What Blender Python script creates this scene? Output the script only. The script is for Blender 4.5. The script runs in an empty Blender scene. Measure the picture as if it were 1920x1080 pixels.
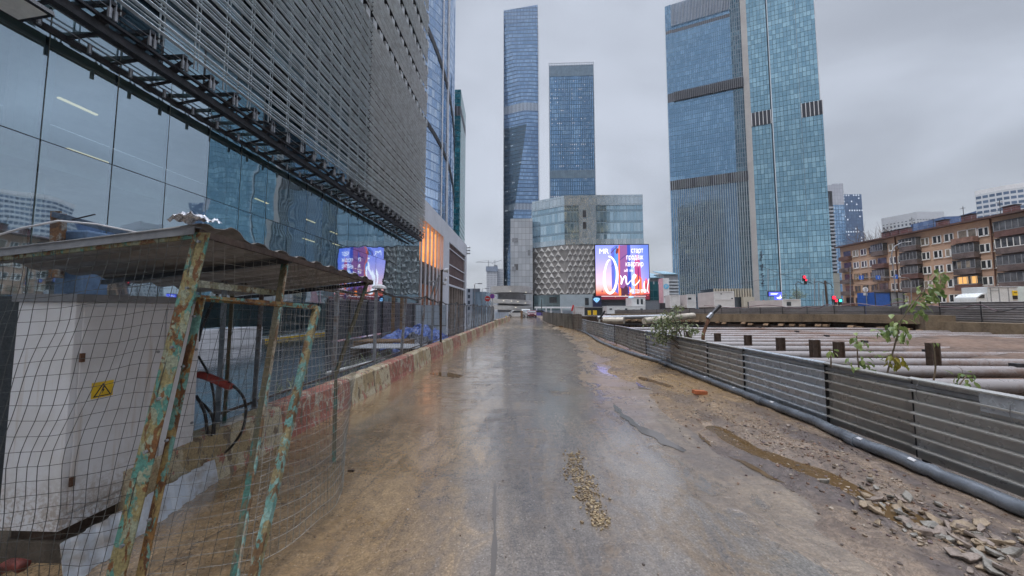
import bpy, math, random
from math import sin, cos, pi, radians as rad, atan, tan, sqrt
from mathutils import Vector, Matrix, noise as mnoise
from mathutils.geometry import tessellate_polygon
RN = random.Random(11)
V = Vector
SC = bpy.context.scene
COL = SC.collection
# ---------------------------------------------------------------- camera
EYE = V((0, 0, 1.65)); FPX = 620.0
PITCH = atan(40 / 620); YAW = atan(25 / 620 * cos(PITCH))
cd = bpy.data.cameras.new("camera"); cam = bpy.data.objects.new("camera", cd); COL.objects.link(cam)
cam.location = EYE; cam.rotation_euler = (pi / 2 + PITCH, 0, YAW)
cd.sensor_width = 36; cd.lens = FPX / 1920 * 36; cd.clip_start = 0.05; cd.clip_end = 6000
SC.camera = cam
RIGHT = V((cos(YAW), sin(YAW), 0)); FWD = V((-sin(YAW) * cos(PITCH), cos(YAW) * cos(PITCH), sin(PITCH))); UP = RIGHT.cross(FWD)
def ray(px, py): return FWD * FPX + RIGHT * (px - 960) + UP * (540 - py)
def P(px, py, Y):
    r = ray(px, py); return EYE + r * (Y / r.y)
def G(px, py, z=0.0):
    r = ray(px, py); return EYE + r * ((z - EYE.z) / r.z)
def PX(px, py, X):
    r = ray(px, py); return EYE + r * (X / r.x)
# ---------------------------------------------------------------- world, sun, exposure
def nd(t, typ, ins=None, **props):
    n = t.nodes.new(typ)
    for k, v in props.items(): setattr(n, k, v)
    for k, v in (ins or {}).items():
        if isinstance(v, bpy.types.NodeSocket): t.links.new(v, n.inputs[k])
        else: n.inputs[k].default_value = v
    return n
def c4(c): return tuple(c) + (1.0,) if len(c) == 3 else tuple(c)
def MA(t, op, a, b=0.0, c=0.0):
    return nd(t, 'ShaderNodeMath', {0: a, 1: b, 2: c}, operation=op).outputs[0]
def NOI(t, vec, scale, detail=3.0, rough=.55, dist=0.0, col=False):
    return nd(t, 'ShaderNodeTexNoise', {'Vector': vec, 'Scale': scale, 'Detail': detail, 'Roughness': rough, 'Distortion': dist}).outputs[1 if col else 0]
def MR(t, f, a, b, c=0.0, d=1.0, smooth=True):
    return nd(t, 'ShaderNodeMapRange', {0: f, 1: a, 2: b, 3: c, 4: d}, interpolation_type='SMOOTHSTEP' if smooth else 'LINEAR').outputs[0]
def MX(t, f, a, b):
    n = t.nodes.new('ShaderNodeMix'); n.data_type = 'RGBA'
    for i, v in ((0, f), (6, a), (7, b)):
        if isinstance(v, bpy.types.NodeSocket): t.links.new(v, n.inputs[i])
        else: n.inputs[i].default_value = v if i == 0 else c4(v)
    return n.outputs[2]
def SCL(t, vec, s):
    return nd(t, 'ShaderNodeVectorMath', {0: vec, 1: s}, operation='MULTIPLY').outputs[0]
w = bpy.data.worlds.new("World"); SC.world = w; w.use_nodes = True
t = w.node_tree; t.nodes.clear()
SUN_EL, SUN_ROT = rad(66), rad(232)
sky = nd(t, 'ShaderNodeTexSky', sky_type='NISHITA', sun_disc=False, sun_elevation=SUN_EL, sun_rotation=SUN_ROT, air_density=2.0, dust_density=4.0)
tc = nd(t, 'ShaderNodeTexCoord').outputs['Generated']
sx = nd(t, 'ShaderNodeSeparateXYZ', {0: tc})
zc = sx.outputs[2]
# overcast sheet: cloud noise stretched towards the horizon, unseen zenith boosted past a real overcast to light the scene
den = MA(t, 'MAXIMUM', MA(t, 'ADD', zc, .18), .05)
cv = nd(t, 'ShaderNodeCombineXYZ', {0: MA(t, 'DIVIDE', sx.outputs[0], den), 1: MA(t, 'DIVIDE', sx.outputs[1], den), 2: 0.0}).outputs[0]
n1 = NOI(t, cv, .75, 5.0, .5, .6)
n2 = NOI(t, tc, 1.6, 2.0, .5, .2)
cl = MA(t, 'ADD', MA(t, 'MULTIPLY', n1, .6), MA(t, 'MULTIPLY', n2, .4))
cf = MR(t, cl, .42, .60)
grey = MX(t, cf, (2.45, 2.65, 3.1), (3.7, 4.0, 4.65))
hz = MR(t, zc, .0, .30, 1.0, 0.0)
grey = MX(t, MA(t, 'MULTIPLY', hz, .5), grey, (3.6, 3.85, 4.2))
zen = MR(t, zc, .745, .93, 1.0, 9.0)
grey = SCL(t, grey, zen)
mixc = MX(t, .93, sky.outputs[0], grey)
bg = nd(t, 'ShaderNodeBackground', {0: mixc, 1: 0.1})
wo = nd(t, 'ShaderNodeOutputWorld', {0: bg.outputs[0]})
sl = bpy.data.lights.new("sun", 'SUN'); sl.energy = 1.5; sl.angle = rad(30); sl.color = (1.0, .96, .9)
so = bpy.data.objects.new("sun", sl); COL.objects.link(so)
so.rotation_euler = (pi / 2 - SUN_EL, 0, pi - SUN_ROT)
SC.view_settings.view_transform = 'Standard'; SC.view_settings.look = 'None'
SC.view_settings.exposure = 0.70; SC.view_settings.gamma = 1
SC.cycles.max_bounces = 6; SC.cycles.glossy_bounces = 4; SC.cycles.transparent_max_bounces = 8
# ---------------------------------------------------------------- object helpers
ORG = {}
def tag(o, label, cat, group=None, kind=None):
    if label: o['label'] = label
    if cat: o['category'] = cat
    if group: o['group'] = group
    if kind: o['kind'] = kind
    return o
def thing(name, label, cat, loc=(0, 0, 0), group=None):
    o = bpy.data.objects.new(name, None); COL.objects.link(o); o.location = loc
    o.empty_display_size = .3; ORG[o] = V(loc); return tag(o, label, cat, group)
def dup(root, loc, rz=0.0, label=None, scale=None):
    r = root.copy(); COL.objects.link(r); r.location = loc; r.rotation_euler = (0, 0, rz)
    if label: r['label'] = label
    if scale: r.scale = scale
    for ch in list(root.children):
        c = ch.copy(); COL.objects.link(c); c.parent = r
        for g in list(ch.children):
            d = g.copy(); COL.objects.link(d); d.parent = c
    return r
class MB:
    def __init__(s): s.v = []; s.f = []; s.uv = []
    def face(s, idx, uv=None): s.f.append(tuple(idx)); s.uv.append(uv)
    def poly(s, pts, uv=None):
        b = len(s.v); s.v += [V(p) for p in pts]; s.face(range(b, b + len(pts)), uv); return s
    def box(s, x0, y0, z0, x1, y1, z1):
        b = len(s.v)
        s.v += [V(p) for p in ((x0, y0, z0), (x1, y0, z0), (x1, y1, z0), (x0, y1, z0), (x0, y0, z1), (x1, y0, z1), (x1, y1, z1), (x0, y1, z1))]
        for q in ((0, 3, 2, 1), (4, 5, 6, 7), (0, 1, 5, 4), (1, 2, 6, 5), (2, 3, 7, 6), (3, 0, 4, 7)): s.face([b + i for i in q])
        return s
    def obox(s, c, ax, ay, az):
        c, ax, ay, az = V(c), V(ax), V(ay), V(az); b = len(s.v)
        for k in (-1, 1):
            for i, j in ((-1, -1), (1, -1), (1, 1), (-1, 1)): s.v.append(c + ax * i + ay * j + az * k)
        for q in ((0, 3, 2, 1), (4, 5, 6, 7), (0, 1, 5, 4), (1, 2, 6, 5), (2, 3, 7, 6), (3, 0, 4, 7)): s.face([b + i for i in q])
        return s
    def beam(s, p, q, w, h, up=(0, 0, 1)):
        p, q = V(p), V(q); d = q - p; L = d.length; d = d / L; u = V(up)
        sd = d.cross(u)
        if sd.length < 1e-4: sd = d.cross(V((1, 0, 0)))
        sd.normalize(); u = sd.cross(d)
        return s.obox((p + q) / 2, d * (L / 2), sd * (w / 2), u * (h / 2))
    def angle(s, p, q, w, th, u1, u2):
        p, q = V(p), V(q); u1, u2 = V(u1).normalized(), V(u2).normalized(); d = (q - p) / 2; c = (p + q) / 2
        s.obox(c + u1 * (w / 2), d, u1 * (w / 2), u2 * (th / 2)); s.obox(c + u2 * (w / 2 + th / 2), d, u2 * (w / 2), u1 * (th / 2)); return s
    def tube(s, pts, r, n=6, cap=True):
        pts = [V(p) for p in pts]; rs = r if isinstance(r, (list, tuple)) else [r] * len(pts); prev = None; rings = []
        for i, p in enumerate(pts):
            d = (pts[min(i + 1, len(pts) - 1)] - pts[max(i - 1, 0)])
            if d.length < 1e-9: d = V((0, 0, 1))
            d.normalize()
            if prev is None: a = d.cross(V((0, 0, 1)) if abs(d.z) < .9 else V((1, 0, 0)))
            else: a = prev - d * prev.dot(d)
            a.normalize(); prev = a; bb = d.cross(a); b = len(s.v)
            s.v += [p + (a * cos(2 * pi * k / n) + bb * sin(2 * pi * k / n)) * rs[i] for k in range(n)]; rings.append(b)
        for b, c in zip(rings, rings[1:]):
            for k in range(n): k2 = (k + 1) % n; s.face((b + k, b + k2, c + k2, c + k))
        if cap: s.face([rings[0] + k for k in reversed(range(n))]); s.face([rings[-1] + k for k in range(n)])
        return s
    def prism(s, pts, z0, z1, cap=True, closed=True, top=None):
        n = len(pts); u = 0; top = top or pts
        for i in range(n if closed else n - 1):
            a, b = pts[i], pts[(i + 1) % n]; ta, tb = top[i], top[(i + 1) % n]
            L = sqrt((b[0] - a[0]) ** 2 + (b[1] - a[1]) ** 2)
            s.poly(((a[0], a[1], z0), (b[0], b[1], z0), (tb[0], tb[1], z1), (ta[0], ta[1], z1)), ((u, z0), (u + L, z0), (u + L, z1), (u, z1))); u += L
        if cap and closed:
            s.poly([(p[0], p[1], z1) for p in top]); s.poly([(p[0], p[1], z0) for p in reversed(pts)])
        return s
    def grid(s, fn, nu, nv, uvs=None):
        b = len(s.v)
        for j in range(nv + 1):
            for i in range(nu + 1): s.v.append(V(fn(i / nu, j / nv)))
        for j in range(nv):
            for i in range(nu):
                q = b + j * (nu + 1) + i
                uv = None
                if uvs: uv = [(a / nu * uvs[0], c / nv * uvs[1]) for a, c in ((i, j), (i + 1, j), (i + 1, j + 1), (i, j + 1))]
                s.face((q, q + 1, q + nu + 2, q + nu + 1), uv)
        return s
    def disc(s, c, nrm, r, n=20, th=.01):
        c = V(c); d = V(nrm).normalized(); return s.tube([c - d * th / 2, c + d * th / 2], r, n)
    def build(s, name, mat, parent=None, smooth=False, bevel=0, solid=0):
        me = bpy.data.meshes.new(name); o0 = V((0, 0, 0)); p = parent
        while p is not None:
            if p in ORG: o0 = ORG[p]; break
            p = p.parent
        me.from_pydata([tuple(v - o0) for v in s.v], [], s.f)
        uvl = me.uv_layers.new(name="UVMap"); data = uvl.data
        for pl, uv in zip(me.polygons, s.uv):
            if uv is None:
                n = pl.normal
                tg = V((-n.y, n.x, 0)) if abs(n.z) < .75 else None
                if tg is not None and tg.length > 1e-6: tg.normalize()
                for li in pl.loop_indices:
                    v = s.v[me.loops[li].vertex_index]
                    data[li].uv = (v.dot(tg), v.z) if tg is not None else (v.x, v.y)
            else:
                for li, q in zip(pl.loop_indices, uv): data[li].uv = q
        me.materials.append(mat)
        if smooth: me.shade_smooth()
        o = bpy.data.objects.new(name, me); COL.objects.link(o)
        if parent is not None: o.parent = parent
        if bevel:
            m = o.modifiers.new("b", 'BEVEL'); m.width = bevel; m.segments = 2; m.limit_method = 'ANGLE'
        if solid:
            m = o.modifiers.new("s", 'SOLIDIFY'); m.thickness = solid
        return o
def put_text(txt, name, mat, parent, loc, xdir, updir, size, extrude=.0, align='LEFT', sx=1.0, spacing=1.0):
    cu = bpy.data.curves.new(name, 'FONT'); cu.body = txt; cu.size = size; cu.extrude = extrude; cu.align_x = align; cu.space_character = spacing
    ob = bpy.data.objects.new(name, cu); COL.objects.link(ob)
    bpy.context.view_layer.update(); dg = bpy.context.evaluated_depsgraph_get()
    me = bpy.data.meshes.new_from_object(ob.evaluated_get(dg)); bpy.data.objects.remove(ob)
    X, U = V(xdir).normalized(), V(updir).normalized(); N = X.cross(U)
    o0 = V((0, 0, 0)); p = parent
    while p is not None:
        if p in ORG: o0 = ORG[p]; break
        p = p.parent
    L = V(loc) - o0
    for v in me.vertices: c = v.co.copy(); v.co = L + X * c.x * sx + U * c.y + N * c.z
    me.materials.clear(); me.materials.append(mat)
    o = bpy.data.objects.new(name, me); COL.objects.link(o); o.parent = parent; return o
ORD = ['first', 'second', 'third', 'fourth', 'fifth', 'sixth', 'seventh', 'eighth', 'ninth', 'tenth', 'eleventh', 'twelfth', 'thirteenth', 'fourteenth', 'fifteenth', 'sixteenth', 'seventeenth', 'eighteenth', 'nineteenth', 'twentieth', 'twenty-first', 'twenty-second', 'twenty-third', 'twenty-fourth', 'twenty-fifth', 'twenty-sixth', 'twenty-seventh', 'twenty-eighth', 'twenty-ninth', 'thirtieth']
# ---------------------------------------------------------------- materials
def newmat(name):
    m = bpy.data.materials.new(name); m.use_nodes = True; t = m.node_tree
    return m, t, t.nodes['Principled BSDF'], t.nodes['Material Output']
def bump(t, b, h, strength=.3, dist=.02):
    n = nd(t, 'ShaderNodeBump', {'Height': h, 'Strength': strength, 'Distance': dist}); t.links.new(n.outputs[0], b.inputs['Normal']); return n
def smat(name, col, rough=.6, metal=0.0, var=.25, scale=3.0, bmp=.15, col2=None, stretch=(1, 1, 1), thr=(.35, .7), spec=.5, fine=0):
    m, t, b, o = newmat(name)
    tc = nd(t, 'ShaderNodeTexCoord').outputs['Object']; vec = SCL(t, tc, stretch)
    n = NOI(t, vec, scale, 6.0, .6); n2 = NOI(t, tc, scale * 7, 3.0, .6)
    f = MR(t, MA(t, 'ADD', MA(t, 'MULTIPLY', n, .75), MA(t, 'MULTIPLY', n2, .25)), thr[0], thr[1])
    c2 = col2 or tuple(max(0, c * (1 - var * 1.6)) for c in col)
    c1 = tuple(min(1, c * (1 + var * .4)) for c in col)
    t.links.new(MX(t, f, c1, c2), b.inputs['Base Color'])
    t.links.new(MR(t, n2, .3, .7, max(.03, rough - .12), min(1, rough + .12)), b.inputs['Roughness'])
    b.inputs['Metallic'].default_value = metal; b.inputs['Specular IOR Level'].default_value = spec
    if bmp: bump(t, b, MA(t, 'ADD', n2, MA(t, 'MULTIPLY', n, .6)), bmp, .02)
    return m
def emat(name, col, st=1.0):
    m, t, b, o = newmat(name)
    b.inputs['Base Color'].default_value = c4(tuple(c * .3 for c in col)); b.inputs['Emission Color'].default_value = c4(col); b.inputs['Emission Strength'].default_value = st; b.inputs['Roughness'].default_value = .5
    return m
def facade(name, ga, gb, frame, cw, ch, fw=.06, fh=.08, rough=.12, metal=.85, tilt=.015, lit=0.0, litcol=(1, .72, .4), litst=1.5, lit_h=(.55, .8), lit_w=(.2, .8), bands=(), bandcol=(.02, .02, .025), span=0.0, spancol=None, warp=.0, dark=0.0, darkcol=(.02, .05, .08), sub=1, rowvar=.0):
    """window grid laid on the wall's own UV, in metres; every pane tilts and tints a little on its own"""
    m, t, b, o = newmat(name)
    uv = nd(t, 'ShaderNodeUVMap').outputs[0]; s = nd(t, 'ShaderNodeSeparateXYZ', {0: uv})
    u0, v0 = s.outputs[0], s.outputs[1]
    u = MA(t, 'DIVIDE', u0, cw); v = MA(t, 'DIVIDE', v0, ch)
    fu = MA(t, 'FRACT', u); fv = MA(t, 'FRACT', v); iu = MA(t, 'FLOOR', u); iv = MA(t, 'FLOOR', v)
    cell = nd(t, 'ShaderNodeCombineXYZ', {0: iu, 1: iv, 2: 0.0}).outputs[0]
    wn = nd(t, 'ShaderNodeTexWhiteNoise', {0: cell}, noise_dimensions='3D'); r1, rc = wn.outputs[0], wn.outputs[1]
    cell2 = nd(t, 'ShaderNodeCombineXYZ', {0: iu, 1: iv, 2: 7.7}).outputs[0]
    r2 = nd(t, 'ShaderNodeTexWhiteNoise', {0: cell2}, noise_dimensions='3D').outputs[0]
    row = nd(t, 'ShaderNodeTexWhiteNoise', {1: iv}, noise_dimensions='1D').outputs[0]
    patch = NOI(t, nd(t, 'ShaderNodeCombineXYZ', {0: MA(t, 'MULTIPLY', iu, cw), 1: MA(t, 'MULTIPLY', iv, ch), 2: 0.0}).outputs[0], .035, 3.0, .6)
    r1c = MR(t, r1, .25, 1.0, 0.0, 1.0)
    gcol = MX(t, MA(t, 'MULTIPLY', r1c, MR(t, patch, .3, .65, .35, 1.0)), ga, gb)
    if rowvar: gcol = MX(t, MA(t, 'MULTIPLY', row, rowvar), gcol, tuple(c * .55 for c in ga))
    if dark: gcol = MX(t, MA(t, 'MULTIPLY', MA(t, 'LESS_THAN', r2, dark), 1.0), gcol, darkcol)
    if span:
        gcol = MX(t, MA(t, 'LESS_THAN', fv, span), gcol, spancol or tuple(c * .6 for c in ga))
    fmask = MA(t, 'MAXIMUM', MA(t, 'MAXIMUM', MA(t, 'LESS_THAN', fu, fw), MA(t, 'GREATER_THAN', fu, 1 - fw)), MA(t, 'LESS_THAN', fv, fh))
    col = MX(t, fmask, gcol, frame)
    met = MA(t, 'MULTIPLY', MA(t, 'SUBTRACT', 1.0, fmask), metal)
    rg = MA(t, 'MAXIMUM', MA(t, 'MULTIPLY', fmask, .5), MA(t, 'ADD', rough, MA(t, 'MULTIPLY', r2, .05)))
    for z0, z1 in bands:
        bm = MA(t, 'MULTIPLY', MA(t, 'GREATER_THAN', v0, z0), MA(t, 'LESS_THAN', v0, z1))
        stripe = MX(t, MA(t, 'LESS_THAN', MA(t, 'FRACT', MA(t, 'MULTIPLY', u, 1.0)), .25), bandcol, tuple(min(1, c * 6 + .04) for c in bandcol))
        col = MX(t, bm, col, stripe); met = MA(t, 'MULTIPLY', met, MA(t, 'SUBTRACT', 1.0, bm)); rg = MA(t, 'MAXIMUM', rg, MA(t, 'MULTIPLY', bm, .5))
    t.links.new(col, b.inputs['Base Color']); t.links.new(met, b.inputs['Metallic']); t.links.new(rg, b.inputs['Roughness'])
    geo = nd(t, 'ShaderNodeNewGeometry')
    off = nd(t, 'ShaderNodeVectorMath', {0: rc, 1: (.5, .5, .5)}, operation='SUBTRACT').outputs[0]
    off = nd(t, 'ShaderNodeVectorMath', {0: off, 'Scale': tilt}, operation='SCALE').outputs[0]
    if warp:
        wv = NOI(t, nd(t, 'ShaderNodeCombineXYZ', {0: u0, 1: v0, 2: 0.0}).outputs[0], .22, 2.0, .5, 0, True)
        wv = nd(t, 'ShaderNodeVectorMath', {0: wv, 1: (.5, .5, .5)}, operation='SUBTRACT').outputs[0]
        wv = nd(t, 'ShaderNodeVectorMath', {0: wv, 'Scale': warp}, operation='SCALE').outputs[0]
        off = nd(t, 'ShaderNodeVectorMath', {0: off, 1: wv}).outputs[0]
    nn = nd(t, 'ShaderNodeVectorMath', {0: nd(t, 'ShaderNodeVectorMath', {0: geo.outputs['Normal'], 1: off}).outputs[0]}, operation='NORMALIZE').outputs[0]
    t.links.new(nn, b.inputs['Normal'])
    if lit:
        inside = MA(t, 'MULTIPLY', MA(t, 'MULTIPLY', MA(t, 'GREATER_THAN', fu, lit_w[0]), MA(t, 'LESS_THAN', fu, lit_w[1])), MA(t, 'MULTIPLY', MA(t, 'GREATER_THAN', fv, lit_h[0]), MA(t, 'LESS_THAN', fv, lit_h[1])))
        on = MA(t, 'MULTIPLY', MA(t, 'LESS_THAN', r2, MA(t, 'MULTIPLY', MA(t, 'MULTIPLY', MA(t, 'POWER', row, 2.0), MR(t, patch, .35, .7, .2, 2.0)), lit * 3)), inside)
        b.inputs['Emission Color'].default_value = c4(litcol)
        t.links.new(MA(t, 'MULTIPLY', on, litst), b.inputs['Emission Strength'])
    return m
def peel(name, cols, scale=9.0, rough=.55, stretch=(1, 1, .35), seed=0.0, thr=.5):
    """old paint worn through to older coats and rust"""
    m, t, b, o = newmat(name)
    tc = nd(t, 'ShaderNodeTexCoord').outputs['Object']; vec = nd(t, 'ShaderNodeVectorMath', {0: SCL(t, tc, stretch), 1: (seed, seed, seed)}).outputs[0]
    col = cols[0]; h = None
    for i, c in enumerate(cols[1:]):
        n = NOI(t, nd(t, 'ShaderNodeVectorMath', {0: vec, 1: (i * 5.3, 0, i * 3.1)}).outputs[0], scale * (1 + .5 * i), 6.0, .62, .4)
        f = MR(t, n, thr + .02 * i, thr + .03 + .02 * i); col = MX(t, f, col, c); h = f if h is None else MA(t, 'ADD', h, f)
    n = NOI(t, tc, 60.0, 4.0, .6); dk = MR(t, n, .3, .7, .6, 1.1)
    t.links.new(nd(t, 'ShaderNodeVectorMath', {0: col, 'Scale': dk}, operation='SCALE').outputs[0], b.inputs['Base Color'])
    b.inputs['Roughness'].default_value = rough; bump(t, b, MA(t, 'ADD', h, n), .5, .004)
    return m
M = {}
M['steel'] = smat('galvanised steel', (.30, .31, .33), .42, .6, .3, 5, .1)
M['darksteel'] = smat('dark steel', (.06, .06, .066), .45, .5, .3, 4, .1)
M['louver'] = smat('louver aluminium', (.60, .67, .70), .4, .2, .2, 2.0, 0)
M['louverw'] = smat('white bracket', (.55, .58, .60), .5, .1, .2, 2.0, 0)
M['white'] = smat('white paint', (.62, .62, .64), .5, 0, .12, 2.0, .05)
M['whitedirty'] = smat('dirty white paint', (.55, .55, .53), .5, 0, .3, 1.2, .05, stretch=(1, 1, .3))
M['concrete'] = smat('concrete', (.28, .27, .255), .8, 0, .35, 1.5, .3)
M['concretebrown'] = smat('muddy concrete', (.17, .125, .08), .8, 0, .35, .8, .3, stretch=(1, 1, .4))
M['concretegrey'] = smat('ramp concrete', (.34, .33, .325), .75, 0, .15, .4, .1)
M['rust'] = smat('rusty steel', (.16, .075, .04), .75, .1, .5, 6, .4)
M['darkbrown'] = smat('dark brown steel', (.07, .045, .032), .6, .1, .4, 5, .3)
M['wood'] = smat('weathered timber', (.22, .14, .08), .8, 0, .4, 5, .4, stretch=(1, .2, 1))
M['black'] = smat('black rubber', (.018, .018, .02), .4, 0, .2, 8, .05)
M['darkglass'] = smat('dark glass', (.03, .04, .05), .08, 0, .2, 2, 0, spec=.8)
M['redp'] = smat('red paint', (.55, .03, .03), .4, 0, .15, 4, 0)
M['bluep'] = smat('blue paint', (.02, .09, .35), .45, 0, .2, 3, .05)
M['yellow'] = smat('yellow paint', (.75, .50, .02), .45, 0, .15, 5, .05)
M['greyp'] = smat('grey paint', (.22, .23, .25), .5, 0, .2, 3, .05)
# ================================================================ GROUND
def ground_mat():
    m, t, b, o = newmat('wet asphalt and mud')
    pos = nd(t, 'ShaderNodeNewGeometry').outputs['Position']; s = nd(t, 'ShaderNodeSeparateXYZ', {0: pos}); X, Y = s.outputs[0], s.outputs[1]
    big = NOI(t, SCL(t, pos, (1.0, .45, 1)), .9, 6.0, .62, .5)
    med = NOI(t, SCL(t, pos, (1.2, .7, 1)), 2.6, 7.0, .68, .8)
    mot = NOI(t, pos, 14.0, 5.0, .7, .3); fine = NOI(t, pos, 70.0, 4.0, .75)
    vor = nd(t, 'ShaderNodeTexVoronoi', {'Vector': pos, 'Scale': 85.0}); grit = vor.outputs['Distance']
    wob = MA(t, 'ADD', X, MA(t, 'ADD', MA(t, 'MULTIPLY', MA(t, 'SUBTRACT', big, .5), 3.6), MA(t, 'MULTIPLY', MA(t, 'SUBTRACT', med, .5), 2.4)))
    wr = MA(t, 'SUBTRACT', wob, MR(t, Y, 4, 22, 0.0, 1.0))
    mud = MR(t, wr, 1.45, 1.75)
    mudl = MR(t, wob, -.15, -1.1)
    asph = MX(t, MR(t, big, .38, .62), (.215, .182, .152), (.118, .099, .086))
    film = MX(t, MR(t, med, .38, .62), (.33, .205, .085), (.175, .112, .054))
    blot = MR(t, MA(t, 'ADD', MA(t, 'MULTIPLY', med, .8), MA(t, 'MULTIPLY', mot, .2)), .44, .60)
    fm = MA(t, 'MAXIMUM', MA(t, 'MULTIPLY', mudl, MR(t, blot, 0, 1, .62, 1.0)), MA(t, 'MULTIPLY', blot, MR(t, wob, .2, 1.5, .12, .75)))
    road = MX(t, fm, asph, film)
    sand = MX(t, MR(t, med, .35, .65), (.32, .24, .165), (.19, .14, .10))
    sand = MX(t, MR(t, big, .45, .58, 0, .7), sand, (.13, .10, .085))
    sand = MX(t, MR(t, Y, 4.5, 8.0), sand, MX(t, MR(t, med, .3, .7), (.33, .22, .115), (.21, .14, .075)))
    col = MX(t, mud, road, sand)
    # stone showing in the asphalt, mottling, cracks
    cellr = nd(t, 'ShaderNodeTexWhiteNoise', {0: vor.outputs['Color']}, noise_dimensions='3D').outputs[0]
    mult = MA(t, 'MULTIPLY', MR(t, mot, .32, .68, .82, 1.15, False), MR(t, fine, .3, .7, .70, 1.25, False))
    mult = MA(t, 'MULTIPLY', mult, MR(t, cellr, 0, 1, .75, 1.25, False))
    col = nd(t, 'ShaderNodeVectorMath', {0: col, 'Scale': mult}, operation='SCALE').outputs[0]
    col = MX(t, MA(t, 'MULTIPLY', MR(t, grit, .25, .4, 1.0, 0.0), MR(t, cellr, .93, .985, 0, .5)), col, (.42, .39, .34))
    cr = nd(t, 'ShaderNodeTexVoronoi', {'Vector': nd(t, 'ShaderNodeVectorMath', {0: SCL(t, pos, (1, .55, 1)), 1: nd(t, 'ShaderNodeVectorMath', {0: NOI(t, pos, 2.5, 4.0, .6, 0, True), 'Scale': .7}, operation='SCALE').outputs[0]}).outputs[0], 'Scale': .55}, feature='DISTANCE_TO_EDGE').outputs['Distance']
    crack = MA(t, 'MULTIPLY', MR(t, cr, .003, .009, 1.0, 0.0), MR(t, big, .50, .56)); crack = MA(t, 'MULTIPLY', crack, MA(t, 'SUBTRACT', 1.0, mud))
    col = MX(t, MA(t, 'MULTIPLY', crack, .5), col, (.025, .02, .018))
    # tyre drag marks, sand band across the road far off, black wet street on the left of the blocks
    wx = MA(t, 'ADD', X, MA(t, 'MULTIPLY', NOI(t, SCL(t, pos, (.2, .25, 1)), 1.0, 2.0, .5), 1.6))
    tr = NOI(t, nd(t, 'ShaderNodeCombineXYZ', {0: MA(t, 'MULTIPLY', wx, 9.0), 1: MA(t, 'MULTIPLY', Y, .22), 2: 0.0}).outputs[0], 1.3, 5.0, .65)
    col = MX(t, MA(t, 'MULTIPLY', MR(t, tr, .53, .66), .3), col, (.27, .19, .12)); col = MX(t, MA(t, 'MULTIPLY', MR(t, tr, .46, .38), .2), col, (.06, .048, .042))
    band = MA(t, 'MULTIPLY', MR(t, Y, 26.0, 29.0), MR(t, Y, 32.0, 35.0, 1.0, 0.0)); col = MX(t, MA(t, 'MULTIPLY', band, MR(t, med, .35, .5, .3, 1.0)), col, (.36, .26, .15))
    street = MR(t, X, -3.7, -3.4, 1.0, 0.0)
    col = MX(t, street, col, MX(t, MR(t, med, .4, .7), (.045, .046, .05), (.08, .076, .072)))
    far = MR(t, Y, 70.0, 100.0); col = MX(t, far, col, (.11, .11, .11))
    t.links.new(col, b.inputs['Base Color'])
    wet = MR(t, MA(t, 'ADD', MA(t, 'MULTIPLY', big, .6), MA(t, 'MULTIPLY', med, .4)), .42, .58)
    film2 = MR(t, NOI(t, SCL(t, pos, (.35, 2.6, 1)), 2.2, 5.0, .6), .38, .62)
    rg = MA(t, 'ADD', .10, MA(t, 'ADD', MA(t, 'MULTIPLY', wet, .09), MA(t, 'MULTIPLY', film2, .07)))
    rg = MA(t, 'ADD', rg, MA(t, 'MULTIPLY', mot, .08)); rg = MA(t, 'ADD', rg, MA(t, 'MULTIPLY', mud, .16)); rg = MA(t, 'SUBTRACT', rg, MA(t, 'MULTIPLY', street, .08))
    t.links.new(rg, b.inputs['Roughness']); b.inputs['Specular IOR Level'].default_value = .9
    t.links.new(MA(t, 'SUBTRACT', 1.0, MA(t, 'MULTIPLY', MA(t, 'MULTIPLY', film2, wet), .7)), b.inputs['Coat Weight']); b.inputs['Coat IOR'].default_value = 1.55; t.links.new(MA(t, 'MULTIPLY', rg, .75), b.inputs['Coat Roughness'])
    damp = MR(t, wet, 0.0, 1.0, .45, 1.0)
    h = MA(t, 'MULTIPLY', MA(t, 'ADD', MA(t, 'MULTIPLY', fine, .0026), MA(t, 'ADD', MA(t, 'MULTIPLY', grit, -.0016), MA(t, 'MULTIPLY', mot, .0024))), damp)
    h = MA(t, 'ADD', h, MA(t, 'ADD', MA(t, 'MULTIPLY', med, .004), MA(t, 'MULTIPLY', NOI(t, SCL(t, pos, (.4, 6.0, 1)), 3.0, 4.0, .6), .005)))
    h = MA(t, 'ADD', h, MA(t, 'MULTIPLY', MA(t, 'MULTIPLY', mud, NOI(t, pos, 9.0, 6.0, .7)), .03)); h = MA(t, 'SUBTRACT', h, MA(t, 'MULTIPLY', crack, .004))
    n = nd(t, 'ShaderNodeBump', {'Height': h, 'Strength': .7, 'Distance': 1.0}); t.links.new(n.outputs[0], b.inputs['Normal'])
    return m
GM = ground_mat()
FX = 4.12                                   # line of the low corrugated fence
WP = [P(1150, 600, 84), P(1290, 600, 72), P(1560, 600, 52), P(1762, 600, 40.5), P(1920, 600, 34.5)]
WP = [V((p.x, p.y, 0)) for p in WP]
d_ = (WP[-1] - WP[-2]).normalized(); WP.append(WP[-1] + d_ * 40)
pit = [V((FX + .35, -14, 0)), V((FX + .35, 78, 0))] + WP + [V((WP[-1].x, -14, 0))]
outer = [V((-900, -300, 0)), V((900, -300, 0)), V((900, 1300, 0)), V((-900, 1300, 0))]
g = MB(); pts = outer + pit; g.v = list(pts)
for tri in tessellate_polygon([outer, pit]):
    a, b_, c = [pts[i] for i in tri]
    g.face(tri if (b_ - a).cross(c - a).z > 0 else tri[::-1])
tag(g.build('ground', GM), 'wet asphalt service road with mud along its edges', 'ground', kind='structure')
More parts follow.
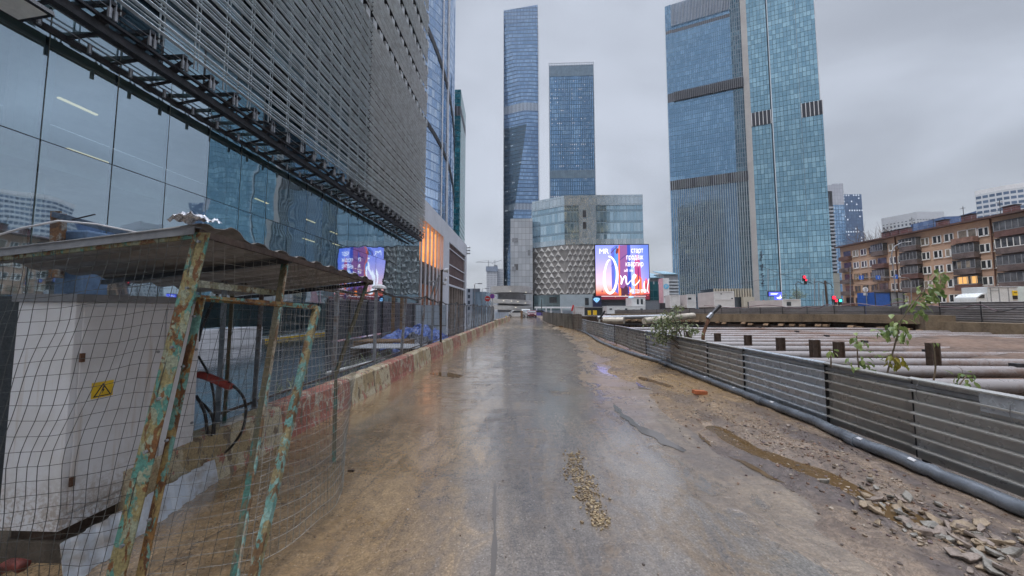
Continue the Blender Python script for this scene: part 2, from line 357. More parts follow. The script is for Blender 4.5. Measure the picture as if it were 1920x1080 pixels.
PITM = smat('pit soil', (.075, .05, .034), .8, 0, .4, .4, .4)
pf = MB().poly([(p.x, p.y, -6.5) for p in pit])
for a, b_ in zip(pit, pit[1:] + pit[:1]): pf.poly(((b_.x, b_.y, -6.5), (a.x, a.y, -6.5), (a.x, a.y, -.01), (b_.x, b_.y, -.01)))
tag(pf.build('pit_floor', PITM), 'dark soil floor and sides of the excavation', 'pit', kind='structure')
# ---- muddy verge, real relief
def verge_mat():
    m, t, b, o = newmat('verge mud'); pos = nd(t, 'ShaderNodeNewGeometry').outputs['Position']; s_ = nd(t, 'ShaderNodeSeparateXYZ', {0: pos}); Y = s_.outputs[1]
    big = NOI(t, SCL(t, pos, (1, .5, 1)), 1.3, 5.0, .62, .5); med = NOI(t, SCL(t, pos, (1, .7, 1)), 4.0, 7.0, .7, .6); mot = NOI(t, pos, 22.0, 6.0, .75); sp = NOI(t, pos, 75.0, 3.0, .7)
    near = MX(t, MR(t, med, .38, .62), (.27, .20, .145), (.15, .11, .085)); near = MX(t, MR(t, big, .47, .56, 0, .85), near, (.105, .082, .075))
    farc = MX(t, MR(t, med, .36, .64), (.34, .225, .11), (.21, .135, .072)); farc = MX(t, MR(t, big, .52, .6, 0, .7), farc, (.15, .105, .07))
    c = MX(t, MR(t, Y, 4.0, 7.5), near, farc)
    k = MA(t, 'MULTIPLY', MR(t, mot, .32, .68, .55, 1.35, False), MR(t, sp, .3, .7, .7, 1.25, False))
    t.links.new(nd(t, 'ShaderNodeVectorMath', {0: c, 'Scale': k}, operation='SCALE').outputs[0], b.inputs['Base Color'])
    t.links.new(MR(t, med, .35, .65, .16, .5), b.inputs['Roughness']); b.inputs['Specular IOR Level'].default_value = .7
    h = MA(t, 'ADD', MA(t, 'MULTIPLY', mot, .014), MA(t, 'ADD', MA(t, 'MULTIPLY', sp, .004), MA(t, 'MULTIPLY', med, .02)))
    n = nd(t, 'ShaderNodeBump', {'Height': h, 'Strength': .9, 'Distance': 1.0}); t.links.new(n.outputs[0], b.inputs['Normal']); return m
VM = verge_mat()
_pp = [G(x, y, .02) for x, y in ((1345, 803), (1400, 838), (1480, 866), (1555, 892), (1640, 938), (1720, 985))]
PUDS = [(a.x, a.y, b_.x, b_.y, .15) for a, b_ in zip(_pp, _pp[1:])]
_pp = [G(x, y, .02) for x, y in ((1205, 708), (1250, 722))]; PUDS += [(_pp[0].x, _pp[0].y, _pp[1].x, _pp[1].y, .16)]
def vh(x, y):
    e = mnoise.noise(V((x * .9, y * .5, 3.1))) * .55 + mnoise.noise(V((x * 2.3, y * 1.4, 1.2))) * .35
    k = (x - (1.95 + .70 * min(1, max(0, (y - 4) / 18)))) + e
    k = max(0.0, min(1.0, k / .9)); k = k * k * (3 - 2 * k)
    r = .5 + .5 * mnoise.noise(V((x * 3, y * 3, 0)))
    f = mnoise.noise(V((x * 7, y * 5, 4))) * .018 + mnoise.noise(V((x * 17, y * 13, 8))) * .010 * (1 if y < 14 else .3) + abs(mnoise.noise(V((x * 3.4, y * 1.1, 2)))) * .02
    dmin = 9
    for (ax, ay, bx, by, w_) in PUDS:
        dx, dy = bx - ax, by - ay; tt = max(0, min(1, ((x - ax) * dx + (y - ay) * dy) / (dx * dx + dy * dy))); dd = sqrt((x - ax - dx * tt) ** 2 + (y - ay - dy * tt) ** 2) / w_
        dmin = min(dmin, dd)
    dmin += .35 * mnoise.noise(V((x * 4, y * 4, 6)))
    h = -.012 + k * (.034 + .034 * r + f)
    c_ = max(0, min(1, (1.5 - dmin) / .9)); c_ = c_ * c_ * (3 - 2 * c_)
    return h * (1 - c_) - .006 * c_
vg = MB(); x0_, x1_ = 1.3, FX + .3
ys = [-4.5 + .2 * i for i in range(28)] + [1.15 + .035 * i for i in range(152)]; 
while ys[-1] < 60: ys.append(ys[-1] + max(.04, ys[-1] * .02))
NXV = 84
vg.v = [V((x0_ + (x1_ - x0_) * i / NXV, y, vh(x0_ + (x1_ - x0_) * i / NXV, y))) for y in ys for i in range(NXV + 1)]
for j in range(len(ys) - 1):
    for i in range(NXV):
        q = j * (NXV + 1) + i; vg.face((q, q + 1, q + NXV + 2, q + NXV + 1))
tag(vg.build('dirt_verge', VM, smooth=True), 'strip of wet sandy mud between the road and the low fence', 'dirt', kind='structure')
# ---- puddles in the verge and on the road
def pudmat(name, col, r=.035):
    m, t, b, o = newmat(name); b.inputs['Base Color'].default_value = c4(col); b.inputs['Roughness'].default_value = r; b.inputs['Specular IOR Level'].default_value = .6
    pos = nd(t, 'ShaderNodeNewGeometry').outputs['Position']; bump(t, b, NOI(t, pos, 9.0, 2.0, .5), .08, .01); return m
PW = pudmat('muddy water', (.12, .075, .035)); PG = pudmat('clear water film', (.12, .105, .095), .07)
def puddle(px, mat, z, label, jit=.035):
    pts = [G(x, y, z) for x, y in px]; out = []
    n = len(pts)
    for i in range(n):
        a, b_ = pts[i], pts[(i + 1) % n]; nn = V((b_.y - a.y, a.x - b_.x, 0)).normalized()
        for k in range(5):
            p = a.lerp(b_, k / 5); out.append(p + nn * (mnoise.noise(V((p.x * 6, p.y * 6, 5))) * jit * 1.6))
    m = MB(); m.v = out
    for tri in tessellate_polygon([out]):
        a, b_, c = [out[i] for i in tri]; m.face(tri if (b_ - a).cross(c - a).z > 0 else tri[::-1])
    tag(m.build('puddle', mat), label, 'puddle', kind='structure')
puddle([(1310, 780), (1390, 790), (1430, 822), (1520, 845), (1600, 862), (1670, 900), (1760, 950), (1800, 1020), (1680, 1010), (1600, 960), (1530, 925), (1440, 895), (1370, 860), (1310, 820)], PW, .006, 'long brown puddle in the mud beside the rubble')
puddle([(1180, 700), (1235, 696), (1285, 722), (1255, 736), (1200, 728)], PW, .006, 'small brown puddle in the sandy verge farther up')
puddle([(1150, 755), (1166, 772), (1200, 798), (1238, 812), (1262, 830), (1290, 845), (1282, 848), (1245, 833), (1208, 812), (1170, 785), (1150, 765)], PG, .006, 'bright water film trickling over the asphalt edge')
puddle([(926, 905), (930, 906), (929, 960), (931, 1010), (928, 1079), (922, 1079), (925, 1000), (924, 950)], PG, .006, 'narrow strip of standing water down the road seam', .012)
puddle([(805, 700), (835, 697), (868, 704), (862, 708), (830, 706)], PW, .006, 'shallow dark puddle across the left of the road')
# ---- loose things on the road
def stone_mesh(mb, c, r, flat=.5, n=7, rnd=RN, el=None):
    """an angular lump with a bevelled flat top"""
    c = V(c); a0 = rnd.random() * 6.3; ring = []; e = el or (.6 + .6 * rnd.random())
    for k in range(n):
        a = a0 + 2 * pi * k / n + rnd.uniform(-.35, .35); rr = r * rnd.uniform(.6, 1.2); ring.append((cos(a) * rr, sin(a) * rr * e))
    b = len(mb.v); ca, sa = cos(a0), sin(a0); h = r * flat; tx, ty = rnd.uniform(-.25, .25), rnd.uniform(-.25, .25)
    for sc_, z in ((.9, -h * .6), (1.0, .75 * h), (.88, h)):
        for x, y in ring:
            X_, Y_ = x * sc_, y * sc_; mb.v.append(c + V((X_ * ca - Y_ * sa, X_ * sa + Y_ * ca, z + tx * X_ + ty * Y_)))
    for j in range(2):
        for k in range(n): k2 = (k + 1) % n; mb.face((b + j * n + k, b + j * n + k2, b + (j + 1) * n + k2, b + (j + 1) * n + k))
    mb.face([b + 2 * n + k for k in range(n)]); mb.face([b + k for k in reversed(range(n))])
def islmat(name, cols):
    m, t, b, o = newmat(name); r = nd(t, 'ShaderNodeNewGeometry').outputs['Random Per Island']; rp = nd(t, 'ShaderNodeValToRGB', {0: r}); cr_ = rp.color_ramp; cr_.interpolation = 'CONSTANT'
    cr_.elements[0].color = c4(cols[0]); cr_.elements[1].position = 1 / len(cols); cr_.elements[1].color = c4(cols[1])
    for i, c in enumerate(cols[2:]): e = cr_.elements.new((i + 2) / len(cols)); e.color = c4(c)
    tc_ = nd(t, 'ShaderNodeTexCoord').outputs['Object']; n = NOI(t, tc_, 60.0, 3.0, .6)
    t.links.new(nd(t, 'ShaderNodeVectorMath', {0: rp.outputs[0], 'Scale': MR(t, n, .3, .7, .7, 1.25)}, operation='SCALE').outputs[0], b.inputs['Base Color']); b.inputs['Roughness'].default_value = .5; bump(t, b, n, .4, .005); return m
CLM = islmat('sand clods', [(.30, .215, .12), (.22, .16, .095), (.35, .27, .16), (.17, .125, .08)])
SM = [smat('grey slab stone', (.27, .25, .22), .6, 0, .35, 12, .5), smat('tan stone', (.31, .235, .16), .6, 0, .35, 10, .5), smat('pinkish stone', (.27, .215, .18), .6, 0, .35, 10, .5)]
mb = MB()
path = [(1075, 850), (1080, 880), (1095, 905), (1105, 935), (1120, 965), (1130, 985)]
for i in range(1100):
    k = RN.random() * 4.999; a, b_ = path[int(k)], path[int(k) + 1]; f = k - int(k); wd = (22, 34, 30, 26, 20, 10)[int(k)]
    p = G(a[0] + (b_[0] - a[0]) * f + RN.gauss(0, wd * .42), a[1] + (b_[1] - a[1]) * f + RN.gauss(0, 6), 0)
    r = RN.choice((.003, .004, .006, .009, .014)); stone_mesh(mb, (p.x, p.y, r * .3), r, RN.uniform(.35, .8), 5)
tag(mb.build('sand_clods', CLM), 'trail of crumbled yellow sand clods lying on the asphalt', 'clods', kind='stuff')
mb = MB()
for i in range(4600):
    if i < 2600: x = RN.triangular(2.0, 4.0, 3.1); y = 1.9 + 12 * RN.random() ** 1.4
    elif i < 4000: x, y = RN.gauss(3.15, .35), RN.gauss(4.1, .9)
    else: x = RN.uniform(-2.9, 2.3); y = 2 + 12 * RN.random() ** 1.5
    if x > FX - .1: continue
    z = max(0, vh(x, y)) if x > 1.3 else 0
    r = RN.choice((.003, .004, .005, .006, .008, .011, .017)) * (1 if x > 2.0 else .6); stone_mesh(mb, (x, y, z + r * .1), r, RN.uniform(.3, .7), 5)
tag(mb.build('gravel', islmat('loose gravel', [(.09, .07, .06), (.26, .20, .15), (.14, .10, .10), (.36, .30, .24), (.17, .10, .065)])), 'small gravel scattered through the mud and road', 'gravel', kind='stuff')
protos = []
GRP = 'broken stones in the rubble heap beside the low fence'
spots = []
while len(spots) < 165:
    k = RN.random(); px = 1622 + 270 * k + RN.gauss(0, 20); py = 925 + 128 * k + RN.gauss(0, 17 + 12 * k)
    p = G(px, py, .05)
    if p.x < FX - .2 and py < 1078: spots.append((p, .3 + .7 * k))
spots.sort(key=lambda s_: -s_[0].y); CN = ['grey', 'tan', 'pinkish']; cnt = {}
for i, (p, k) in enumerate(spots):
    r = RN.choice((.016, .022, .028, .038, .05, .066)); ci = RN.randrange(3)
    mb = MB(); stone_mesh(mb, (0, 0, 0), r, RN.uniform(.16, .34), RN.choice((5, 6, 7)), el=RN.uniform(.35, .85))
    o = mb.build('stone', SM[ci]); o.location = (p.x, p.y, max(0, vh(p.x, p.y)) + r * .12 + RN.random() * .022)
    o.rotation_euler = (RN.uniform(-.5, .5), RN.uniform(-.5, .5), RN.choice((.6, .9, 2.2)) + RN.uniform(-.5, .5))
    sz = 'small' if r < .025 else ('middling' if r < .04 else 'large'); key = (ci, sz); q = cnt.get(key, 0); cnt[key] = q + 1
    tag(o, '%s %s broken stone in the rubble heap, %s such one from its far end' % (sz, CN[ci], ORD[q]), 'stone', GRP)
for (px, py, r, mt, lab) in ((1545, 905, .035, SM[0], 'grey lump of stone alone in the mud above the long puddle'), (1722, 1005, .028, SM[1], 'small yellow stone chip on the asphalt at lower right'), (1478, 800, .03, SM[2], 'dark stone in the gravel between puddle and grey pipe'), (1625, 925, .05, SM[1], 'tan stone block at the upper left tip of the rubble')):
    mb = MB(); stone_mesh(mb, (0, 0, 0), r, .6, 7); p = G(px, py, .05); o = mb.build('stone', mt); o.location = (p.x, p.y, max(0, vh(p.x, p.y)) + r * .25); tag(o, lab, 'stone')
p = G(1312, 737, .06); mb = MB().box(-.13, -.055, -.035, .13, .055, .035)
o = mb.build('brick', smat('orange brick', (.42, .13, .05), .7, 0, .2, 12, .3), bevel=.006); o.location = (p.x, p.y, .075); o.rotation_euler = (0, .1, .25); tag(o, 'single orange brick lying in the mud near the pipe', 'brick')
p = G(1100, 612, 0)
tag(MB().beam(G(1048, 612, .1), G(1085, 612, .12), .25, .12).build('plank', M['wood']), 'short timber plank lying across the sandy road edge', 'plank')
tag(MB().tube([G(812, 642, .012), G(816, 643, .02), G(819, 642, .01)], .02, 5).build('litter', M['white']), 'scrap of white litter by the left road edge', 'litter')
p = G(658, 884, 0)
tag(MB().box(p.x - .03, p.y - .01, .0, p.x + .03, p.y + .01, .018).build('litter', M['darkbrown']), 'dark scrap lying on the brown film near the cage', 'litter')
# ---- concrete blocks along the left edge
def blockmat(name, cols, sd): return peel(name, cols, 5.0, .7, (1, 1, .5), sd, .535)
BR = blockmat('worn red block paint', [(.33, .125, .09), (.40, .23, .15), (.20, .13, .085), (.46, .40, .31)], 1.0)
BW = blockmat('worn white block paint', [(.48, .41, .28), (.38, .29, .16), (.20, .15, .10), (.40, .17, .12)], 4.0)
BX = -3.16
def block_prof(mb, y0, y1, h, w_):
    pr = [(-w_ / 2 - .07, 0), (w_ / 2 + .05, 0), (w_ / 2 + .03, .1), (w_ / 2, h - .03), (w_ / 2 - .04, h), (-w_ / 2 + .02, h), (-w_ / 2, h - .04)]
    L = 10; b = len(mb.v)
    for j in range(L + 1):
        y = y0 + (y1 - y0) * j / L
        for x, z in pr:
            q = mnoise.noise(V((x * 5, y * 4, z * 6))) * .014 * (1 if z > 0 else 0); mb.v.append(V((x + q, y, z + q)))
    n = len(pr)
    for j in range(L):
        for k in range(n): k2 = (k + 1) % n; mb.face((b + j * n + k, b + (j + 1) * n + k, b + (j + 1) * n + k2, b + j * n + k2))
    mb.face([b + k for k in range(n)]); mb.face([b + L * n + k for k in reversed(range(n))])
y = 2.45; i = 0; cr = cw_ = 0
while y < 50:
    L = 1.62
    if y > 33 and i % 4 == 3: y += 1.2; i += 1; continue
    red = i % 2 == 1; mb = MB(); block_prof(mb, -L / 2 + .012, L / 2 - .012, .455 if y < 32 else .55, .26)
    o = mb.build('concrete_block', BR if red else BW, smooth=False); xx = BX + (0 if y < 32 else (y - 32) * .035) + RN.uniform(-.015, .015)
    o.location = (xx, y + L / 2, 0); o.rotation_euler = (0, 0, RN.uniform(-.012, .012) - (0.035 if y > 32 else 0))
    if red: lab = 'worn red painted concrete block, %s red one of the left row from the cage' % ORD[cr]; cr += 1
    else: lab = 'worn whitish concrete block, %s pale one of the left row from the cage' % ORD[cw_]; cw_ += 1
    tag(o, lab, 'concrete block', 'painted concrete blocks along the left road edge'); y += L; i += 1
# ---- mesh fence standing behind the blocks
POSTB = smat('grey blue post', (.22, .25, .28), .5, .3, .4, 6, .2, col2=(.14, .08, .05))
def meshpanel(mb, p0, p1, z0, z1, cell, r, sag=.03):
    p0, p1 = V(p0), V(p1); L = (p1 - p0).length; nx = max(2, int(L / cell)); nz = max(2, int((z1 - z0) / cell)); d = (p1 - p0) / L; N_ = V((d.y, -d.x, 0)); sd = RN.random() * 50
    def q(u, v): p = p0.lerp(p1, u); k = mnoise.noise(V((u * 3 + sd, v * 3, sd))) * sag * sin(pi * min(1, max(0, u))); return V((p.x, p.y, z0 + (z1 - z0) * v + k * .6)) + N_ * k
    st = 4 if L < 3 else 2
    for i in range(nx + 1): mb.tube([q(i / nx, j / st) for j in range(st + 1)], r, 3, False)
    for j in range(nz + 1): mb.tube([q(k / st, j / nz) for k in range(st + 1)], r, 3, False)
mf = thing('mesh_fence', 'rickety wire mesh fence on leaning steel posts behind the red and white blocks', 'fence', (-3.42, 4, 0))
fp = [(3.55, 0, 0), (4.02, .03, .02), (5.78, .02, 0), (7.35, .0, .02), (8.9, .03, .26), (10.6, .02, .34), (11.9, .0, .05), (13.2, .02, -.3)]
yy = 14.6
while yy < 36: fp.append((yy, RN.uniform(-.05, .08), RN.uniform(-.3, .35))); yy += RN.uniform(1.0, 1.6)
tops = []
wire = MB(); FXL = -3.38
for i, (y, lx, ly) in enumerate(fp):
    h = 2.0 + (.06 if i % 2 else -.04) - (.0 if y < 12 else .1); p0 = V((FXL, y, 0.0)); p1 = V((FXL + lx, y + ly, h)); tops.append(p1)
    mb = MB()
    if y < 4.5: mb.angle(p0, p1, .06, .008, (1, 0, 0), (0, 1, 0))
    else: mb.beam(p0, p1, .05, .06, (1, 0, 0))
    mb.build('post', POSTB if i % 3 else M['steel'], mf)
    if i:
        a = fp[i - 1]
        meshpanel(wire, (FXL + .04, a[0], 0), (FXL + .04, y, 0), .42, h - .08, .11 if y < 9 else (.16 if y < 16 else .3), .0022 if y < 9 else .004)
wire.build('wire_mesh', M['steel'], mf)
rail = MB()
for a, b_ in zip(tops, tops[1:]): rail.tube([a, a.lerp(b_, .5) + V((0, 0, RN.uniform(-.05, .01))), b_], .014, 5)
rail.build('top_rail', M['darkbrown'], mf); rail = MB()
rail.tube([V((FXL, a[0], .5)) for a in fp], .017, 5).build('bottom_rail', M['darkbrown'], mf)
hose = MB(); pts = []
for i, a in enumerate(tops):
    pts.append(a + V((.04, 0, .03)));
    if i + 1 < len(tops): pts.append(a.lerp(tops[i + 1], .5) + V((.05, 0, -.06 + RN.uniform(-.05, .05))))
tag(hose.tube(pts, .02, 6).build('cable', M['black']), 'black cable draped along the top of the mesh fence', 'cable')
# tall pole with twin spotlights
sp = thing('floodlight_pole', 'tall thin brown pole with white spotlights and a bent side arm by the mesh fence', 'floodlight', (-3.2, 12.6, 0))
q0 = G(826, 665, 0); q0 = V((q0.x, q0.y, 0)); Yp = q0.y
MB().beam(q0, (q0.x, Yp, P(826, 508, Yp).z), .07, .07).build('pole', M['darkbrown'], sp)
for k, (a, b_) in enumerate((((838, 506), (832, 508)), ((832, 522), (838, 524)), ((830, 530), (836, 533)))):
    pa, pb = P(a[0], a[1], Yp), P(b_[0], b_[1], Yp); MB().tube([pb, pb.lerp(pa, .6), pa + V((.06, 0, -.02))], [.05, .075, .09], 8).build('spotlight', M['white'], sp)
MB().tube([P(826, 508, Yp), P(836, 505, Yp)], .03, 6).build('crossbar', M['darkbrown'], sp)
MB().tube([P(807, 560, Yp), P(815, 535, Yp), P(824, 516, Yp)], .035, 6).build('side_arm', M['steel'], sp)
MB().tube([P(803, 528, Yp), P(818, 528, Yp), P(820, 540, Yp), P(815, 560, Yp), P(808, 566, Yp)], .02, 6).build('bent_pipe', M['steel'], sp)
p = P(711, 537, 7.4)
l1 = thing('bulkhead_lamp', 'pale round lamp cap on top of the fence post beside the billboard reflection', 'lamp', tuple(p))
MB().tube([p + V((0, 0, -.05)), p + V((0, 0, 0)), p + V((0, 0, .05))], [.16, .15, .05], 14).build('shade', M['white'], l1); MB().tube([p + V((0, 0, -.09)), p + V((0, 0, -.05))], .05, 8).build('socket', M['steel'], l1)
# ---- low corrugated fence on the right
CORR = smat('wet corrugated sheet', (.43, .43, .42), .32, .3, .5, .8, 0, col2=(.33, .32, .31), stretch=(1, .15, .6))
CORR2 = smat('wet corrugated sheet grey', (.48, .52, .57), .28, .3, .4, .8, 0, col2=(.38, .41, .45), stretch=(1, .15, .6))
CORR3 = smat('dull corrugated sheet', (.38, .37, .355), .34, .3, .5, .8, 0, col2=(.28, .265, .245), stretch=(1, .15, .6))
lf = thing('corrugated_fence', 'low fence of grey horizontally ribbed metal sheets along the pit edge', 'fence', (FX, 6, 0))
def ribs(z0, z1, n, amp):
    """profile points (offset, z) of a trapezoidal sheet with n ribs"""
    out = [(0, z0)]; st = (z1 - z0) / n
    for i in range(n):
        z = z0 + st * i; out += [(0, z + st * .70), (-amp, z + st * .76), (-amp, z + st * .88), (0, z + st)]
    return out
ycuts = [-4.6, -2.7, -.9, 1.0, 2.86, 3.75, 4.78, 6.5, 7.75, 9.6, 11.6, 13.6, 15.6, 17.8, 20.2, 22.6, 24.4]
for i, (a, b_) in enumerate(zip(ycuts, ycuts[1:])):
    top = .93 + RN.uniform(-.012, .012); n = 7
    pr = ribs(.10, top, n, .045); mb = MB(); lean = RN.uniform(-.012, .012); K = 8; x_in = (.022 if i % 2 else 0) + lean * 1.6
    for j in range(K):
        for (o1, z1), (o2, z2) in zip(pr, pr[1:]):
            def q(o_, z, f):
                y_ = a - .004 + (b_ - a + .008) * f; return (FX + x_in + o_ + .02 * mnoise.noise(V((y_ * .8, z * 2, i))) + .05 * (z - .5) * .3, y_, z + .012 * mnoise.noise(V((y_ * .7, 0, i * 3))))
            mb.poly((q(o1, z1, j / K), q(o1, z1, (j + 1) / K), q(o2, z2, (j + 1) / K), q(o2, z2, j / K)))
    mb.build('panel', (CORR2, CORR, CORR3)[i % 3], lf)
    pz = MB(); xx = FX + x_in + .01; pz.box(xx - .03, a - .028, .82, xx + .02, b_ + .02, .86); pz.build('top_rail', M['greyp'], lf)
    MB().box(FX - .012, a - .006, .1, FX + .03, a + .006, .9).build('joint_strip', M['black'], lf)
    MB().box(FX + .06, a - .03, -.3, FX + .1, a + .02, .88).build('post', M['darksteel'], lf)
# a loose sheet edge flapped over at the near end, tie wires
MB().poly([(FX - .03, 1.2, .90), (FX - .045, 3.2, .90), (FX - .04, 3.2, .74), (FX - .03, 1.2, .75)]).build('patch_strip', CORR2, lf, solid=.004)
for (x, y) in ((1497, 655),):
    pass
for yq in (2.98, 3.65, 5.5, 9.7):
    MB().tube([(FX - .02, yq, .92), (FX - .06, yq + .015, .85), (FX - .05, yq + .03, .76), (FX - .04, yq + .02, .70)], .003, 4).build('tie_wire', M['steel'], lf)
# far continuation: vertical sheets, taller
VC = smat('weathered vertical sheet', (.25, .24, .22), .6, .2, .4, 1.2, .1, stretch=(1, 1, .3))
vf = thing('sheet_fence', 'taller brown stained fence of upright metal sheets at the far right of the road', 'fence', (3.5, 30, 0))
vp = [V((FX, 24.4, 0)), V((FX - .3, 27, 0)), V((3.1, 33, 0)), V((2.7, 40, 0)), V((2.6, 50, 0))]
for i, (a, b_) in enumerate(zip(vp, vp[1:])):
    mb = MB(); n = int((b_ - a).length / .16); d = (b_ - a) / n; N_ = V((-d.y, d.x, 0)).normalized()
    for k in range(n):
        p0, p1 = a + d * k, a + d * (k + 1); o1, o2 = (N_ * .03 if k % 2 else N_ * 0), (N_ * .03 if k % 2 else N_ * 0)
        zt = 1.28 + .05 * mnoise.noise(V((k * .1, i, 0))); mb.poly((p0 + o1, p0.lerp(p1, .8) + o2, (p0.lerp(p1, .8) + o2) + V((0, 0, zt)), p0 + o1 + V((0, 0, zt))))
        nx_ = N_ * (0 if k % 2 else .03); mb.poly((p0.lerp(p1, .8) + o2, p1 + nx_, p1 + nx_ + V((0, 0, zt)), p0.lerp(p1, .8) + o2 + V((0, 0, zt))))
    mb.build('panel', VC, vf)
mb = MB(); meshpanel(mb, (FX, 24.2, 0), (3.45, 24.1, 0), .1, 1.45, .12, .007); mb.build('end_mesh', M['rust'], vf)
# ---- drain pipe lying along the fence
pp = [(2050, 1010), (1920, 955), (1800, 908), (1700, 868), (1600, 826), (1500, 779), (1430, 748), (1380, 727), (1330, 706), (1285, 690), (1245, 680), (1200, 668), (1160, 655), (1128, 642), (1108, 630), (1090, 617), (1070, 611), (1040, 604)]
pts = [G(x, y, .09) for x, y in pp]; sm = []; pts = [V((FX - .35, -4.5, .09)), V((FX - .28, -1.5, .09)), V((FX - .3, .9, .09))] + pts
for i in range(len(pts) - 1):
    p0, p1, p2, p3 = pts[max(0, i - 1)], pts[i], pts[i + 1], pts[min(len(pts) - 1, i + 2)]
    for k in range(6):
        f = k / 6; q = .5 * ((2 * p1) + (p2 - p0) * f + (2 * p0 - 5 * p1 + 4 * p2 - p3) * f * f + (3 * p1 - p0 - 3 * p2 + p3) * f ** 3); sm.append(q)
for q in sm: q.x = min(q.x, FX - .12); q.z = max(0, vh(q.x, q.y)) + .062
dp = thing('drain_pipe', 'long grey plastic pipe winding along the foot of the low fence', 'pipe', tuple(sm[20]))
PIPEM = smat('grey plastic pipe', (.17, .19, .22), .3, 0, .35, 3, .05)
MB().tube(sm, .062, 14).build('pipe_run', PIPEM, dp, smooth=True)
for (x, y) in ((1245, 680), (1168, 658), (1440, 752), (1600, 826)):
    q = min(sm, key=lambda s_: (s_ - G(x, y, .09)).length); i = sm.index(q); MB().tube([q - (sm[i + 1] - sm[i - 1]).normalized() * .06, q + (sm[i + 1] - sm[i - 1]).normalized() * .06], .072, 14).build('coupling', PIPEM, dp)
for x, y in ((1350, 713), (1395, 733), (1460, 760), (1620, 833), (1720, 875)):
    q = min(sm, key=lambda s_: (s_ - G(x, y, .09)).length); i = sm.index(q); d = (sm[i + 1] - sm[i - 1]).normalized(); u = V((-.5, 0, .85)).normalized(); sd = d.cross(u).normalized(); MB().obox(q + u * .0625, d * .03, sd * .016, u * .0025).build('white_mark', M['white'], dp)  # small flat white marks set on the upper side of the pipe
q = G(1252, 683, .1)
tp = thing('standpipe', 'small upright steel tap stub beside the grey pipe', 'pipe stub', (q.x, q.y, 0))
MB().tube([(q.x + .1, q.y, .06), (q.x - .12, q.y - .1, .10)], .03, 8).build('branch', PIPEM, tp); MB().tube([(q.x - .02, q.y, .05), (q.x - .02, q.y, .27), (q.x - .0, q.y, .3)], .014, 6).build('riser', M['steel'], tp); MB().box(q.x - .04, q.y - .02, .25, q.x + .03, q.y + .02, .3).build('valve', M['steel'], tp)
# ================================================================ PIT
STRUT = smat('strut paint', (.24, .222, .222), .36, .1, .25, .8, .08, col2=(.15, .095, .072), stretch=(.2, 1, 1), thr=(.44, .66))
zt = -.95; rr = .245
def wall_x(y):
    for a, b_ in zip(WP, WP[1:]):
        if a.y >= y >= b_.y: f = (a.y - y) / (a.y - b_.y); return a.x + (b_.x - a.x) * f
    return WP[-1].x if y < WP[-1].y else WP[0].x
def Yat(py, z): return G(985, py, z).y
rows = [Yat(700, zt + .03), Yat(678, zt)]
rows = [12.1]; 
pyl = [738, 699, 677, 664.5, 653, 644, 637, 631.5, 627, 623, 619.5, 616.5, 612]
ry = [Yat(p, zt + .33) for p in pyl]
for i, y in enumerate(ry):
    s_ = thing('steel_strut', 'thick pale round steel strut spanning the pit, %s row from the near end' % ORD[i], 'strut', (20, y, zt), 'round steel struts bracing the pit')
    x1 = min(wall_x(y) - .3, 75) if i > 5 else (32 if i == 5 else (60 if i < 4 else 45))
    n = 10; MB().tube([(FX + .3 + (x1 - FX - .3) * k / n, y, zt) for k in range(n + 1)], rr, 16).build('tube', STRUT, s_, smooth=True)
    for k in range(1, 9):
        xk = FX + 5.9 * k + (i % 3)
        if xk < x1 - 1: MB().tube([(xk, y, zt), (xk + .12, y, zt)], rr + .015, 16).build('collar', STRUT, s_)
    if i % 2 == 0: MB().box(18.2 + i, y - .12, zt + rr - .05, 18.5 + i, y + .12, zt + rr + .12).build('lug', M['darksteel'], s_)
for i, (px, py) in enumerate(((1748, 643), (1572, 641), (1527, 637), (1463, 633), (1402, 628), (1345, 625), (1291, 621), (1265, 619.5))):
    Yb = [ry[2], ry[3], ry[3], ry[4], ry[5], ry[6], ry[7], ry[8]][i] + .5
    tpz = P(px, py, Yb); w_ = .19
    o = MB().box(tpz.x - w_, Yb - .12, -6, tpz.x - w_ + .05, Yb + .12, tpz.z).box(tpz.x + w_ - .05, Yb - .12, -6, tpz.x + w_, Yb + .12, tpz.z).box(tpz.x - w_ + .05, Yb - .03, -6, tpz.x + w_ - .05, Yb + .03, tpz.z - .01)
    tag(o.build('steel_column', M['darkbrown']), 'brown steel column rising between the pit struts, %s from the right' % ORD[i], 'column', 'brown columns standing among the struts')
def moundf(u, v):
    x = 21 + 31 * u; y = 13.5 + 20 * v; e = max(0, sin(pi * u ** .8)) ** .6 * max(0, sin(pi * v)) ** .6
    return V((x, y, -1.95 + 1.6 * e + .35 * mnoise.noise(V((x * .3, y * .3, 1))) + .12 * mnoise.noise(V((x, y, 2)))))
tag(MB().grid(moundf, 60, 40).build('soil_heap', smat('red brown soil', (.12, .075, .052), .7, 0, .4, .5, .5)), 'red brown soil heaped over the right hand ends of the struts', 'soil', kind='structure')
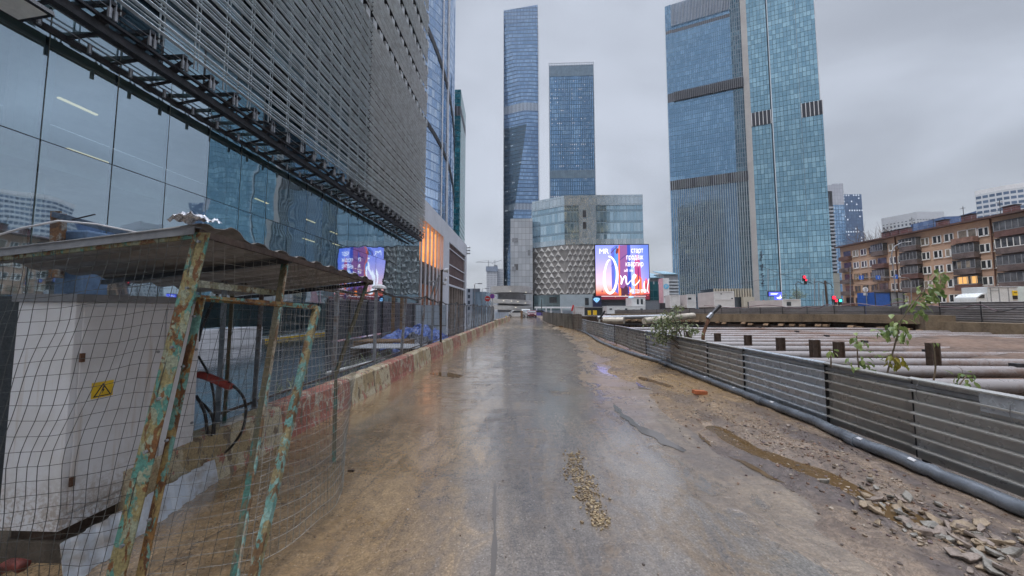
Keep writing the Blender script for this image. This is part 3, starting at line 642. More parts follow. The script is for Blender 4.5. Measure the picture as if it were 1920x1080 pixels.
# far retaining wall
rw = thing('retaining_wall', 'stained concrete retaining wall with cap beam on the far side of the pit', 'retaining wall', tuple(WP[2]))
def along(pts, off=0):
    out = []
    for i, p in enumerate(pts):
        d = (pts[min(i + 1, len(pts) - 1)] - pts[max(0, i - 1)]).normalized(); N_ = V((-d.y, d.x, 0)); N_ = -N_ if N_.y < 0 else N_; out.append(p + N_ * off)
    return out
capz = [.55, .72, .92, .98]
def slab(pts, z0s, z1s, o0, o1, name, mat):
    A, B = along(pts, o0), along(pts, o1); mb = MB()
    for i in range(len(pts) - 1):
        a, b_, c, d = A[i], A[i + 1], B[i + 1], B[i]
        q = lambda p, z: (p.x, p.y, z)
        mb.poly((q(a, z0s[i]), q(b_, z0s[i + 1]), q(b_, z1s[i + 1]), q(a, z1s[i]))); mb.poly((q(a, z1s[i]), q(b_, z1s[i + 1]), q(c, z1s[i + 1]), q(d, z1s[i]))); mb.poly((q(a, z0s[i]), q(d, z0s[i]), q(c, z0s[i + 1]), q(b_, z0s[i + 1])))
    for i in (0, len(pts) - 1): a, d = A[i], B[i]; mb.poly(((a.x, a.y, z0s[i]), (d.x, d.y, z0s[i]), (d.x, d.y, z1s[i]), (a.x, a.y, z1s[i])))
    return mb.build(name, mat, rw)
slab(WP[:4], [-1.3, -1.0, -.2, -.1], capz, -1.2, 1.5, 'cap_beam', M['concretebrown'])
slab(WP[3:], [-1.7, -1.7, -1.7], [.26, .26, .26], -1.25, 1.5, 'cap_beam_step', M['concretebrown'])
slab([WP[3] + V((-1.3, .8, 0)), WP[3] + V((.6, -.4, 0))], [-1.6, -1.6], [.97, .97], -1.35, 1.4, 'cap_beam_return', M['concretebrown'])
slab(WP, [-3.4] * 3 + [-2.6] * 3, [-1.0] * 3 + [-1.8] * 3, -.9, 0, 'backing', M['darkbrown'])
slab(WP, [-2.05, -1.9, -1.75, -2.0, -2.1, -2.1], [-1.75, -1.6, -1.42, -1.75, -1.85, -1.85], -1.9, -.8, 'waler', M['darksteel'])
pl = MB()
for a, b_ in zip(WP, WP[1:]):
    n = int((b_ - a).length / 1.5)
    for k in range(n):
        p = a.lerp(b_, (k + .5) / n); d = (b_ - a).normalized(); N_ = V((d.y, -d.x, 0)); N_ = -N_ if N_.y > 0 else N_
        pl.obox(V((p.x, p.y, -3.6)) + N_ * 1.05, d * (.45 + .15 * RN.random()), N_ * .14, V((0, 0, 1.8)))
pl.build('piles', M['concretebrown'], rw)
dl = MB()
for a, b_ in zip(WP[:4], WP[1:4]):
    n = int((b_ - a).length / 1.9)
    for k in range(n):
        p = a.lerp(b_, (k + RN.random()) / n); d = (b_ - a).normalized(); N_ = V((d.y, -d.x, 0)); N_ = -N_ if N_.y > 0 else N_
        dl.obox(V((p.x, p.y, -.7 - .25 * RN.random())) + N_ * 1.35, d * .35, N_ * .2, V((.1 * RN.random(), 0, .16)))
dl.build('loose_debris', M['wood'], rw)
# corrugated fence above the wall
CF = smat('grey ribbed hoarding', (.30, .29, .30), .45, .2, .3, .5, .05, col2=(.19, .18, .18), stretch=(.4, .4, 1.5))
ff = thing('ribbed_fence', 'long grey ribbed metal fence standing above the far pit wall', 'fence', tuple(WP[2]))
base = along(WP, 1.0); zb = [.55, .72, .93, .32, .28, .28]; ztp = [1.5, 1.75, 2.22, 2.3, 2.36, 2.4]
bp = list(zip(base, zb, ztp)); bp.insert(4, None)
segs = [(base[0], .55, 1.45, base[1], .72, 1.75), (base[1], .72, 1.7, base[2], .93, 2.18), (base[2], .93, 2.15, base[3], .97, 2.05), (base[3] + V((-.2, .3, 0)), .26, 2.45, base[4], .26, 2.44), (base[4], .26, 2.44, base[5], .26, 2.44)]
for si, (a, za, ta, b_, zb_, tb) in enumerate(segs):
    d = (b_ - a); L = d.length; n = max(2, int(L / 3.2)); d.normalize(); N_ = V((d.y, -d.x, 0)); N_ = -N_ if N_.y > 0 else N_
    for k in range(n):
        f0, f1 = k / n, (k + 1) / n; p0, p1 = a.lerp(b_, f0), a.lerp(b_, f1); mb = MB(); jz = RN.uniform(-.05, .05); nr = 9; off = RN.uniform(-.03, .03)
        for r_ in range(nr):
            for (ra, rb, oa, ob) in ((0, .6, 0, 0), (.6, .7, 0, .06), (.7, .9, .06, .06), (.9, 1, .06, 0)):
                g0, g1 = (r_ + ra) / nr, (r_ + rb) / nr
                q = lambda p, f, g_, o_: V((p.x, p.y, (za + (zb_ - za) * f) + ((ta + (tb - ta) * f) + jz - (za + (zb_ - za) * f)) * g_)) + N_ * (o_ + off)
                mb.poly((q(p0, f0, g0, oa), q(p1, f1, g0, oa), q(p1, f1, g1, ob), q(p0, f0, g1, ob)))
        mb.build('panel', CF, ff); z0_ = za + (zb_ - za) * f0; z1_ = ta + (tb - ta) * f0
        MB().beam(V((p0.x, p0.y, z0_)) + N_ * .2, V((p0.x, p0.y, z1_ + .05)) + N_ * .2, .07, .07).build('post', M['darksteel'], ff)
    for g_ in ((.12, .62, .98) if si > 2 else (.3, .98)):
        MB().beam(V((a.x, a.y, za + (ta - za) * g_)) + N_ * .2, V((b_.x, b_.y, zb_ + (tb - zb_) * g_)) + N_ * .2, .05, .05).build('rail', M['darksteel'], ff)
def swag(px, Yf, mat, label, r=.045):
    pts = []
    for (a, b_) in zip(px, px[1:]):
        for k in range(8):
            f = k / 8; pts.append((a[0] + (b_[0] - a[0]) * f, a[1] + (b_[1] - a[1]) * (f * f * (3 - 2 * f))))
    pts.append(px[-1]); w_ = [P(x, y, Yf(x)) for x, y in pts]; tag(MB().tube(w_, r, 5).build('cable', mat), label, 'cable')
Yw = lambda x: 50 + (34.0 - 50) * (x - 1560) / 360 - .2 if x > 1560 else 70 + (50 - 70) * (x - 1290) / 270 - .2
CB = smat('maroon cable', (.11, .06, .07), .5, 0, .2, 3, 0)
swag([(1765, 568), (1835, 572), (1875, 584), (1920, 576), (1990, 572)], Yw, M['black'], 'dark thick cable sagging across the ribbed fence at far right')
swag([(1700, 566), (1770, 575), (1800, 578), (1835, 571), (1870, 582)], Yw, CB, 'maroon cable looping over the ribbed fence below the truck')
swag([(1320, 573), (1380, 577), (1436, 572), (1500, 578), (1512, 575), (1535, 578), (1550, 571), (1575, 574), (1605, 569), (1650, 574), (1690, 567), (1700, 566)], Yw, CB, 'maroon cable draped in swags along the top of the middle fence', .06)
# two big pale pipes lying on the wall at its left end
LP = smat('pale lagged pipe', (.42, .38, .32), .5, .1, .3, 1.0, .1)
for (a, b_, Y0, Y1, r, lab) in (((1132, 601), (1170, 601), 62, 60, .62, 'short stub of pale pipe at the left end of the pit wall'), ((1208, 602), (1300, 592), 62, 68, .62, 'long pale pipe lying on the pit wall behind the leafy bush'), ((1120, 596), (1255, 593), 74, 74, .45, 'silvery lagged pipe on the far bank left of the bush')):
    m_ = MB().tube([P(a[0], a[1], Y0), P(b_[0], b_[1], Y1)], r, 14); tag(m_.build('pale_pipe', LP if r > .5 else M['steel'], smooth=False), lab, 'pipe')
# leaning dark pole with coupler
pb = P(1317, 640, 9.6); pm = P(1330, 594, 9.7); pt_ = P(1350, 573, 9.8); p0_ = V((pb.x, pb.y, -.2))
lp = thing('leaning_pole', 'bent rusty pole with a black coupler leaning behind the low fence', 'pole', tuple(p0_))
MB().tube([p0_, pb + V((0, 0, -.05)), P(1319, 625, 9.62), pm], [.05, .05, .045, .045], 8).build('lower_tube', M['rust'], lp)
MB().tube([pm - (pt_ - pm) * .15, pm + (pt_ - pm) * .25], .065, 8).build('coupler', M['steel'], lp)
MB().tube([pm, pt_], .05, 8).build('upper_tube', M['black'], lp)
b0, b1, b2 = P(1122, 622, 20), P(1124, 598, 20), P(1134, 583, 20)
lp2 = thing('leaning_pole', 'thin black topped pole sticking up beside the far end of the low fence', 'pole', (b0.x, b0.y, 0))
MB().tube([(b0.x, b0.y, 0), b0, b1], .05, 6).build('lower_tube', M['whitedirty'], lp2); MB().tube([b1, b2], .06, 6).build('upper_tube', M['black'], lp2)
# ---- foliage
def leafmat(name, c1, c2):
    m, t, b, o = newmat(name); r = nd(t, 'ShaderNodeNewGeometry').outputs['Random Per Island']
    t.links.new(MX(t, r, c1, c2), b.inputs['Base Color']); b.inputs['Roughness'].default_value = .4
    tr = nd(t, 'ShaderNodeBsdfTranslucent', {0: MX(t, r, tuple(min(1, c * 1.6) for c in c1), tuple(min(1, c * 1.6) for c in c2))})
    ms = nd(t, 'ShaderNodeMixShader', {0: .3}); t.links.new(b.outputs[0], ms.inputs[1]); t.links.new(tr.outputs[0], ms.inputs[2]); t.links.new(ms.outputs[0], o.inputs[0]); return m
LG = leafmat('green leaves', (.09, .15, .04), (.28, .34, .12)); LY = leafmat('yellowing leaves', (.34, .27, .04), (.20, .22, .05)); LO = leafmat('olive leaves', (.05, .08, .03), (.28, .30, .16))
def leaf(mb, p, d, L, W, bend=.3):
    d = V(d).normalized(); s_ = d.cross(V((RN.uniform(-.4, .4), RN.uniform(-.4, .4), 1)));
    if s_.length < .01: s_ = V((1, 0, 0))
    s_.normalize(); n = s_.cross(d); b = len(mb.v)
    prof = ((0, .06), (.25, .8), (.5, 1), (.78, .6), (1, .03))
    for f, w_ in prof:
        c = V(p) + d * (L * f) - n * (bend * L * f * f)
        mb.v += [c - s_ * (W * w_ / 2) + n * (.12 * W * w_), c, c + s_ * (W * w_ / 2) + n * (.12 * W * w_)]
    for k in range(len(prof) - 1):
        q = b + 3 * k; mb.face((q, q + 1, q + 4, q + 3)); mb.face((q + 1, q + 2, q + 5, q + 4))
def rdir(zb=0.0): 
    v = V((RN.gauss(0, 1), RN.gauss(0, 1), RN.gauss(0, 1) + zb)); return v.normalized()
# bush spilling over the fence
bu = thing('leafy_bush', 'sprawling olive green leafy bush growing over the low fence from the pit', 'bush', tuple(P(1262, 640, 9.3)))
lv, tw = MB(), MB(); rt = P(1290, 668, 9.0)
ctrl = [(1245, 604, 24, 12), (1268, 612, 34, 13), (1236, 622, 16, 14), (1260, 590, 12, 9), (1274, 577, 10, 5), (1298, 620, 12, 6), (1250, 628, 22, 6), (1280, 634, 18, 3), (1240, 640, 12, 4)]
for (cx, cy, sx_, sy_) in ctrl:
    c = P(cx, cy, 9.4); tw.tube([rt, rt.lerp(c, .5) + V((0, 0, .1)), c], [.02, .014, .006], 5)
    for i in range(int(sx_ * sy_ * .42) + 22):
        p = P(cx + RN.gauss(0, sx_ * .62), cy + RN.gauss(0, sy_ * .62), 9.4 + RN.gauss(0, .28)); leaf(lv, p, rdir(-.3), RN.uniform(.06, .14), RN.uniform(.03, .06))
    for i in range(8):
        p = P(cx + RN.gauss(0, sx_ * .5), cy + RN.gauss(0, sy_ * .5), 9.4 + RN.gauss(0, .2)); tw.tube([c, c.lerp(p, .5) + rdir() * .03, p], .005, 4)
lv.build('leaves', LO, bu); tw.build('stems', M['darkbrown'], bu)
# saplings behind the near fence
def sapling(stem, Ys, leaves, lab, mats=(LG,), L=(.09, .15), back=.0, den=1):
    pts = [P(x, y, Ys) for x, y in stem]; r = thing('sapling', lab, 'sapling', tuple(pts[0])); MB().tube(pts, [.009 - .006 * k / len(pts) for k in range(len(pts))], 5).build('stem', smat('sapling stem', (.16, .12, .08), .6, 0, .3, 10, .1), r)
    groups = {}
    for (x, y, sp_, n, mi) in leaves:
        mb = groups.setdefault(mi, MB()); tq = MB()
        for k in range(int(n * den)):
            c = P(x + RN.gauss(0, sp_), y + RN.gauss(0, sp_ * .8), Ys + RN.gauss(0, .05)); near_ = min(pts, key=lambda q_: (q_ - c).length)
            dd = (c - near_); dd.z -= .06; dd = dd.normalized() + rdir() * .5; leaf(mb, c, dd, RN.uniform(*L), RN.uniform(*L) * .5, .35)
    for mi, mb in groups.items(): mb.build('leaves' if mi == 0 else 'yellow_leaves', mats[mi], r)
sapling([(1660, 712), (1672, 668), (1690, 600), (1712, 570), (1740, 535), (1768, 502)], 4.2, [(1760, 515, 8, 10, 0), (1750, 545, 10, 14, 0), (1728, 560, 10, 12, 0), (1718, 585, 10, 8, 0), (1700, 565, 8, 5, 0), (1682, 608, 8, 8, 0), (1690, 628, 9, 8, 0), (1676, 615, 6, 5, 0), (1662, 635, 9, 10, 0), (1680, 680, 8, 7, 1), (1672, 670, 5, 4, 1)], 'tallest leafy sapling with a yellow lower cluster behind the low fence', (LG, LY), (.06, .105), den=2.1)
sapling([(1612, 700), (1608, 670), (1606, 628)], 4.4, [(1606, 632, 7, 8, 0), (1610, 650, 8, 8, 0), (1606, 675, 8, 5, 0), (1628, 685, 11, 18, 0), (1642, 668, 8, 8, 0)], 'bushy green sapling left of the tallest one behind the fence', (LG,), (.06, .10))
sapling([(1558, 688), (1558, 670), (1556, 655)], 4.6, [(1557, 660, 4, 7, 0)], 'small isolated green sprig in front of the strut columns', (LG,), (.06, .1))
sapling([(1786, 735), (1800, 720), (1812, 705)], 3.6, [(1806, 708, 10, 14, 0), (1795, 718, 8, 8, 0)], 'drooping leaf tuft rising over the near fence on the right', (LG,), (.05, .09))
sapling([(1748, 730), (1754, 690), (1752, 660), (1748, 642)], 3.8, [(1750, 640, 6, 2, 0)], 'nearly bare thin stalk behind the near fence', (LG,), (.04, .07))
# ================================================================ CAGE AND CABINET
PT = [(.05, .30, .25), (.20, .17, .06), (.17, .075, .025), (.30, .36, .28)]
PEEL1 = peel('peeling turquoise iron', [(.26, .22, .10), (.09, .25, .21), (.28, .31, .22), PT[2]], 10, .55, (1, 1, .5), 2.2)
PEEL2 = peel('rusty ochre iron', [(.24, .12, .035), (.28, .20, .08), (.14, .29, .25), (.12, .05, .02)], 11, .6, (1, 1, .4), 5.1)
PEEL3 = peel('olive iron', [(.15, .13, .08), (.11, .10, .06), (.14, .11, .06), (.06, .17, .14)], 5, .6, (1, 1, .3), 8.4)
cg = thing('wire_cage', 'leaning wire mesh cage of peeling turquoise angle iron under a corrugated roof', 'cage', (-2.2, 2.4, 0))
A = P(364, 428, 1.95); B = P(698, 526, 4.2); Cc = P(-100, 482, 2.02); D = V((-4.1, 4.5, 1.83))
b1, t1 = P(196, 1140, 1.78), P(374, 436, 1.97)
m_ = MB(); m_.angle(b1, t1, .062, .007, (1, .15, 0), (-.1, 1, 0)); m_.angle(b1 + V((-.035, 0, 0)), t1 + V((-.035, .0, 0)), .034, .007, (1, .0, 0), (0, 1, 0)); m_.build('corner_post', PEEL1, cg)
ds0, ds1 = P(244, 1130, 1.83), P(370, 558, 2.0); dr0, dr1 = P(470, 1105, 1.97), P(594, 576, 2.75)
door = MB().angle(ds0, ds1, .045, .006, (1, .2, 0), (0, 1, 0)).build('door', PEEL2, cg)
MB().beam(ds1 + V((-.02, 0, -.0)), dr1, .01, .04).beam(ds1, dr1 + V((0, 0, -.018)), .04, .006).build('door_rail', PEEL2, door)
MB().beam(dr0, dr1, .035, .05, (1, 0, 0)).build('door_stile', peel('turquoise door iron', [(.24, .19, .09), (.22, .36, .32), (.14, .075, .03), (.12, .26, .23)], 10, .55, (1, 1, .4), 1.3), door)
p20, p21 = P(428, 1100, 1.98), P(530, 480, 2.83)
MB().angle(p20, p21, .055, .007, (1, .1, 0), (0, 1, 0)).build('side_post', PEEL3, cg)
MB().angle(p20 + V((.05, -.01, 0)), p21 + V((.055, -.01, 0)), .012, .012, (1, 0, 0), (0, 1, 0)).build('post_strip', peel('pale strip', [(.34, .28, .20), (.22, .38, .34), (.2, .12, .06)], 6, .6, (1, 1, .4), 3.0), cg)
MB().beam(P(372, 532, 2.05), P(522, 550, 2.8), .02, .045).build('cross_rail', peel('pale olive iron', [(.25, .24, .15), (.36, .36, .27), (.15, .10, .05)], 9, .6, (1, 1, 1), 6.0), cg)
MB().beam(P(690, 526, 4.16), P(630, 700, 3.85), .035, .035).beam(P(630, 696, 3.85), P(626, 866, 3.63), .035, .035).build('rear_post', PEEL3, cg)
MB().angle(G(411, 884), P(432, 552, 3.5), .04, .006, (1, 0, 0), (0, 1, 0)).build('inner_post', PEEL3, cg)
# roof
RM = smat('roof sheet underside', (.30, .28, .26), .5, .2, .4, 1.6, .1, col2=(.18, .165, .15), stretch=(.3, 1.5, 1))
def roofp(u, v, amp=.016, nw=10.0, dz=0.0):
    """u along the front-right edge A->B, v away from it towards the left"""
    p = A.lerp(B, u).lerp(Cc.lerp(D, u), v); k = u * nw % 1.0; wv = max(-1, min(1, 1.6 * sin(2 * pi * k))) * amp
    lift = .055 * math.exp(-((u - .10) / .07) ** 2) * math.exp(-v / .12)
    return p + V((0, 0, wv + lift + dz + .012))
mb = MB().grid(lambda v, u: roofp(u, v - .0), 26, 120); mb.build('roof', RM, cg, solid=.003)
MB().beam(A + V((-.0, .02, -.022)), B + V((0, 0, -.022)), .03, .045).build('eaves_angle', M['darkbrown'], cg)
MB().beam(A.lerp(Cc, -.0) + V((0, 0, -.012)), Cc + V((0, 0, -.012)), .006, .05).beam(A + V((0, .02, .012)), Cc + V((0, .02, .012)), .06, .005).build('front_flashing', M['greyp'], cg)
MB().beam(A + V((0, .02, -.045)), Cc + V((0, .02, -.045)), .02, .03).build('front_angle', PEEL1, cg)
MB().beam(B + V((0, 0, -.03)), D + V((0, 0, -.03)), .04, .045).build('roof_purlin', M['darksteel'], cg)
MB().beam(A.lerp(B, .36) + V((0, 0, -.035)), Cc.lerp(D, .36) + V((0, 0, -.035)), .04, .04).build('roof_purlin', M['darksteel'], cg)
fo = MB(); pc = P(366, 418, 1.95)
fo.grid(lambda u, v: pc + V(((u - .5) * .22, (v - .5) * .14, .01 + .030 * (1 - (2 * u - 1) ** 2) + .028 * mnoise.noise(V((u * 5, v * 5, 2))) + .014 * mnoise.noise(V((u * 14, v * 14, 7))))), 22, 16)
tag(fo.build('foil_sheet', smat('crumpled foil', (.55, .56, .60), .25, .6, .3, 20, .3)), 'crumpled silver foil wrapped over the front corner of the cage roof', 'foil')
# wire mesh
WM = smat('mesh wire', (.10, .10, .095), .45, .6, .3, 9, 0); WML = smat('pale mesh wire', (.30, .285, .25), .45, .5, .3, 9, 0)
def wires(fn, nu, nv, r, sub=3, skip=None):
    mb = MB()
    for i in range(nu + 1):
        pts = [fn(i / nu, k / (nv * 1)) for k in range(nv + 1)]; mb.tube(pts, r, 3, False)
    for j in range(nv + 1):
        pts = [fn(k / nu, j / nv) for k in range(nu + 1)]; mb.tube(pts, r, 3, False)
    return mb
L0, L1 = P(-150, 1150, 1.75), Cc + V((0, 0, -.03))
def front(u, v):
    uu = u + .045 * sin(v * 5.2 + 1.0) * sin(pi * min(1, u * 1.15)) + .02 * mnoise.noise(V((u * 4, v * 3, 5)))
    p = b1.lerp(t1, v).lerp(L0.lerp(L1, v), uu); bul = sin(pi * u) * sin(pi * min(1, v * 1.05))
    return p + V((0, -.10 * bul + .03 * mnoise.noise(V((u * 6, v * 6, 1))), -.05 * bul * (1 - v) + .02 * mnoise.noise(V((u * 5, v * 5, 9)))))
wires(front, 22, 26, .0018).build('front_mesh', WM, cg)
def doorm(u, v):
    p = ds0.lerp(ds1, v).lerp(dr0.lerp(dr1, v), u); return p + V((.02 * sin(pi * u) * sin(pi * v), -.05 * sin(pi * u) * sin(pi * v), .008 * mnoise.noise(V((u * 4, v * 5, 3)))))
wires(doorm, 10, 26, .0015).build('door_mesh', WM, door)
s0, s1 = P(470, 1068, 2.0), P(530, 484, 2.84); e0, e1 = P(640, 872, 3.55), P(694, 528, 4.18)
def side(u, v):
    lo = s0.lerp(e0, u) + V((.17 * sin(pi * u), 0, .02)); hi = s1.lerp(e1, u); p = lo.lerp(hi, v); k = (1 - v) ** 1.3 * sin(pi * (u ** .8))
    return p + V((.06 * k + .012 * mnoise.noise(V((u * 7, v * 7, 2))), 0, -.02 * k + .025 * mnoise.noise(V((u * 5, v * 5, 4))) * (1 - v)))
wires(side, 30, 28, .0021).build('side_mesh', WML, cg)
def upper(u, v):
    lo = P(374, 555, 2.02).lerp(s1 + V((0, 0, -.32)), u); hi = (t1 + V((0, 0, -.02))).lerp(s1, u); return lo.lerp(hi, v) + V((.01, 0, 0))
wires(upper, 9, 5, .0016).build('upper_mesh', WML, cg)
def backm(u, v): return V((-3.45 - .0 * u, 2.9 + 1.3 * u, .35 + 1.5 * v)) + V((.03 * mnoise.noise(V((u * 4, v * 4, 7))), 0, 0))
wires(backm, 13, 16, .0012).build('rear_mesh', WM, cg)
# bolts and wire ties on the corner post
for f in (.15, .38, .52, .66, .83, .97):
    p = b1.lerp(t1, f) + V((.03, -.012, 0)); MB().tube([p, p + V((0, -.014, 0))], .009, 6).build('bolt', M['steel'], cg)
for f in (.25, .5, .75, .93):
    p = ds0.lerp(ds1, f) + V((.02, -.008, 0)); MB().tube([p, p + V((0, -.014, 0))], .008, 6).build('bolt', M['steel'], cg)
# cabinet
XC = -3.05; y0c, y1c = 2.13, 2.995; zb_, ztc = .20, 1.70
def cabmat():
    m, t, b, o = newmat('cabinet enamel'); tc_ = nd(t, 'ShaderNodeTexCoord').outputs['Object']; z = nd(t, 'ShaderNodeSeparateXYZ', {0: tc_}).outputs[2]
    st = NOI(t, SCL(t, tc_, (9, 9, .5)), 1.6, 5.0, .6); n = NOI(t, tc_, 3.0, 6.0, .65); f = NOI(t, tc_, 40.0, 4.0, .65)
    c = MX(t, MR(t, n, .4, .65, 0, .5), (.66, .67, .70), (.52, .51, .50)); c = MX(t, MR(t, st, .56, .70, 0, .45), c, (.36, .27, .18))
    sp = MA(t, 'MULTIPLY', MR(t, z, .45, .0, 0, 1.0), MR(t, MA(t, 'ADD', MA(t, 'MULTIPLY', f, .6), MA(t, 'MULTIPLY', n, .4)), .44, .58)); c = MX(t, MA(t, 'MULTIPLY', sp, .7), c, (.24, .17, .11))
    t.links.new(c, b.inputs['Base Color']); t.links.new(MR(t, n, .3, .7, .35, .6), b.inputs['Roughness']); bump(t, b, n, .12, .01); return m
CBM = cabmat()
cb = thing('electrical_cabinet', 'white metal electrical cabinet with yellow warning triangle standing inside the cage', 'electrical cabinet', (-3.2, 2.56, .2))
MB().box(XC - .42, y0c, zb_, XC, y1c, ztc).build('body', CBM, cb, bevel=.006)
MB().box(XC - .38, y0c + .04, .127, XC - .03, y1c - .03, zb_ - .001).build('base_frame', M['darkbrown'], cb)
MB().box(XC - .45, y0c - .015, ztc + .001, XC + .02, y1c + .015, ztc + .055).build('top_cap', M['greyp'], cb, bevel=.004)
MB().box(XC + .001, y0c + .035, zb_ + .10, XC + .014, 2.685, ztc - .03).build('door', CBM, cb, bevel=.003)
MB().box(XC + .001, 2.70, zb_ + .10, XC + .014, y1c - .012, ztc - .03).build('door', CBM, cb, bevel=.003)
MB().box(XC + .001, y0c + .01, zb_ + .008, XC + .01, y1c - .01, zb_ + .085).build('plinth_panel', CBM, cb, bevel=.003)
for yy, zz in ((2.64, 1.30), (2.64, .62), (2.96, 1.28), (2.96, .62)):
    MB().tube([(XC + .012, yy, zz), (XC + .022, yy, zz)], .012, 10).build('lock', M['steel'], cb)
for zz in (1.32, .5):
    MB().box(XC + .012, y0c + .028, zz - .03, XC + .026, y0c + .05, zz + .03).build('hinge', M['rust'], cb)
c0 = PX(192, 731, XC + .0145); q_ = lambda y, z, o=0: (XC + .0155 + o, c0.y + y, c0.z + z)
wt = MB().poly([q_(-.062, -.052), q_(.062, -.052), q_(.062, .06), q_(-.062, .06)][::1]).build('warning_sign', M['yellow'], cb)
def tri(mb, s_, o, k=0): mb.poly([q_(-.052 * s_, -.043 * s_ + k, o), q_(.052 * s_, -.043 * s_ + k, o), q_(0, .05 * s_ + k, o)])
mb = MB(); tri(mb, 1, .001); mb.build('triangle_border', M['black'], wt)
mb = MB(); tri(mb, .76, .002, -.003); mb.build('triangle_face', M['yellow'], wt)
MB().poly([q_(.004, .026, .003), q_(-.009, -.004, .003), q_(-.001, -.004, .003), q_(-.005, -.026, .003), q_(.011, .004, .003), q_(.003, .004, .003), q_(.010, .026, .003)]).build('lightning_bolt', M['black'], wt)
# plinth skirting
sk = MB(); g0, g1 = G(445, 876), G(120, 1105)
def skf(u, v):
    p = g0.lerp(g1, u); wv = .010 * max(-1, min(1, 1.8 * sin(u * 2 * pi * 11))); z = v * (.20 + .05 * u + .01 * mnoise.noise(V((u * 9, 0, 0)))); return V((p.x + wv - .05 * v, p.y, z))
SKM = smat('pale blue skirting', (.52, .57, .63), .45, .1, .25, 2.0, .05, col2=(.30, .26, .22), stretch=(1, 1, 2), thr=(.42, .66))
tag(sk.grid(skf, 130, 3).build('skirting_sheet', SKM, solid=.003), 'pale blue corrugated skirting sheet along the foot of the cabinet', 'skirting')
tag(MB().box(-3.75, 2.14, .0, -3.02, 3.5, .125).build('concrete_plinth', smat('mud caked plinth', (.08, .065, .05), .7, 0, .3, 4, .4)), 'dark mud caked plinth under the white cabinet', 'plinth')
# dark board and steel behind the cabinet at far left
tag(MB().box(-4.35, 2.35, 0, -3.7, 2.42, 1.75).build('dark_board', M['black']), 'black board standing left of the white cabinet inside the cage', 'board')
# things on or behind the cage roof
tag(MB().angle(P(92, 520, 2.9), P(96, 396, 2.9), .10, .012, (1, 0, 0), (0, 1, 0)).build('rusty_post', peel('rust and grey', [(.22, .20, .17), (.18, .09, .04), (.10, .06, .04)], 9, .6, (1, 1, 1), 9.9)), 'stubby rusty channel post rising behind the cage roof', 'post')
tag(MB().box(-4.55, 3.0, 1.7, -4.25, 3.2, P(45, 432, 3.0).z).build('blue_box', smat('faded blue box', (.10, .17, .28), .5, 0, .3, 4, .1), bevel=.02), 'small blue box behind the left end of the cage roof', 'box')
tag(MB().tube([P(-20, 446, 2.4), P(40, 428, 2.4), P(110, 414, 2.4), P(180, 420, 2.4), P(240, 432, 2.4), P(300, 446, 2.4)], .008, 6).build('cable', M['white']), 'white cable arching over the cage roof at far left', 'cable')
tag(MB().beam(P(100, 402, 2.9), P(245, 440, 2.7), .02, .05).build('bracket_arm', smat('slate bar', (.07, .10, .15), .5, .2, .3, 4, .1)), 'dark blue flat bar sloping behind the cage roof', 'bar')
tag(MB().tube([P(135, 412, 2.6), P(178, 402, 2.6)], .006, 5).build('rod', M['darksteel']), 'thin rod sticking up from the blue bar behind the cage roof', 'rod')
# cables beside the cabinet
def cable(pts, r, label, Yc=3.0, mat=None):
    w_ = [P(x, y, yy) for x, y, yy in pts]; sm = []
    for i in range(len(w_) - 1):
        p0, p1, p2, p3 = w_[max(0, i - 1)], w_[i], w_[i + 1], w_[min(len(w_) - 1, i + 2)]
        for k in range(5):
            f = k / 5; sm.append(.5 * ((2 * p1) + (p2 - p0) * f + (2 * p0 - 5 * p1 + 4 * p2 - p3) * f * f + (3 * p1 - p0 - 3 * p2 + p3) * f ** 3))
    sm.append(w_[-1]); tag(MB().tube(sm, r, 7).build('cable', mat or M['black'], smooth=True), label, 'cable')
cable([(408, 552, 3.4), (395, 575, 3.4), (378, 615, 3.35), (372, 640, 3.3)], .014, 'thick black cable curving down behind the top of the door rail')
cable([(372, 668, 3.1), (392, 705, 3.1), (402, 755, 3.1), (398, 810, 3.15), (384, 862, 3.2)], .010, 'black cable hanging from the red conduit beside the cabinet')
cable([(368, 742, 3.1), (384, 775, 3.1), (388, 820, 3.15), (382, 868, 3.2)], .013, 'left strand of the black cables falling beside the cabinet')
cable([(370, 748, 3.15), (398, 780, 3.15), (400, 830, 3.2), (390, 872, 3.2)], .013, 'right strand of the black cables falling beside the cabinet')
cable([(428, 716, 3.1), (452, 738, 3.15), (461, 765, 3.2), (455, 805, 3.2), (436, 835, 3.25), (420, 850, 3.3)], .012, 'black cable looping from the red conduit down to the debris')
cable([(372, 702, 3.1), (388, 706, 3.1), (412, 716, 3.1), (434, 726, 3.1)], .035, 'short red plastic conduit holding cables beside the cabinet', mat=smat('red conduit', (.30, .05, .04), .5, 0, .3, 8, .2))
cable([(-10, 1075, 1.85), (20, 1058, 1.85), (45, 1062, 1.85)], .03, 'end of a dark red ribbed hose at the bottom left corner', mat=smat('red hose', (.16, .03, .02), .5, 0, .4, 30, .4))
for k, (a, b_, lab) in enumerate((((388, 812, 3.3), (455, 780, 3.5), 'upper white batten in the scrap heap behind the cage door'), ((378, 838, 3.2), (420, 800, 3.4), 'pale board leaning in the scrap heap beside the cabinet'), ((425, 802, 3.4), (460, 790, 3.6), 'short white offcut in the scrap heap behind the cage door'))):
    tag(MB().beam(P(*a), P(*b_), .11, .03).build('scrap_board', M['whitedirty']), lab, 'board')
tag(MB().box(-3.5, 3.3, .15, -3.1, 3.7, .19).build('scrap_plate', M['darksteel']), 'dark plate lying over the plinth beside the skirting', 'plate')

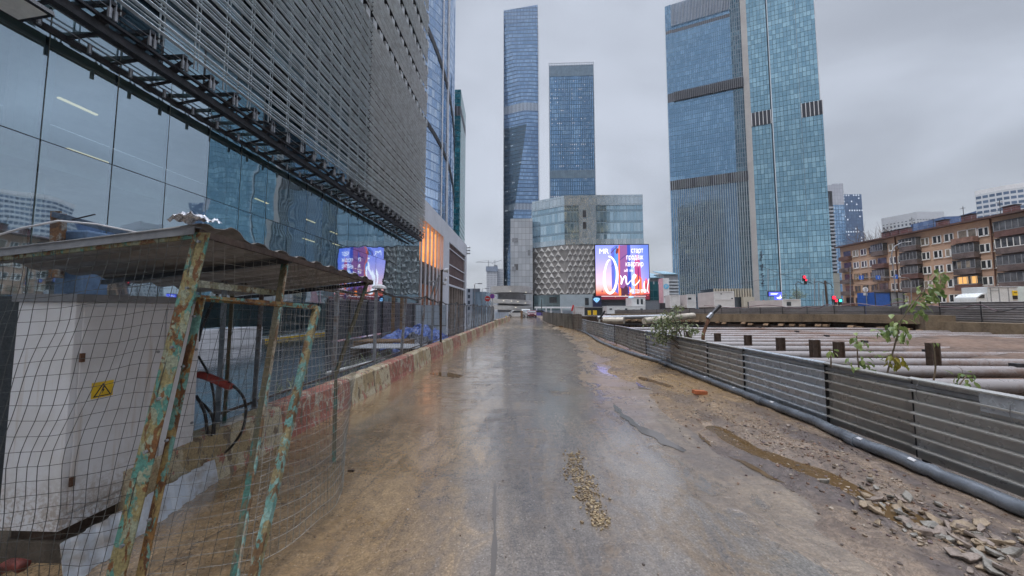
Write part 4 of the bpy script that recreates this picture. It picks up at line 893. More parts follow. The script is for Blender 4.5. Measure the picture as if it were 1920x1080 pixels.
# ================================================================ LEFT STREET
tag(MB().box(-13.95, 12, 0, -13.2, 16.2, .78).build('low_wall', M['white']), 'low pale wall at the foot of the louvred building', 'wall')
kb = thing('kerb', 'raised kerb with a yellow edge line in front of the louvred building', 'kerb', (-13.6, 22, 0))
MB().box(-13.9, 16.4, 0, -13.2, 40, .13).build('kerb_stone', M['concrete'], kb); MB().box(-13.26, 16.4, .131, -13.18, 27, .136).box(-13.199, 16.4, .04, -13.196, 27, .13).build('yellow_line', M['yellow'], kb)
hd = thing('hoarding', 'dark navy solid hoarding across the wet street behind the blue tarpaulin', 'hoarding', (-9.8, 22, 0))
HM = smat('dark hoarding', (.055, .062, .075), .35, .2, .4, .6, .05, col2=(.03, .033, .04))
for k in range(7):
    y_ = 16 + k * 2.1; MB().box(-9.85, y_ + .01, .05, -9.8, y_ + 2.09, 2.12).build('panel', HM, hd); MB().box(-9.79, y_ - .05, 0, -9.72, y_ + .03, 2.2).build('post', M['darksteel'], hd)
MB().box(-9.86, 16, 2.13, -9.76, 30.7, 2.2).build('top_rail', M['steel'], hd)
for (x, y, lab) in ((744, 600, 'left'), (752, 600, 'right')):
    Yq = 17.5; MB_ = MB().beam(P(x - 8 + (8 if lab == 'right' else 0), 644, Yq) + V((0, 0, -.2)), P(x - 6 + (8 if lab == 'right' else 0), 556, Yq), .14, .14); tag(MB_.build('timber_post', M['wood']), '%s of the two brown timber posts beside the blue tarpaulin' % lab, 'post')
wb = thing('white_board', 'pale blue gridded board panel standing under the orange facade', 'board', tuple(P(805, 640, 24)))
WBM = smat('pale board', (.46, .53, .62), .45, 0, .1, 1, 0)
for k in range(5):
    for j in range(3):
        a = P(779 + k * 11.4, 610, 24); b_ = P(779 + (k + 1) * 11.4, 572, 24); z0 = a.z + j * (b_.z - a.z) / 3; z1 = z0 + (b_.z - a.z) / 3
        if k == 0 and j == 2: pass
        MB().box(a.x + .01, 24, z0 + .01, b_.x - .01, 24.05, z1 - .01).build('panel', WBM, wb)
MB().box(P(779, 610, 24).x, 24.06, 0, P(836, 610, 24).x, 24.1, P(800, 572, 24).z).build('backing', M['greyp'], wb)
wp_ = MB().box(P(810, 640, 21).x, 21, 0, P(836, 640, 21).x, 21.06, P(820, 612, 21).z); tag(wp_.build('pale_board', WBM), 'lower pale panel in front of the gridded board', 'panel')
# blue tarpaulin heap on pallets
TM = smat('blue tarpaulin', (.055, .105, .30), .33, 0, .5, 3.5, .5, col2=(.025, .04, .15)); TM2 = smat('dark tarpaulin', (.04, .04, .05), .4, 0, .5, 4, .5)
def heap(x0, y0, x1, y1, h, mat, label, sd, px=None):
    mb = MB()
    def f(u, v):
        e = max(0, sin(pi * u)) ** .45 * max(0, sin(pi * v)) ** .45
        k = .62 + .55 * mnoise.noise(V((u * 2.2 + sd, v * 2.2, sd))) + .22 * abs(mnoise.noise(V((u * 7, v * 7, sd + 3)))) + .12 * mnoise.noise(V((u * 16, v * 16, sd)))
        w_ = .10 * mnoise.noise(V((u * 5, v * 5, sd + 8)))
        return V((x0 + (x1 - x0) * u + w_, y0 + (y1 - y0) * v + w_, max(0.02, h * e * k + .02)))
    return tag(mb.grid(f, 44, 36).build('tarpaulin', mat), label, 'tarpaulin')
heap(-6.9, 15.2, -4.6, 17.6, 1.15, TM, 'large crumpled blue tarpaulin heap behind the mesh fence', 1.3)
heap(-5.0, 15.0, -3.75, 17.2, .95, TM, 'smaller blue tarpaulin bundle nearest the mesh fence', 6.2)
heap(-5.6, 14.4, -4.3, 15.6, .62, TM2, 'black sheet bundled in front of the blue tarpaulin', 3.7)
pal = thing('pallet', 'brown timber pallet lying in front of the blue tarpaulin', 'pallet', (-6.0, 13.8, 0))
for k in range(6): MB().box(-7.0, 13.3 + k * .22, .30, -4.9, 13.45 + k * .22, .35).build('slat', M['wood'], pal)
for k in range(3): MB().box(-7.0 + k, 13.25, .05, -6.9 + k, 14.6, .29).build('bearer', M['wood'], pal)
gr = thing('steel_grating', 'pale steel grating sheets lying on timbers behind the mesh fence', 'grating', (-5, 12, .2))
mb = MB()
for k in range(22): mb.box(-6.2 + k * .11, 11.6, .26, -6.17 + k * .11, 13.0, .30)
for k in range(8): mb.box(-6.2, 11.6 + k * .19, .27, -3.86, 11.63 + k * .19, .29)
mb.build('grid_bars', M['white'], gr); MB().box(-6.2, 11.62, .05, -6.05, 12.9, .25).box(-4.1, 11.62, .05, -3.95, 12.9, .25).build('bearer', M['darkbrown'], gr)
tag(MB().tube([G(612, 700, .1), G(700, 678, .16), G(720, 672, .16)], .04, 8).build('pipe', M['whitedirty']), 'pale pipe lying behind the mesh fence near the cage', 'pipe')
mb = MB()
for k in range(260):
    x, y = RN.uniform(-5.4, -3.5), RN.uniform(6.0, 12.5); mb.v and None; leaf(mb, (x, y, .02), (RN.gauss(0, .4), RN.gauss(0, .4), 1), RN.uniform(.08, .25), .02)
tag(mb.build('weeds', LO), 'thin dark weeds growing behind the concrete blocks', 'weeds', kind='stuff')
# ================================================================ LOUVRED BUILDING (left)
GX = -14.0; YE = 43.0; YL = 39.8
gl = facade('street glass', (.46, .60, .66), (.60, .72, .78), (.03, .035, .04), 1.66, 3.3, .012, .0, .035, .80, .010, warp=.012)
def glass_pane():
    m, t, b, o = newmat('glass curtain pane'); t.nodes.remove(b)
    geo = nd(t, 'ShaderNodeNewGeometry'); r = geo.outputs['Random Per Island']; pos = geo.outputs['Position']
    wv = NOI(t, pos, .55, 2.0, .5, 0, True); wv = nd(t, 'ShaderNodeVectorMath', {0: wv, 1: (.5, .5, .5)}, operation='SUBTRACT').outputs[0]
    wv = nd(t, 'ShaderNodeVectorMath', {0: wv, 'Scale': .022}, operation='SCALE').outputs[0]
    nn = nd(t, 'ShaderNodeVectorMath', {0: nd(t, 'ShaderNodeVectorMath', {0: geo.outputs['Normal'], 1: wv}).outputs[0]}, operation='NORMALIZE').outputs[0]
    gs = nd(t, 'ShaderNodeBsdfGlossy', {0: MX(t, r, (.60, .76, .88, 1), (.70, .84, .95, 1)), 'Roughness': .02, 'Normal': nn})
    tr = nd(t, 'ShaderNodeBsdfTransparent', {0: (.62, .82, .84, 1)})
    ms = nd(t, 'ShaderNodeMixShader', {0: .60}); t.links.new(tr.outputs[0], ms.inputs[1]); t.links.new(gs.outputs[0], ms.inputs[2]); t.links.new(ms.outputs[0], o.inputs[0]); return m
GP = glass_pane()
lb = thing('louvred_building', 'big glass building wrapped in horizontal metal louvres along the left side', 'building', (-14, 18, 0))
# ground floor panes, leaned a hair each
ZJ = 6.55; joints = [-9.55 + 1.66 * k for k in range(32)]; joints = [y for y in joints if y < YE]; joints.append(YE)
panes = MB(); 
for (z0, z1) in ((.0, 3.2), (3.2, ZJ), (ZJ, 10.6)):
    for a, b_ in zip(joints, joints[1:]):
        d = [RN.uniform(-.008, .008) for _ in range(3)]
        panes.poly(((GX + d[0], a + .015, z0 + .015), (GX + d[1], b_ - .015, z0 + .015), (GX + d[1] + d[2], b_ - .015, z1 - .015), (GX + d[0] + d[2], a + .015, z1 - .015)))
panes.build('glass_panes', GP, lb)
mb = MB()
for y in joints: mb.box(GX - .10, y - .012, 0, GX - .03, y + .012, 10.6)
for z in (3.2, ZJ): mb.box(GX - .11, joints[0], z - .02, GX - .02, YE, z + .02)
mb.build('mullions', M['black'], lb)
mb = MB().box(-23, -10, 10.62, GX - .35, YE, 10.9).box(-23, -10, 6.2, GX - 1.3, YE, 6.45).box(-23.3, -10, 0, -23, YE, 10.6)
for k in range(7): mb.tube([(-16.6, -6 + k * 8, 0), (-16.6, -6 + k * 8, 10.6)], .45, 14)
mb.build('interior', smat('interior plaster', (.55, .55, .52), .7, 0, .1, 1, 0), lb)
mb = MB()
for (y, z, L, x) in ((6.5, 9.4, 2.0, -17.2), (11, 9.4, 2.2, -17.2), (8.2, 8.1, 2.6, -18.5), (12.2, 8.1, 2.6, -18.5), (22, 9.4, 2.4, -19), (26, 9.0, 2.4, -18), (1, 9.9, 2.4, -19), (31, 9.2, 2.4, -19), (10, 5.7, 2, -17.6), (3.5, 9.6, 2, -17), (25, 7.2, 3, -17.5), (29, 7.6, 2.0, -17.5), (33, 5.8, 3, -17.5), (20, 5.6, 2, -17.5)):
    mb.box(x, y, z, x + .12, y + L * .5, z + .05)
mb.build('ceiling_lights', emat('warm strip light', (1.0, .74, .38), .8), lb)
UPG = facade('upper louvre glass', (.30, .46, .56), (.46, .64, .74), (.05, .055, .06), 1.66, 3.5, .03, .05, .08, .75, .02, dark=.25, darkcol=(.03, .06, .08))
GRP_ = smat('grey backing', (.24, .25, .25), .6, 0, .2, .5, 0)
MB().poly(((GX, -10, 10.6), (GX, 24.8, 10.6), (GX, 24.8, 58), (GX, -10, 58))).build('upper_glazing', UPG, lb)
MB().poly(((GX, 24.8, 10.6), (GX, YE, 10.6), (GX, YE, 58), (GX, 24.8, 58))).build('upper_panels', GRP_, lb)
MB().box(-44, YE - .2, 0, GX - .02, YE, 58).box(-44, -10, 58, GX, YE, 58.4).build('end_wall', M['greyp'], lb)
# soffit beams and truss
mb = MB().box(-13.72, -10, 9.60, -13.6, YL, 9.76).box(-12.95, -10, 9.98, -12.70, YL, 10.25)
mb.box(-12.62, -10, 10.30, -12.5, YL, 10.38)
k = -8.0
while k < YL - .5:
    MB().beam((-13.6, k, 9.7), (-12.85, k + .25, 10.05), .05, .09).build('soffit_strut', M['darksteel'], lb); k += 1.05
mb.build('soffit_beams', M['darksteel'], lb)
mb = MB(); mb.tube([(-12.33, -9, 10.6), (-12.33, YL, 10.6)], .015, 4).tube([(-13.3, -9, 9.74), (-13.3, YL, 9.74)], .015, 4); k = -8.0
while k < YL:
    for dy in (0, .14): mb.tube([(-12.33, k + dy, 10.30), (-12.33, k + dy, 10.62)], .05, 8); mb.tube([(-12.33, k + dy, 10.62), (-12.33, k + dy, 10.85)], .02, 5)
    mb.tube([(-13.3, k + .3, 9.45), (-13.3, k + .3, 9.75)], .05, 8); k += 1.05
mb.build('soffit_fixtures', M['steel'], lb)
mb = MB(); k = -8.0
while k < YL: mb.poly(((-12.9, k, 10.34), (-12.4, k + .15, 10.85), (-12.4, k + .45, 10.85), (-12.9, k + .3, 10.34))).box(-13.9, k, 10.75, -12.3, k + .12, 10.86); k += 1.05
mb.tube([(-12.45, -9, 10.52), (-12.45, YL, 10.52)], .02, 5); mb.build('soffit_brackets', M['darksteel'], lb)
LX = -12.3
def slats(y0, y1, name, mat, zz, dz, w_, tilt, th):
    mb = MB(); z = zz
    while z < 57:
        if not any(a < z < b_ for a, b_ in gaps) or y1 < 12:
            ca, sa = cos(tilt), sin(tilt)
            mb.obox((LX, (y0 + y1) / 2, z), (w_ / 2 * ca, 0, w_ / 2 * sa), (0, (y1 - y0) / 2, 0), (-th / 2 * sa, 0, th / 2 * ca))
        z += dz
    return mb.build(name, mat, lb)
gaps = [(24.8 + 3.5 * k, 25.75 + 3.5 * k) for k in range(10)]
slats(-10, 24.75, 'louver_screen', M['louver'], 11.0, .36, .12, rad(20), .03)
slats(24.85, YL - .3, 'louver_screen', M['louver'], 11.0, .36, .17, rad(45), .03)
slats(-10, YL - .3, 'louver_screen', M['louver'], 11.18, .36 * 2, .08, rad(-5), .02)
mb = MB(); k = -9.0
while k < YL:
    mb.box(LX - .17, k - .018, 10.7, LX - .13, k + .018, 57); mb.box(LX - .17, k + .13, 10.7, LX - .14, k + .155, 57); k += 1.2
mb.build('vertical_rods', M['louver'], lb)
for a, b_ in gaps[:6]:
    k = 12.0; mb = MB().box(LX - .5, 11.9, a + .38, LX - .44, YL, a + .42)
    while k < YL: mb.box(LX - .6, k, a + .05, LX - .1, k + .62, b_ - .15); k += 1.2
    mb.build('bracket_band', M['louverw'], lb)
mb = MB(); z = 14.0
while z < 57: mb.box(-13.98, -10, z, -12.55, YL, z + .12); z += 3.5
mb.build('walkways', M['darksteel'], lb)
fl = thing('floodlight', 'square pale floodlight hanging under the soffit at the top left corner', 'floodlight', tuple(P(35, 10, 5.6)))
pc = P(30, 8, 5.6); MB().obox(pc, (.36, 0, .05), (0, .28, 0), (-.02, 0, .05)).build('housing', M['black'], fl); MB().obox(pc + V((0, 0, -.055)), (.3, 0, .04), (0, .22, 0), (0, 0, .004)).build('lens', smat('frosted lens', (.85, .85, .78), .4, 0, .1, 2, 0), fl)
# ================================================================ ORANGE-LIT BUILDING beyond it
ob = thing('low_building', 'white framed building with glowing orange glazed front and brown louvred side', 'building', (-14, 60, 0))
OY0, OY1 = 43.2, 77.5; HT = 16.9; WT = smat('white cladding', (.60, .62, .67), .5, 0, .08, .3, 0)
MB().box(-15.2, OY0, 14.0, -13.9, OY1, HT).box(-15.2, 55.2, 0, -13.9, 59.6, 13.99).box(-15.2, OY1 - 1.6, 0, -13.88, OY1 - .01, 13.99).build('white_frame', WT, ob)
MB().box(-40, OY0 + .3, 0, -15.25, OY1 - .3, HT - .4).build('body', M['greyp'], ob)
ORG_ = newmat('orange lit glazing')
def orange():
    m, t, b, o = newmat('orange lit glazing'); pos = nd(t, 'ShaderNodeNewGeometry').outputs['Position']; n = NOI(t, pos, .9, 3.0, .6)
    b.inputs['Base Color'].default_value = (.25, .08, .02, 1); b.inputs['Roughness'].default_value = .15
    t.links.new(MX(t, n, (1.0, .26, .05), (1.0, .42, .13)), b.inputs['Emission Color']); t.links.new(MR(t, n, .2, .8, .55, 1.0), b.inputs['Emission Strength']); return m
OM = orange()
mb = MB()
for k in range(6):
    for (z0, z1) in ((8.6, 10.2), (10.25, 12.0), (12.05, 13.95)): mb.box(-14.9, 43.3 + k * 2.0, z0, -14.8, 45.22 + k * 2.0, z1)
mb.build('lit_glazing', OM, ob)
MB().box(-14.9, 43.3, 5.4, -14.78, 55.1, 8.5).build('dark_glazing', smat('brown glass', (.05, .035, .035), .15, .3, .3, 1, 0), ob)
mb = MB()
for k in range(4): mb.box(-14.9, 43.4 + k * 3.0, 1.2 if k % 2 else .2, -14.78, 46.2 + k * 3.0, 5.3)
mb.build('lower_glazing', smat('dim orange glass', (.42, .14, .05), .3, 0, .5, .6, 0), ob)
mb = MB()
for k in range(6): mb.tube([(-14.2, 44.2 + k * 2.0, .5), (-14.2, 44.2 + k * 2.0, 13.98)], .17, 8)
mb.build('white_fins', WT, ob)
BL = smat('brown louvre', (.17, .115, .11), .5, .1, .2, 1, 0)
mb = MB(); y = 59.8
while y < OY1 - 1.7: mb.box(-14.6, y, 6.4, -14.2, y + .28, 13.95); y += .5
mb.build('brown_louvres', BL, ob)
MB().box(-14.14, 59.65, 12.9, -14.05, OY1 - 1.65, 13.1).box(-14.14, 59.65, 9.9, -14.05, OY1 - 1.65, 10.1).box(-14.14, 59.65, 7.9, -14.05, OY1 - 1.65, 8.1).box(-14.14, 59.65, 6.0, -14.05, OY1 - 1.65, 6.35).build('louvre_rails', WT, ob)
mb = MB()
for k in range(7):
    for j in range(2): mb.box(-14.9, 60 + k * 2.3, .4 + j * 3, -14.75, 61.5 + k * 2.3, 2.9 + j * 2.6)
mb.build('window', M['darkglass'], ob)
mb = MB()
for k in range(8): mb.box(-15.1, 59.7 + k * 2.3 - .25, 0, -14.3, 59.7 + k * 2.3 + .15, 5.99)
mb.build('piers', smat('pier stone', (.34, .28, .24), .6, 0, .2, 1, 0), ob)
mb = MB()
for k in range(16): mb.box(-15.6, 44 + k * 1.2, HT + .05, -15.5, 44.9 + k * 1.2, HT + 1.1)
mb.box(-15.62, 43.4, HT + 1.1, -15.48, 63.5, HT + 1.25); mb.build('roof_railing', BL, ob)
for k, zz in enumerate((16.3, 15.6, 14.9)): MB().tube([(-13.85, OY1 - .1, zz), (-13.3, OY1 + .1, zz + .15), (-13.2, OY1 + .2, zz - .05)], .22, 6).build('facade_lamp', M['steel'], ob)
# ================================================================ TOWERS
def arc(cx, cy, r, a0, a1, n): return [(cx + r * cos(rad(a0 + (a1 - a0) * k / n)), cy + r * sin(rad(a0 + (a1 - a0) * k / n))) for k in range(n + 1)]
HB = facade('curved tower glass', (.40, .55, .78), (.68, .80, .95), (.16, .24, .38), 1.5, 4.0, .05, .16, .07, .9, .012, warp=.05, rowvar=.3)
ct = thing('curved_tower', 'tall blue glass tower with a rounded front behind the louvred building', 'tower', (-55, 150, 0))
cpts = arc(-66, 152, 31.5, -110, 60, 40); cpts = cpts + [(-85, 190)]
mb = MB().prism(cpts, 0, 320); mb.build('curved_facade', HB, ct)
def ribbon(fn, w_, name, mat, rr_=31.5):
    mb = MB(); n = 44
    def f(u, v):
        a = -110 + 130 * u; z = fn(a) + (v - .5) * w_; return (-66 + (rr_ + .35) * cos(rad(a)), 152 + (rr_ + .35) * sin(rad(a)), z)
    mb.grid(f, n, 1); return mb.build(name, mat, ct, solid=.6)
ribbon(lambda a: 150 - 58 * max(0, (a + 95) / 95) ** 1.35 if a > -95 else 150, 3.2, 'diagonal_band', M['darksteel'])
ribbon(lambda a: 98 - 36 * max(0, (a + 95) / 95) ** 1.35 if a > -95 else 98, 2.2, 'diagonal_band', M['darksteel'])
def colmull(a, w_, name, mat): 
    x, y = -66 + 31.9 * cos(rad(a)), 152 + 31.9 * sin(rad(a)); MB().box(x - w_, y - w_, 0, x + w_, y + w_, 320).build(name, mat, ct)
colmull(-14, .35, 'white_edge', M['white']); colmull(-22, .22, 'white_edge', M['white'])
GT = facade('green tower glass', (.02, .17, .18), (.07, .36, .36), (.01, .08, .09), 2.4, 3.9, .06, .22, .1, .8, .012, bands=((136, 143),))
gt = thing('green_tower', 'narrow dark green glass tower beside the curved blue tower', 'tower', (-50, 225, 0))
a, b_ = P(849, 300, 220), P(863, 300, 220); MB().prism([(a.x, 220), (b_.x, 220), (b_.x - 2, 250), (a.x - 12, 250)], 0, P(855, 168, 220).z).build('facade', GT, gt)
MB().box(a.x + .01, 219.0, 0, a.x + .9, 219.9, P(855, 172, 220).z).build('pale_corner', M['white'], gt)
# tall left tower in the middle
def at(px, Y): return P(px, 580, Y).x
T1Y = 360; x0, x1 = at(943.5, T1Y), at(1011, T1Y); H1 = P(975, 14, T1Y).z; HL, HR = P(943, 20, T1Y).z, P(1006, 9, T1Y).z
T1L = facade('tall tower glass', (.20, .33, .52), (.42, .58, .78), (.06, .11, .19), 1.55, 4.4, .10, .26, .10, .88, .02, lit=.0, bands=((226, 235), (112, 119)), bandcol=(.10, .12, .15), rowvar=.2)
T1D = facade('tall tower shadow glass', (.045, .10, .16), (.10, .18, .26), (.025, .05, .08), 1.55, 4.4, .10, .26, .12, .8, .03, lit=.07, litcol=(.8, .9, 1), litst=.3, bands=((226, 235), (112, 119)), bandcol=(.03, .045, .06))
tt = thing('tall_tower', 'tallest slim blue glass skyscraper with a twisted dark facet left of centre', 'tower', ((x0 + x1) / 2, T1Y, 0))
# twisting facet: front face kinks along a slanted edge
def edge(z): f = z / 200.0; return x0 + (x1 - x0) * (.12 + .55 * min(1, max(0, (z - 60) / 150)))
zs = [0, 60, 100, 140, 180, 210]
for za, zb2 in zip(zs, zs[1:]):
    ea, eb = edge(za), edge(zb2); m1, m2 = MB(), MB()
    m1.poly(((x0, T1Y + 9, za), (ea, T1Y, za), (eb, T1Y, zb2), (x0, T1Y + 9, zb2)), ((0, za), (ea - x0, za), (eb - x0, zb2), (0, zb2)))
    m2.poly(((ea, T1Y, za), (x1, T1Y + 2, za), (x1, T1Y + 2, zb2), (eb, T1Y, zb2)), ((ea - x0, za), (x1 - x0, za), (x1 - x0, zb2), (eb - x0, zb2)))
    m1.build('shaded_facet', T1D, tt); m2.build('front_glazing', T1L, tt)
mb = MB().poly(((x0, T1Y + 9, 210), (edge(210), T1Y, 210), (x1, T1Y + 2, 210), (x1, T1Y, HR), (x0, T1Y, HL)), ((0, 210), (edge(210) - x0, 210), (x1 - x0, 210), (x1 - x0, HR), (0, HL)))
mb.poly(((x1, T1Y + 2, 0), (x1 + 3, T1Y + 40, 0), (x1 + 3, T1Y + 40, HR), (x1, T1Y, HR))).poly(((x0, T1Y, HL), (x1, T1Y, HR), (x1 + 3, T1Y + 40, HR), (x0 - 3, T1Y + 40, HL)))
mb.build('upper_glazing', T1L, tt)
mb = MB()
for k in range(24): xx = x0 + (x1 - x0) * k / 23; mb.box(xx - .12, T1Y - .5, HL + (HR - HL) * k / 23 - 18, xx + .12, T1Y - .2, HL + (HR - HL) * k / 23 + 1)
mb.build('crown_fins', smat('crown fin', (.30, .36, .46), .4, .3, .1, 1, 0), tt)
for xx in (x0 - .4, x1 + .1): MB().box(xx, T1Y - .3, 0, xx + .45, T1Y + 9, HL - 1).build('white_edge', M['white'], tt)
# second tower
T2Y = 300; x0, x1 = at(1033, T2Y), at(1120, T2Y); H2 = P(1075, 117, T2Y).z; xs = at(1030.5, T2Y + 60)
T2 = facade('second tower glass', (.18, .33, .52), (.36, .54, .72), (.06, .12, .19), 1.7, 4.1, .14, .12, .10, .88, .015, lit=.20, litcol=(1, .78, .62), litst=.4, lit_h=(.6, .8), lit_w=(.3, .6), bands=(), rowvar=.4)
t2 = thing('office_tower', 'blue glass tower with lit ceiling lamps and a bright white side wall', 'tower', ((x0 + x1) / 2, T2Y, 0))
MB().prism([(x0, T2Y), (x1, T2Y)], 0, H2 - 3, closed=False).build('front_glazing', T2, t2)
MB().prism([(x1, T2Y), (x1 + 2, T2Y + 45), (xs, T2Y + 52), (x0, T2Y)], 0, H2 - 3, closed=False).build('side_wall', smat('white side', (.66, .68, .74), .35, .3, .05, .2, 0), t2)
GRB = smat('grey band', (.19, .26, .32), .4, .2, .2, .2, 0)
zb1 = P(1075, 334, T2Y).z; zb2 = P(1075, 316, T2Y).z
MB().box(x0 + .5, T2Y - .3, H2 - 13.5, x1 - .4, T2Y - .05, H2 - 3.2).build('louvre_band', GRB, t2)
MB().box(x0 + .3, T2Y - .3, zb1, x1 - .3, T2Y - .05, zb1 + 7.5).build('louvre_band', GRB, t2)
mb = MB()
for k in range(27): xx = x0 + .4 + (x1 - x0 - .8) * k / 26; mb.box(xx - .1, T2Y - .75, 0, xx + .1, T2Y - .32, H2 - 1)
mb.build('fins', smat('fin blue', (.10, .17, .26), .4, .5, .1, 1, 0), t2)
MB().box(x0 - .3, T2Y - .6, H2 - 3, x1 + .3, T2Y - .2, H2 - 2.5).box(x0 - .2, T2Y - .5, H2 - .9, x1 + .3, T2Y - .1, H2 - .2).box(x1 - .1, T2Y - .6, 0, x1 + .5, T2Y - .2, H2).box(x0 - .5, T2Y - .6, 0, x0, T2Y - .1, H2).build('crown', smat('white crown', (.55, .58, .62), .4, .2, .1, 1, 0), t2)
# grey clad block and the shopping centre
gb = thing('clad_block', 'pale grey panelled block with odd dark panels between the tall tower and mall', 'building', (0, 128, 0))
CLP = facade('grey cladding', (.42, .45, .49), (.56, .59, .63), (.20, .21, .23), 1.5, 2.4, .03, .05, .3, .55, .01, dark=.03, darkcol=(.16, .16, .17))
x0, x1 = at(957, 128), at(999, 128); MB().prism([(x0, 128), (x1, 128), (x1, 150), (x0, 150)], 0, P(975, 410, 128).z).build('cladding', CLP, gb)
for (px, py, w_, h_) in ((964, 450, 11, 7), (990, 474, 5, 11), (962, 504, 7, 9)):
    a = P(px - w_ / 2 + 2, py, 127.9); MB().box(a.x, 127.8, a.z - h_ * .1, a.x + w_ * .2, 127.95, a.z + h_ * .1).build('dark_panel', M['greyp'], gb)
ml = thing('shopping_centre', 'grey glass mall with triangular pyramid cladding and the billboard on its corner', 'building', (25, 127, 0))
Y0 = 125.0; mx0, mx1, mxr = at(998.5, 131), at(1060, Y0), at(1210, Y0)
HM_ = P(1060, 367, Y0).z; ZM = P(1120, 458, Y0).z; ZP = P(1120, 552, Y0).z
foot = [(mx0, 132), (mx1, Y0), (mxr, Y0)]
MG = facade('mall glazing', (.36, .52, .62), (.58, .72, .80), (.18, .25, .30), 1.25, 4.3, .035, .05, .07, .85, .02, span=.22, spancol=(.27, .38, .46), warp=.02)
GRC = facade('mall grey cladding', (.46, .55, .61), (.60, .68, .73), (.20, .24, .27), 1.55, 2.6, .03, .04, .16, .78, .01)
MB().prism(foot, ZM, HM_ - 1.5, closed=False).build('upper_glazing', MG, ml)
MB().prism([(p[0], p[1] - .3) for p in foot], HM_ - 4.0, HM_, closed=False).build('parapet', GRC, ml)
MB().prism([(at(1087, Y0), Y0 - .35), (at(1120, Y0), Y0 - .35)], ZM, HM_ - 4.0, closed=False).prism([(p[0], p[1] - .25) for p in foot], ZM - .1, ZM + 2.0, closed=False).build('grey_cladding', GRC, ml)
for zc_ in (38, 33.5): MB().box(at(1095, Y0), Y0 - .5, zc_ - 1.3, at(1101, Y0), Y0 - .36, zc_ + 1.2).build('vent_grille', M['darksteel'], ml)
MB().prism([(mxr, Y0), (mxr + 1, 160), (mx0, 160), (mx0, 132)], 0, HM_ - .3, closed=False).poly(((mx0, 132, HM_ - .4), (mx1, Y0, HM_ - .4), (mxr, Y0, HM_ - .4), (mxr + 1, 160, HM_ - .4), (mx0, 160, HM_ - .4))).build('body', GRC, ml)
MB().box(at(1084, 130), 130, HM_, at(1122, 130), 136, HM_ + 1.3).build('roof_plant', M['white'], ml)
PYR = smat('pyramid panels', (.36, .35, .34), .5, .1, .2, .25, 0); PYR2 = smat('pyramid joints', (.20, .19, .185), .6, .0, .2, .3, 0)
# pyramids: rows of triangles, each raised to a point
def pyrs(p0, p1, z0, z1, mb, mbb, ncol, nrow, depth=.5):
    p0, p1 = V((p0[0], p0[1], 0)), V((p1[0], p1[1], 0)); d = (p1 - p0) / ncol; N_ = V((d.y, -d.x, 0)).normalized(); h = (z1 - z0) / nrow
    for r_ in range(nrow):
        for c in range(-1, ncol + 1):
            s_ = (r_ % 2) * .5
            for up in (1,):
                if up: T = [(c + s_, 0), (c + 1 + s_, 0), (c + .5 + s_, 1)]
                else: T = [(c + .5 + s_, 1), (c + 1 + s_, 0), (c + 1.5 + s_, 1)]
                if min(q[0] for q in T) < -.01 or max(q[0] for q in T) > ncol + .01: continue
                pts = [p0 + d * a + V((0, 0, z0 + (r_ + b_) * h)) for a, b_ in T]; cen = sum(pts, V()) / 3; pts = [q.lerp(cen, .03) for q in pts]; ap = cen + N_ * depth
                for k in range(3): mb.poly((pts[k], pts[(k + 1) % 3], ap))
    mbb.poly((p0 + V((0, 0, z0)), p1 + V((0, 0, z0)), p1 + V((0, 0, z1)), p0 + V((0, 0, z1))))
mb, mbb = MB(), MB()
pyrs((mx0, 131.9), (mx1, Y0 - .15), ZP, ZM - .15, mb, mbb, 5, 9); pyrs((mx1, Y0 - .15), (at(1120, Y0), Y0 - .15), ZP, ZM - .15, mb, mbb, 6, 9)
mb.build('pyramid_cladding', PYR, ml); mbb.build('cladding_joints', PYR2, ml)
MB().box(at(1119, Y0), Y0 + .2, 0, mxr, Y0 + .6, ZM).build('screen_backing', M['greyp'], ml)
POD = facade('podium glazing', (.20, .28, .30), (.34, .42, .45), (.12, .14, .15), 2.6, 3.4, .03, .05, .12, .6, .01)
MB().prism([(mx0 + .5, 131), (mx1, Y0 + .5), (mxr + .2, Y0 + .5)], 0, ZP - .02, closed=False).build('podium', POD, ml)
MB().prism([(at(1050, 124), Y0 - 1), (at(1113, 124), Y0 - 1)], 1.0, ZP - .05, closed=False).build('podium_cladding', smat('pale blue panels', (.36, .42, .46), .4, .3, .1, .3, 0), ml)
MB().box(at(1097, 124), Y0 - 1.2, 3.2, at(1104, 124), Y0 - 1.05, 5.9).box(at(1030, 124), Y0 - 1.4, 4, at(1044, 124), Y0 - .9, 6.2).build('window', M['darkglass'], ml)
MB().box(at(1112, 123), Y0 - 2, 0, at(1128, 123), Y0 - 1.3, 6.6).build('navy_panel', smat('navy panel', (.012, .018, .06), .4, 0, .1, 1, 0), ml)
cz = 5.0; cx = at(1119, 123); DM = emat('light blue sign', (.25, .55, .95), .9)
def diamond(cx, cz, s_, y): return MB().poly([(cx - s_, y, cz + .3 * s_), (cx - .62 * s_, y, cz + .72 * s_), (cx + .62 * s_, y, cz + .72 * s_), (cx + s_, y, cz + .3 * s_), (cx, y, cz - .85 * s_)])
dm = diamond(cx, cz, 1.25, Y0 - 2.03).build('diamond_logo', DM, ml); mb = MB()
for (xa, za, xb, zb3) in ((-.9, .3, .9, .3), (-.4, .3, 0, -.8), (.4, .3, 0, -.8), (-.5, .7, -.4, .3), (.5, .7, .4, .3)): mb.beam((cx + xa * 1.25, Y0 - 2.06, cz + za * 1.25), (cx + xb * 1.25, Y0 - 2.06, cz + zb3 * 1.25), .02, .09)
mb.build('facet_lines', smat('navy line', (.012, .018, .06), .4, 0, 0, 1, 0), dm)
diamond(at(1184, 123), 5.6, 1.1, Y0 - 2.03).build('diamond_logo', DM, ml)
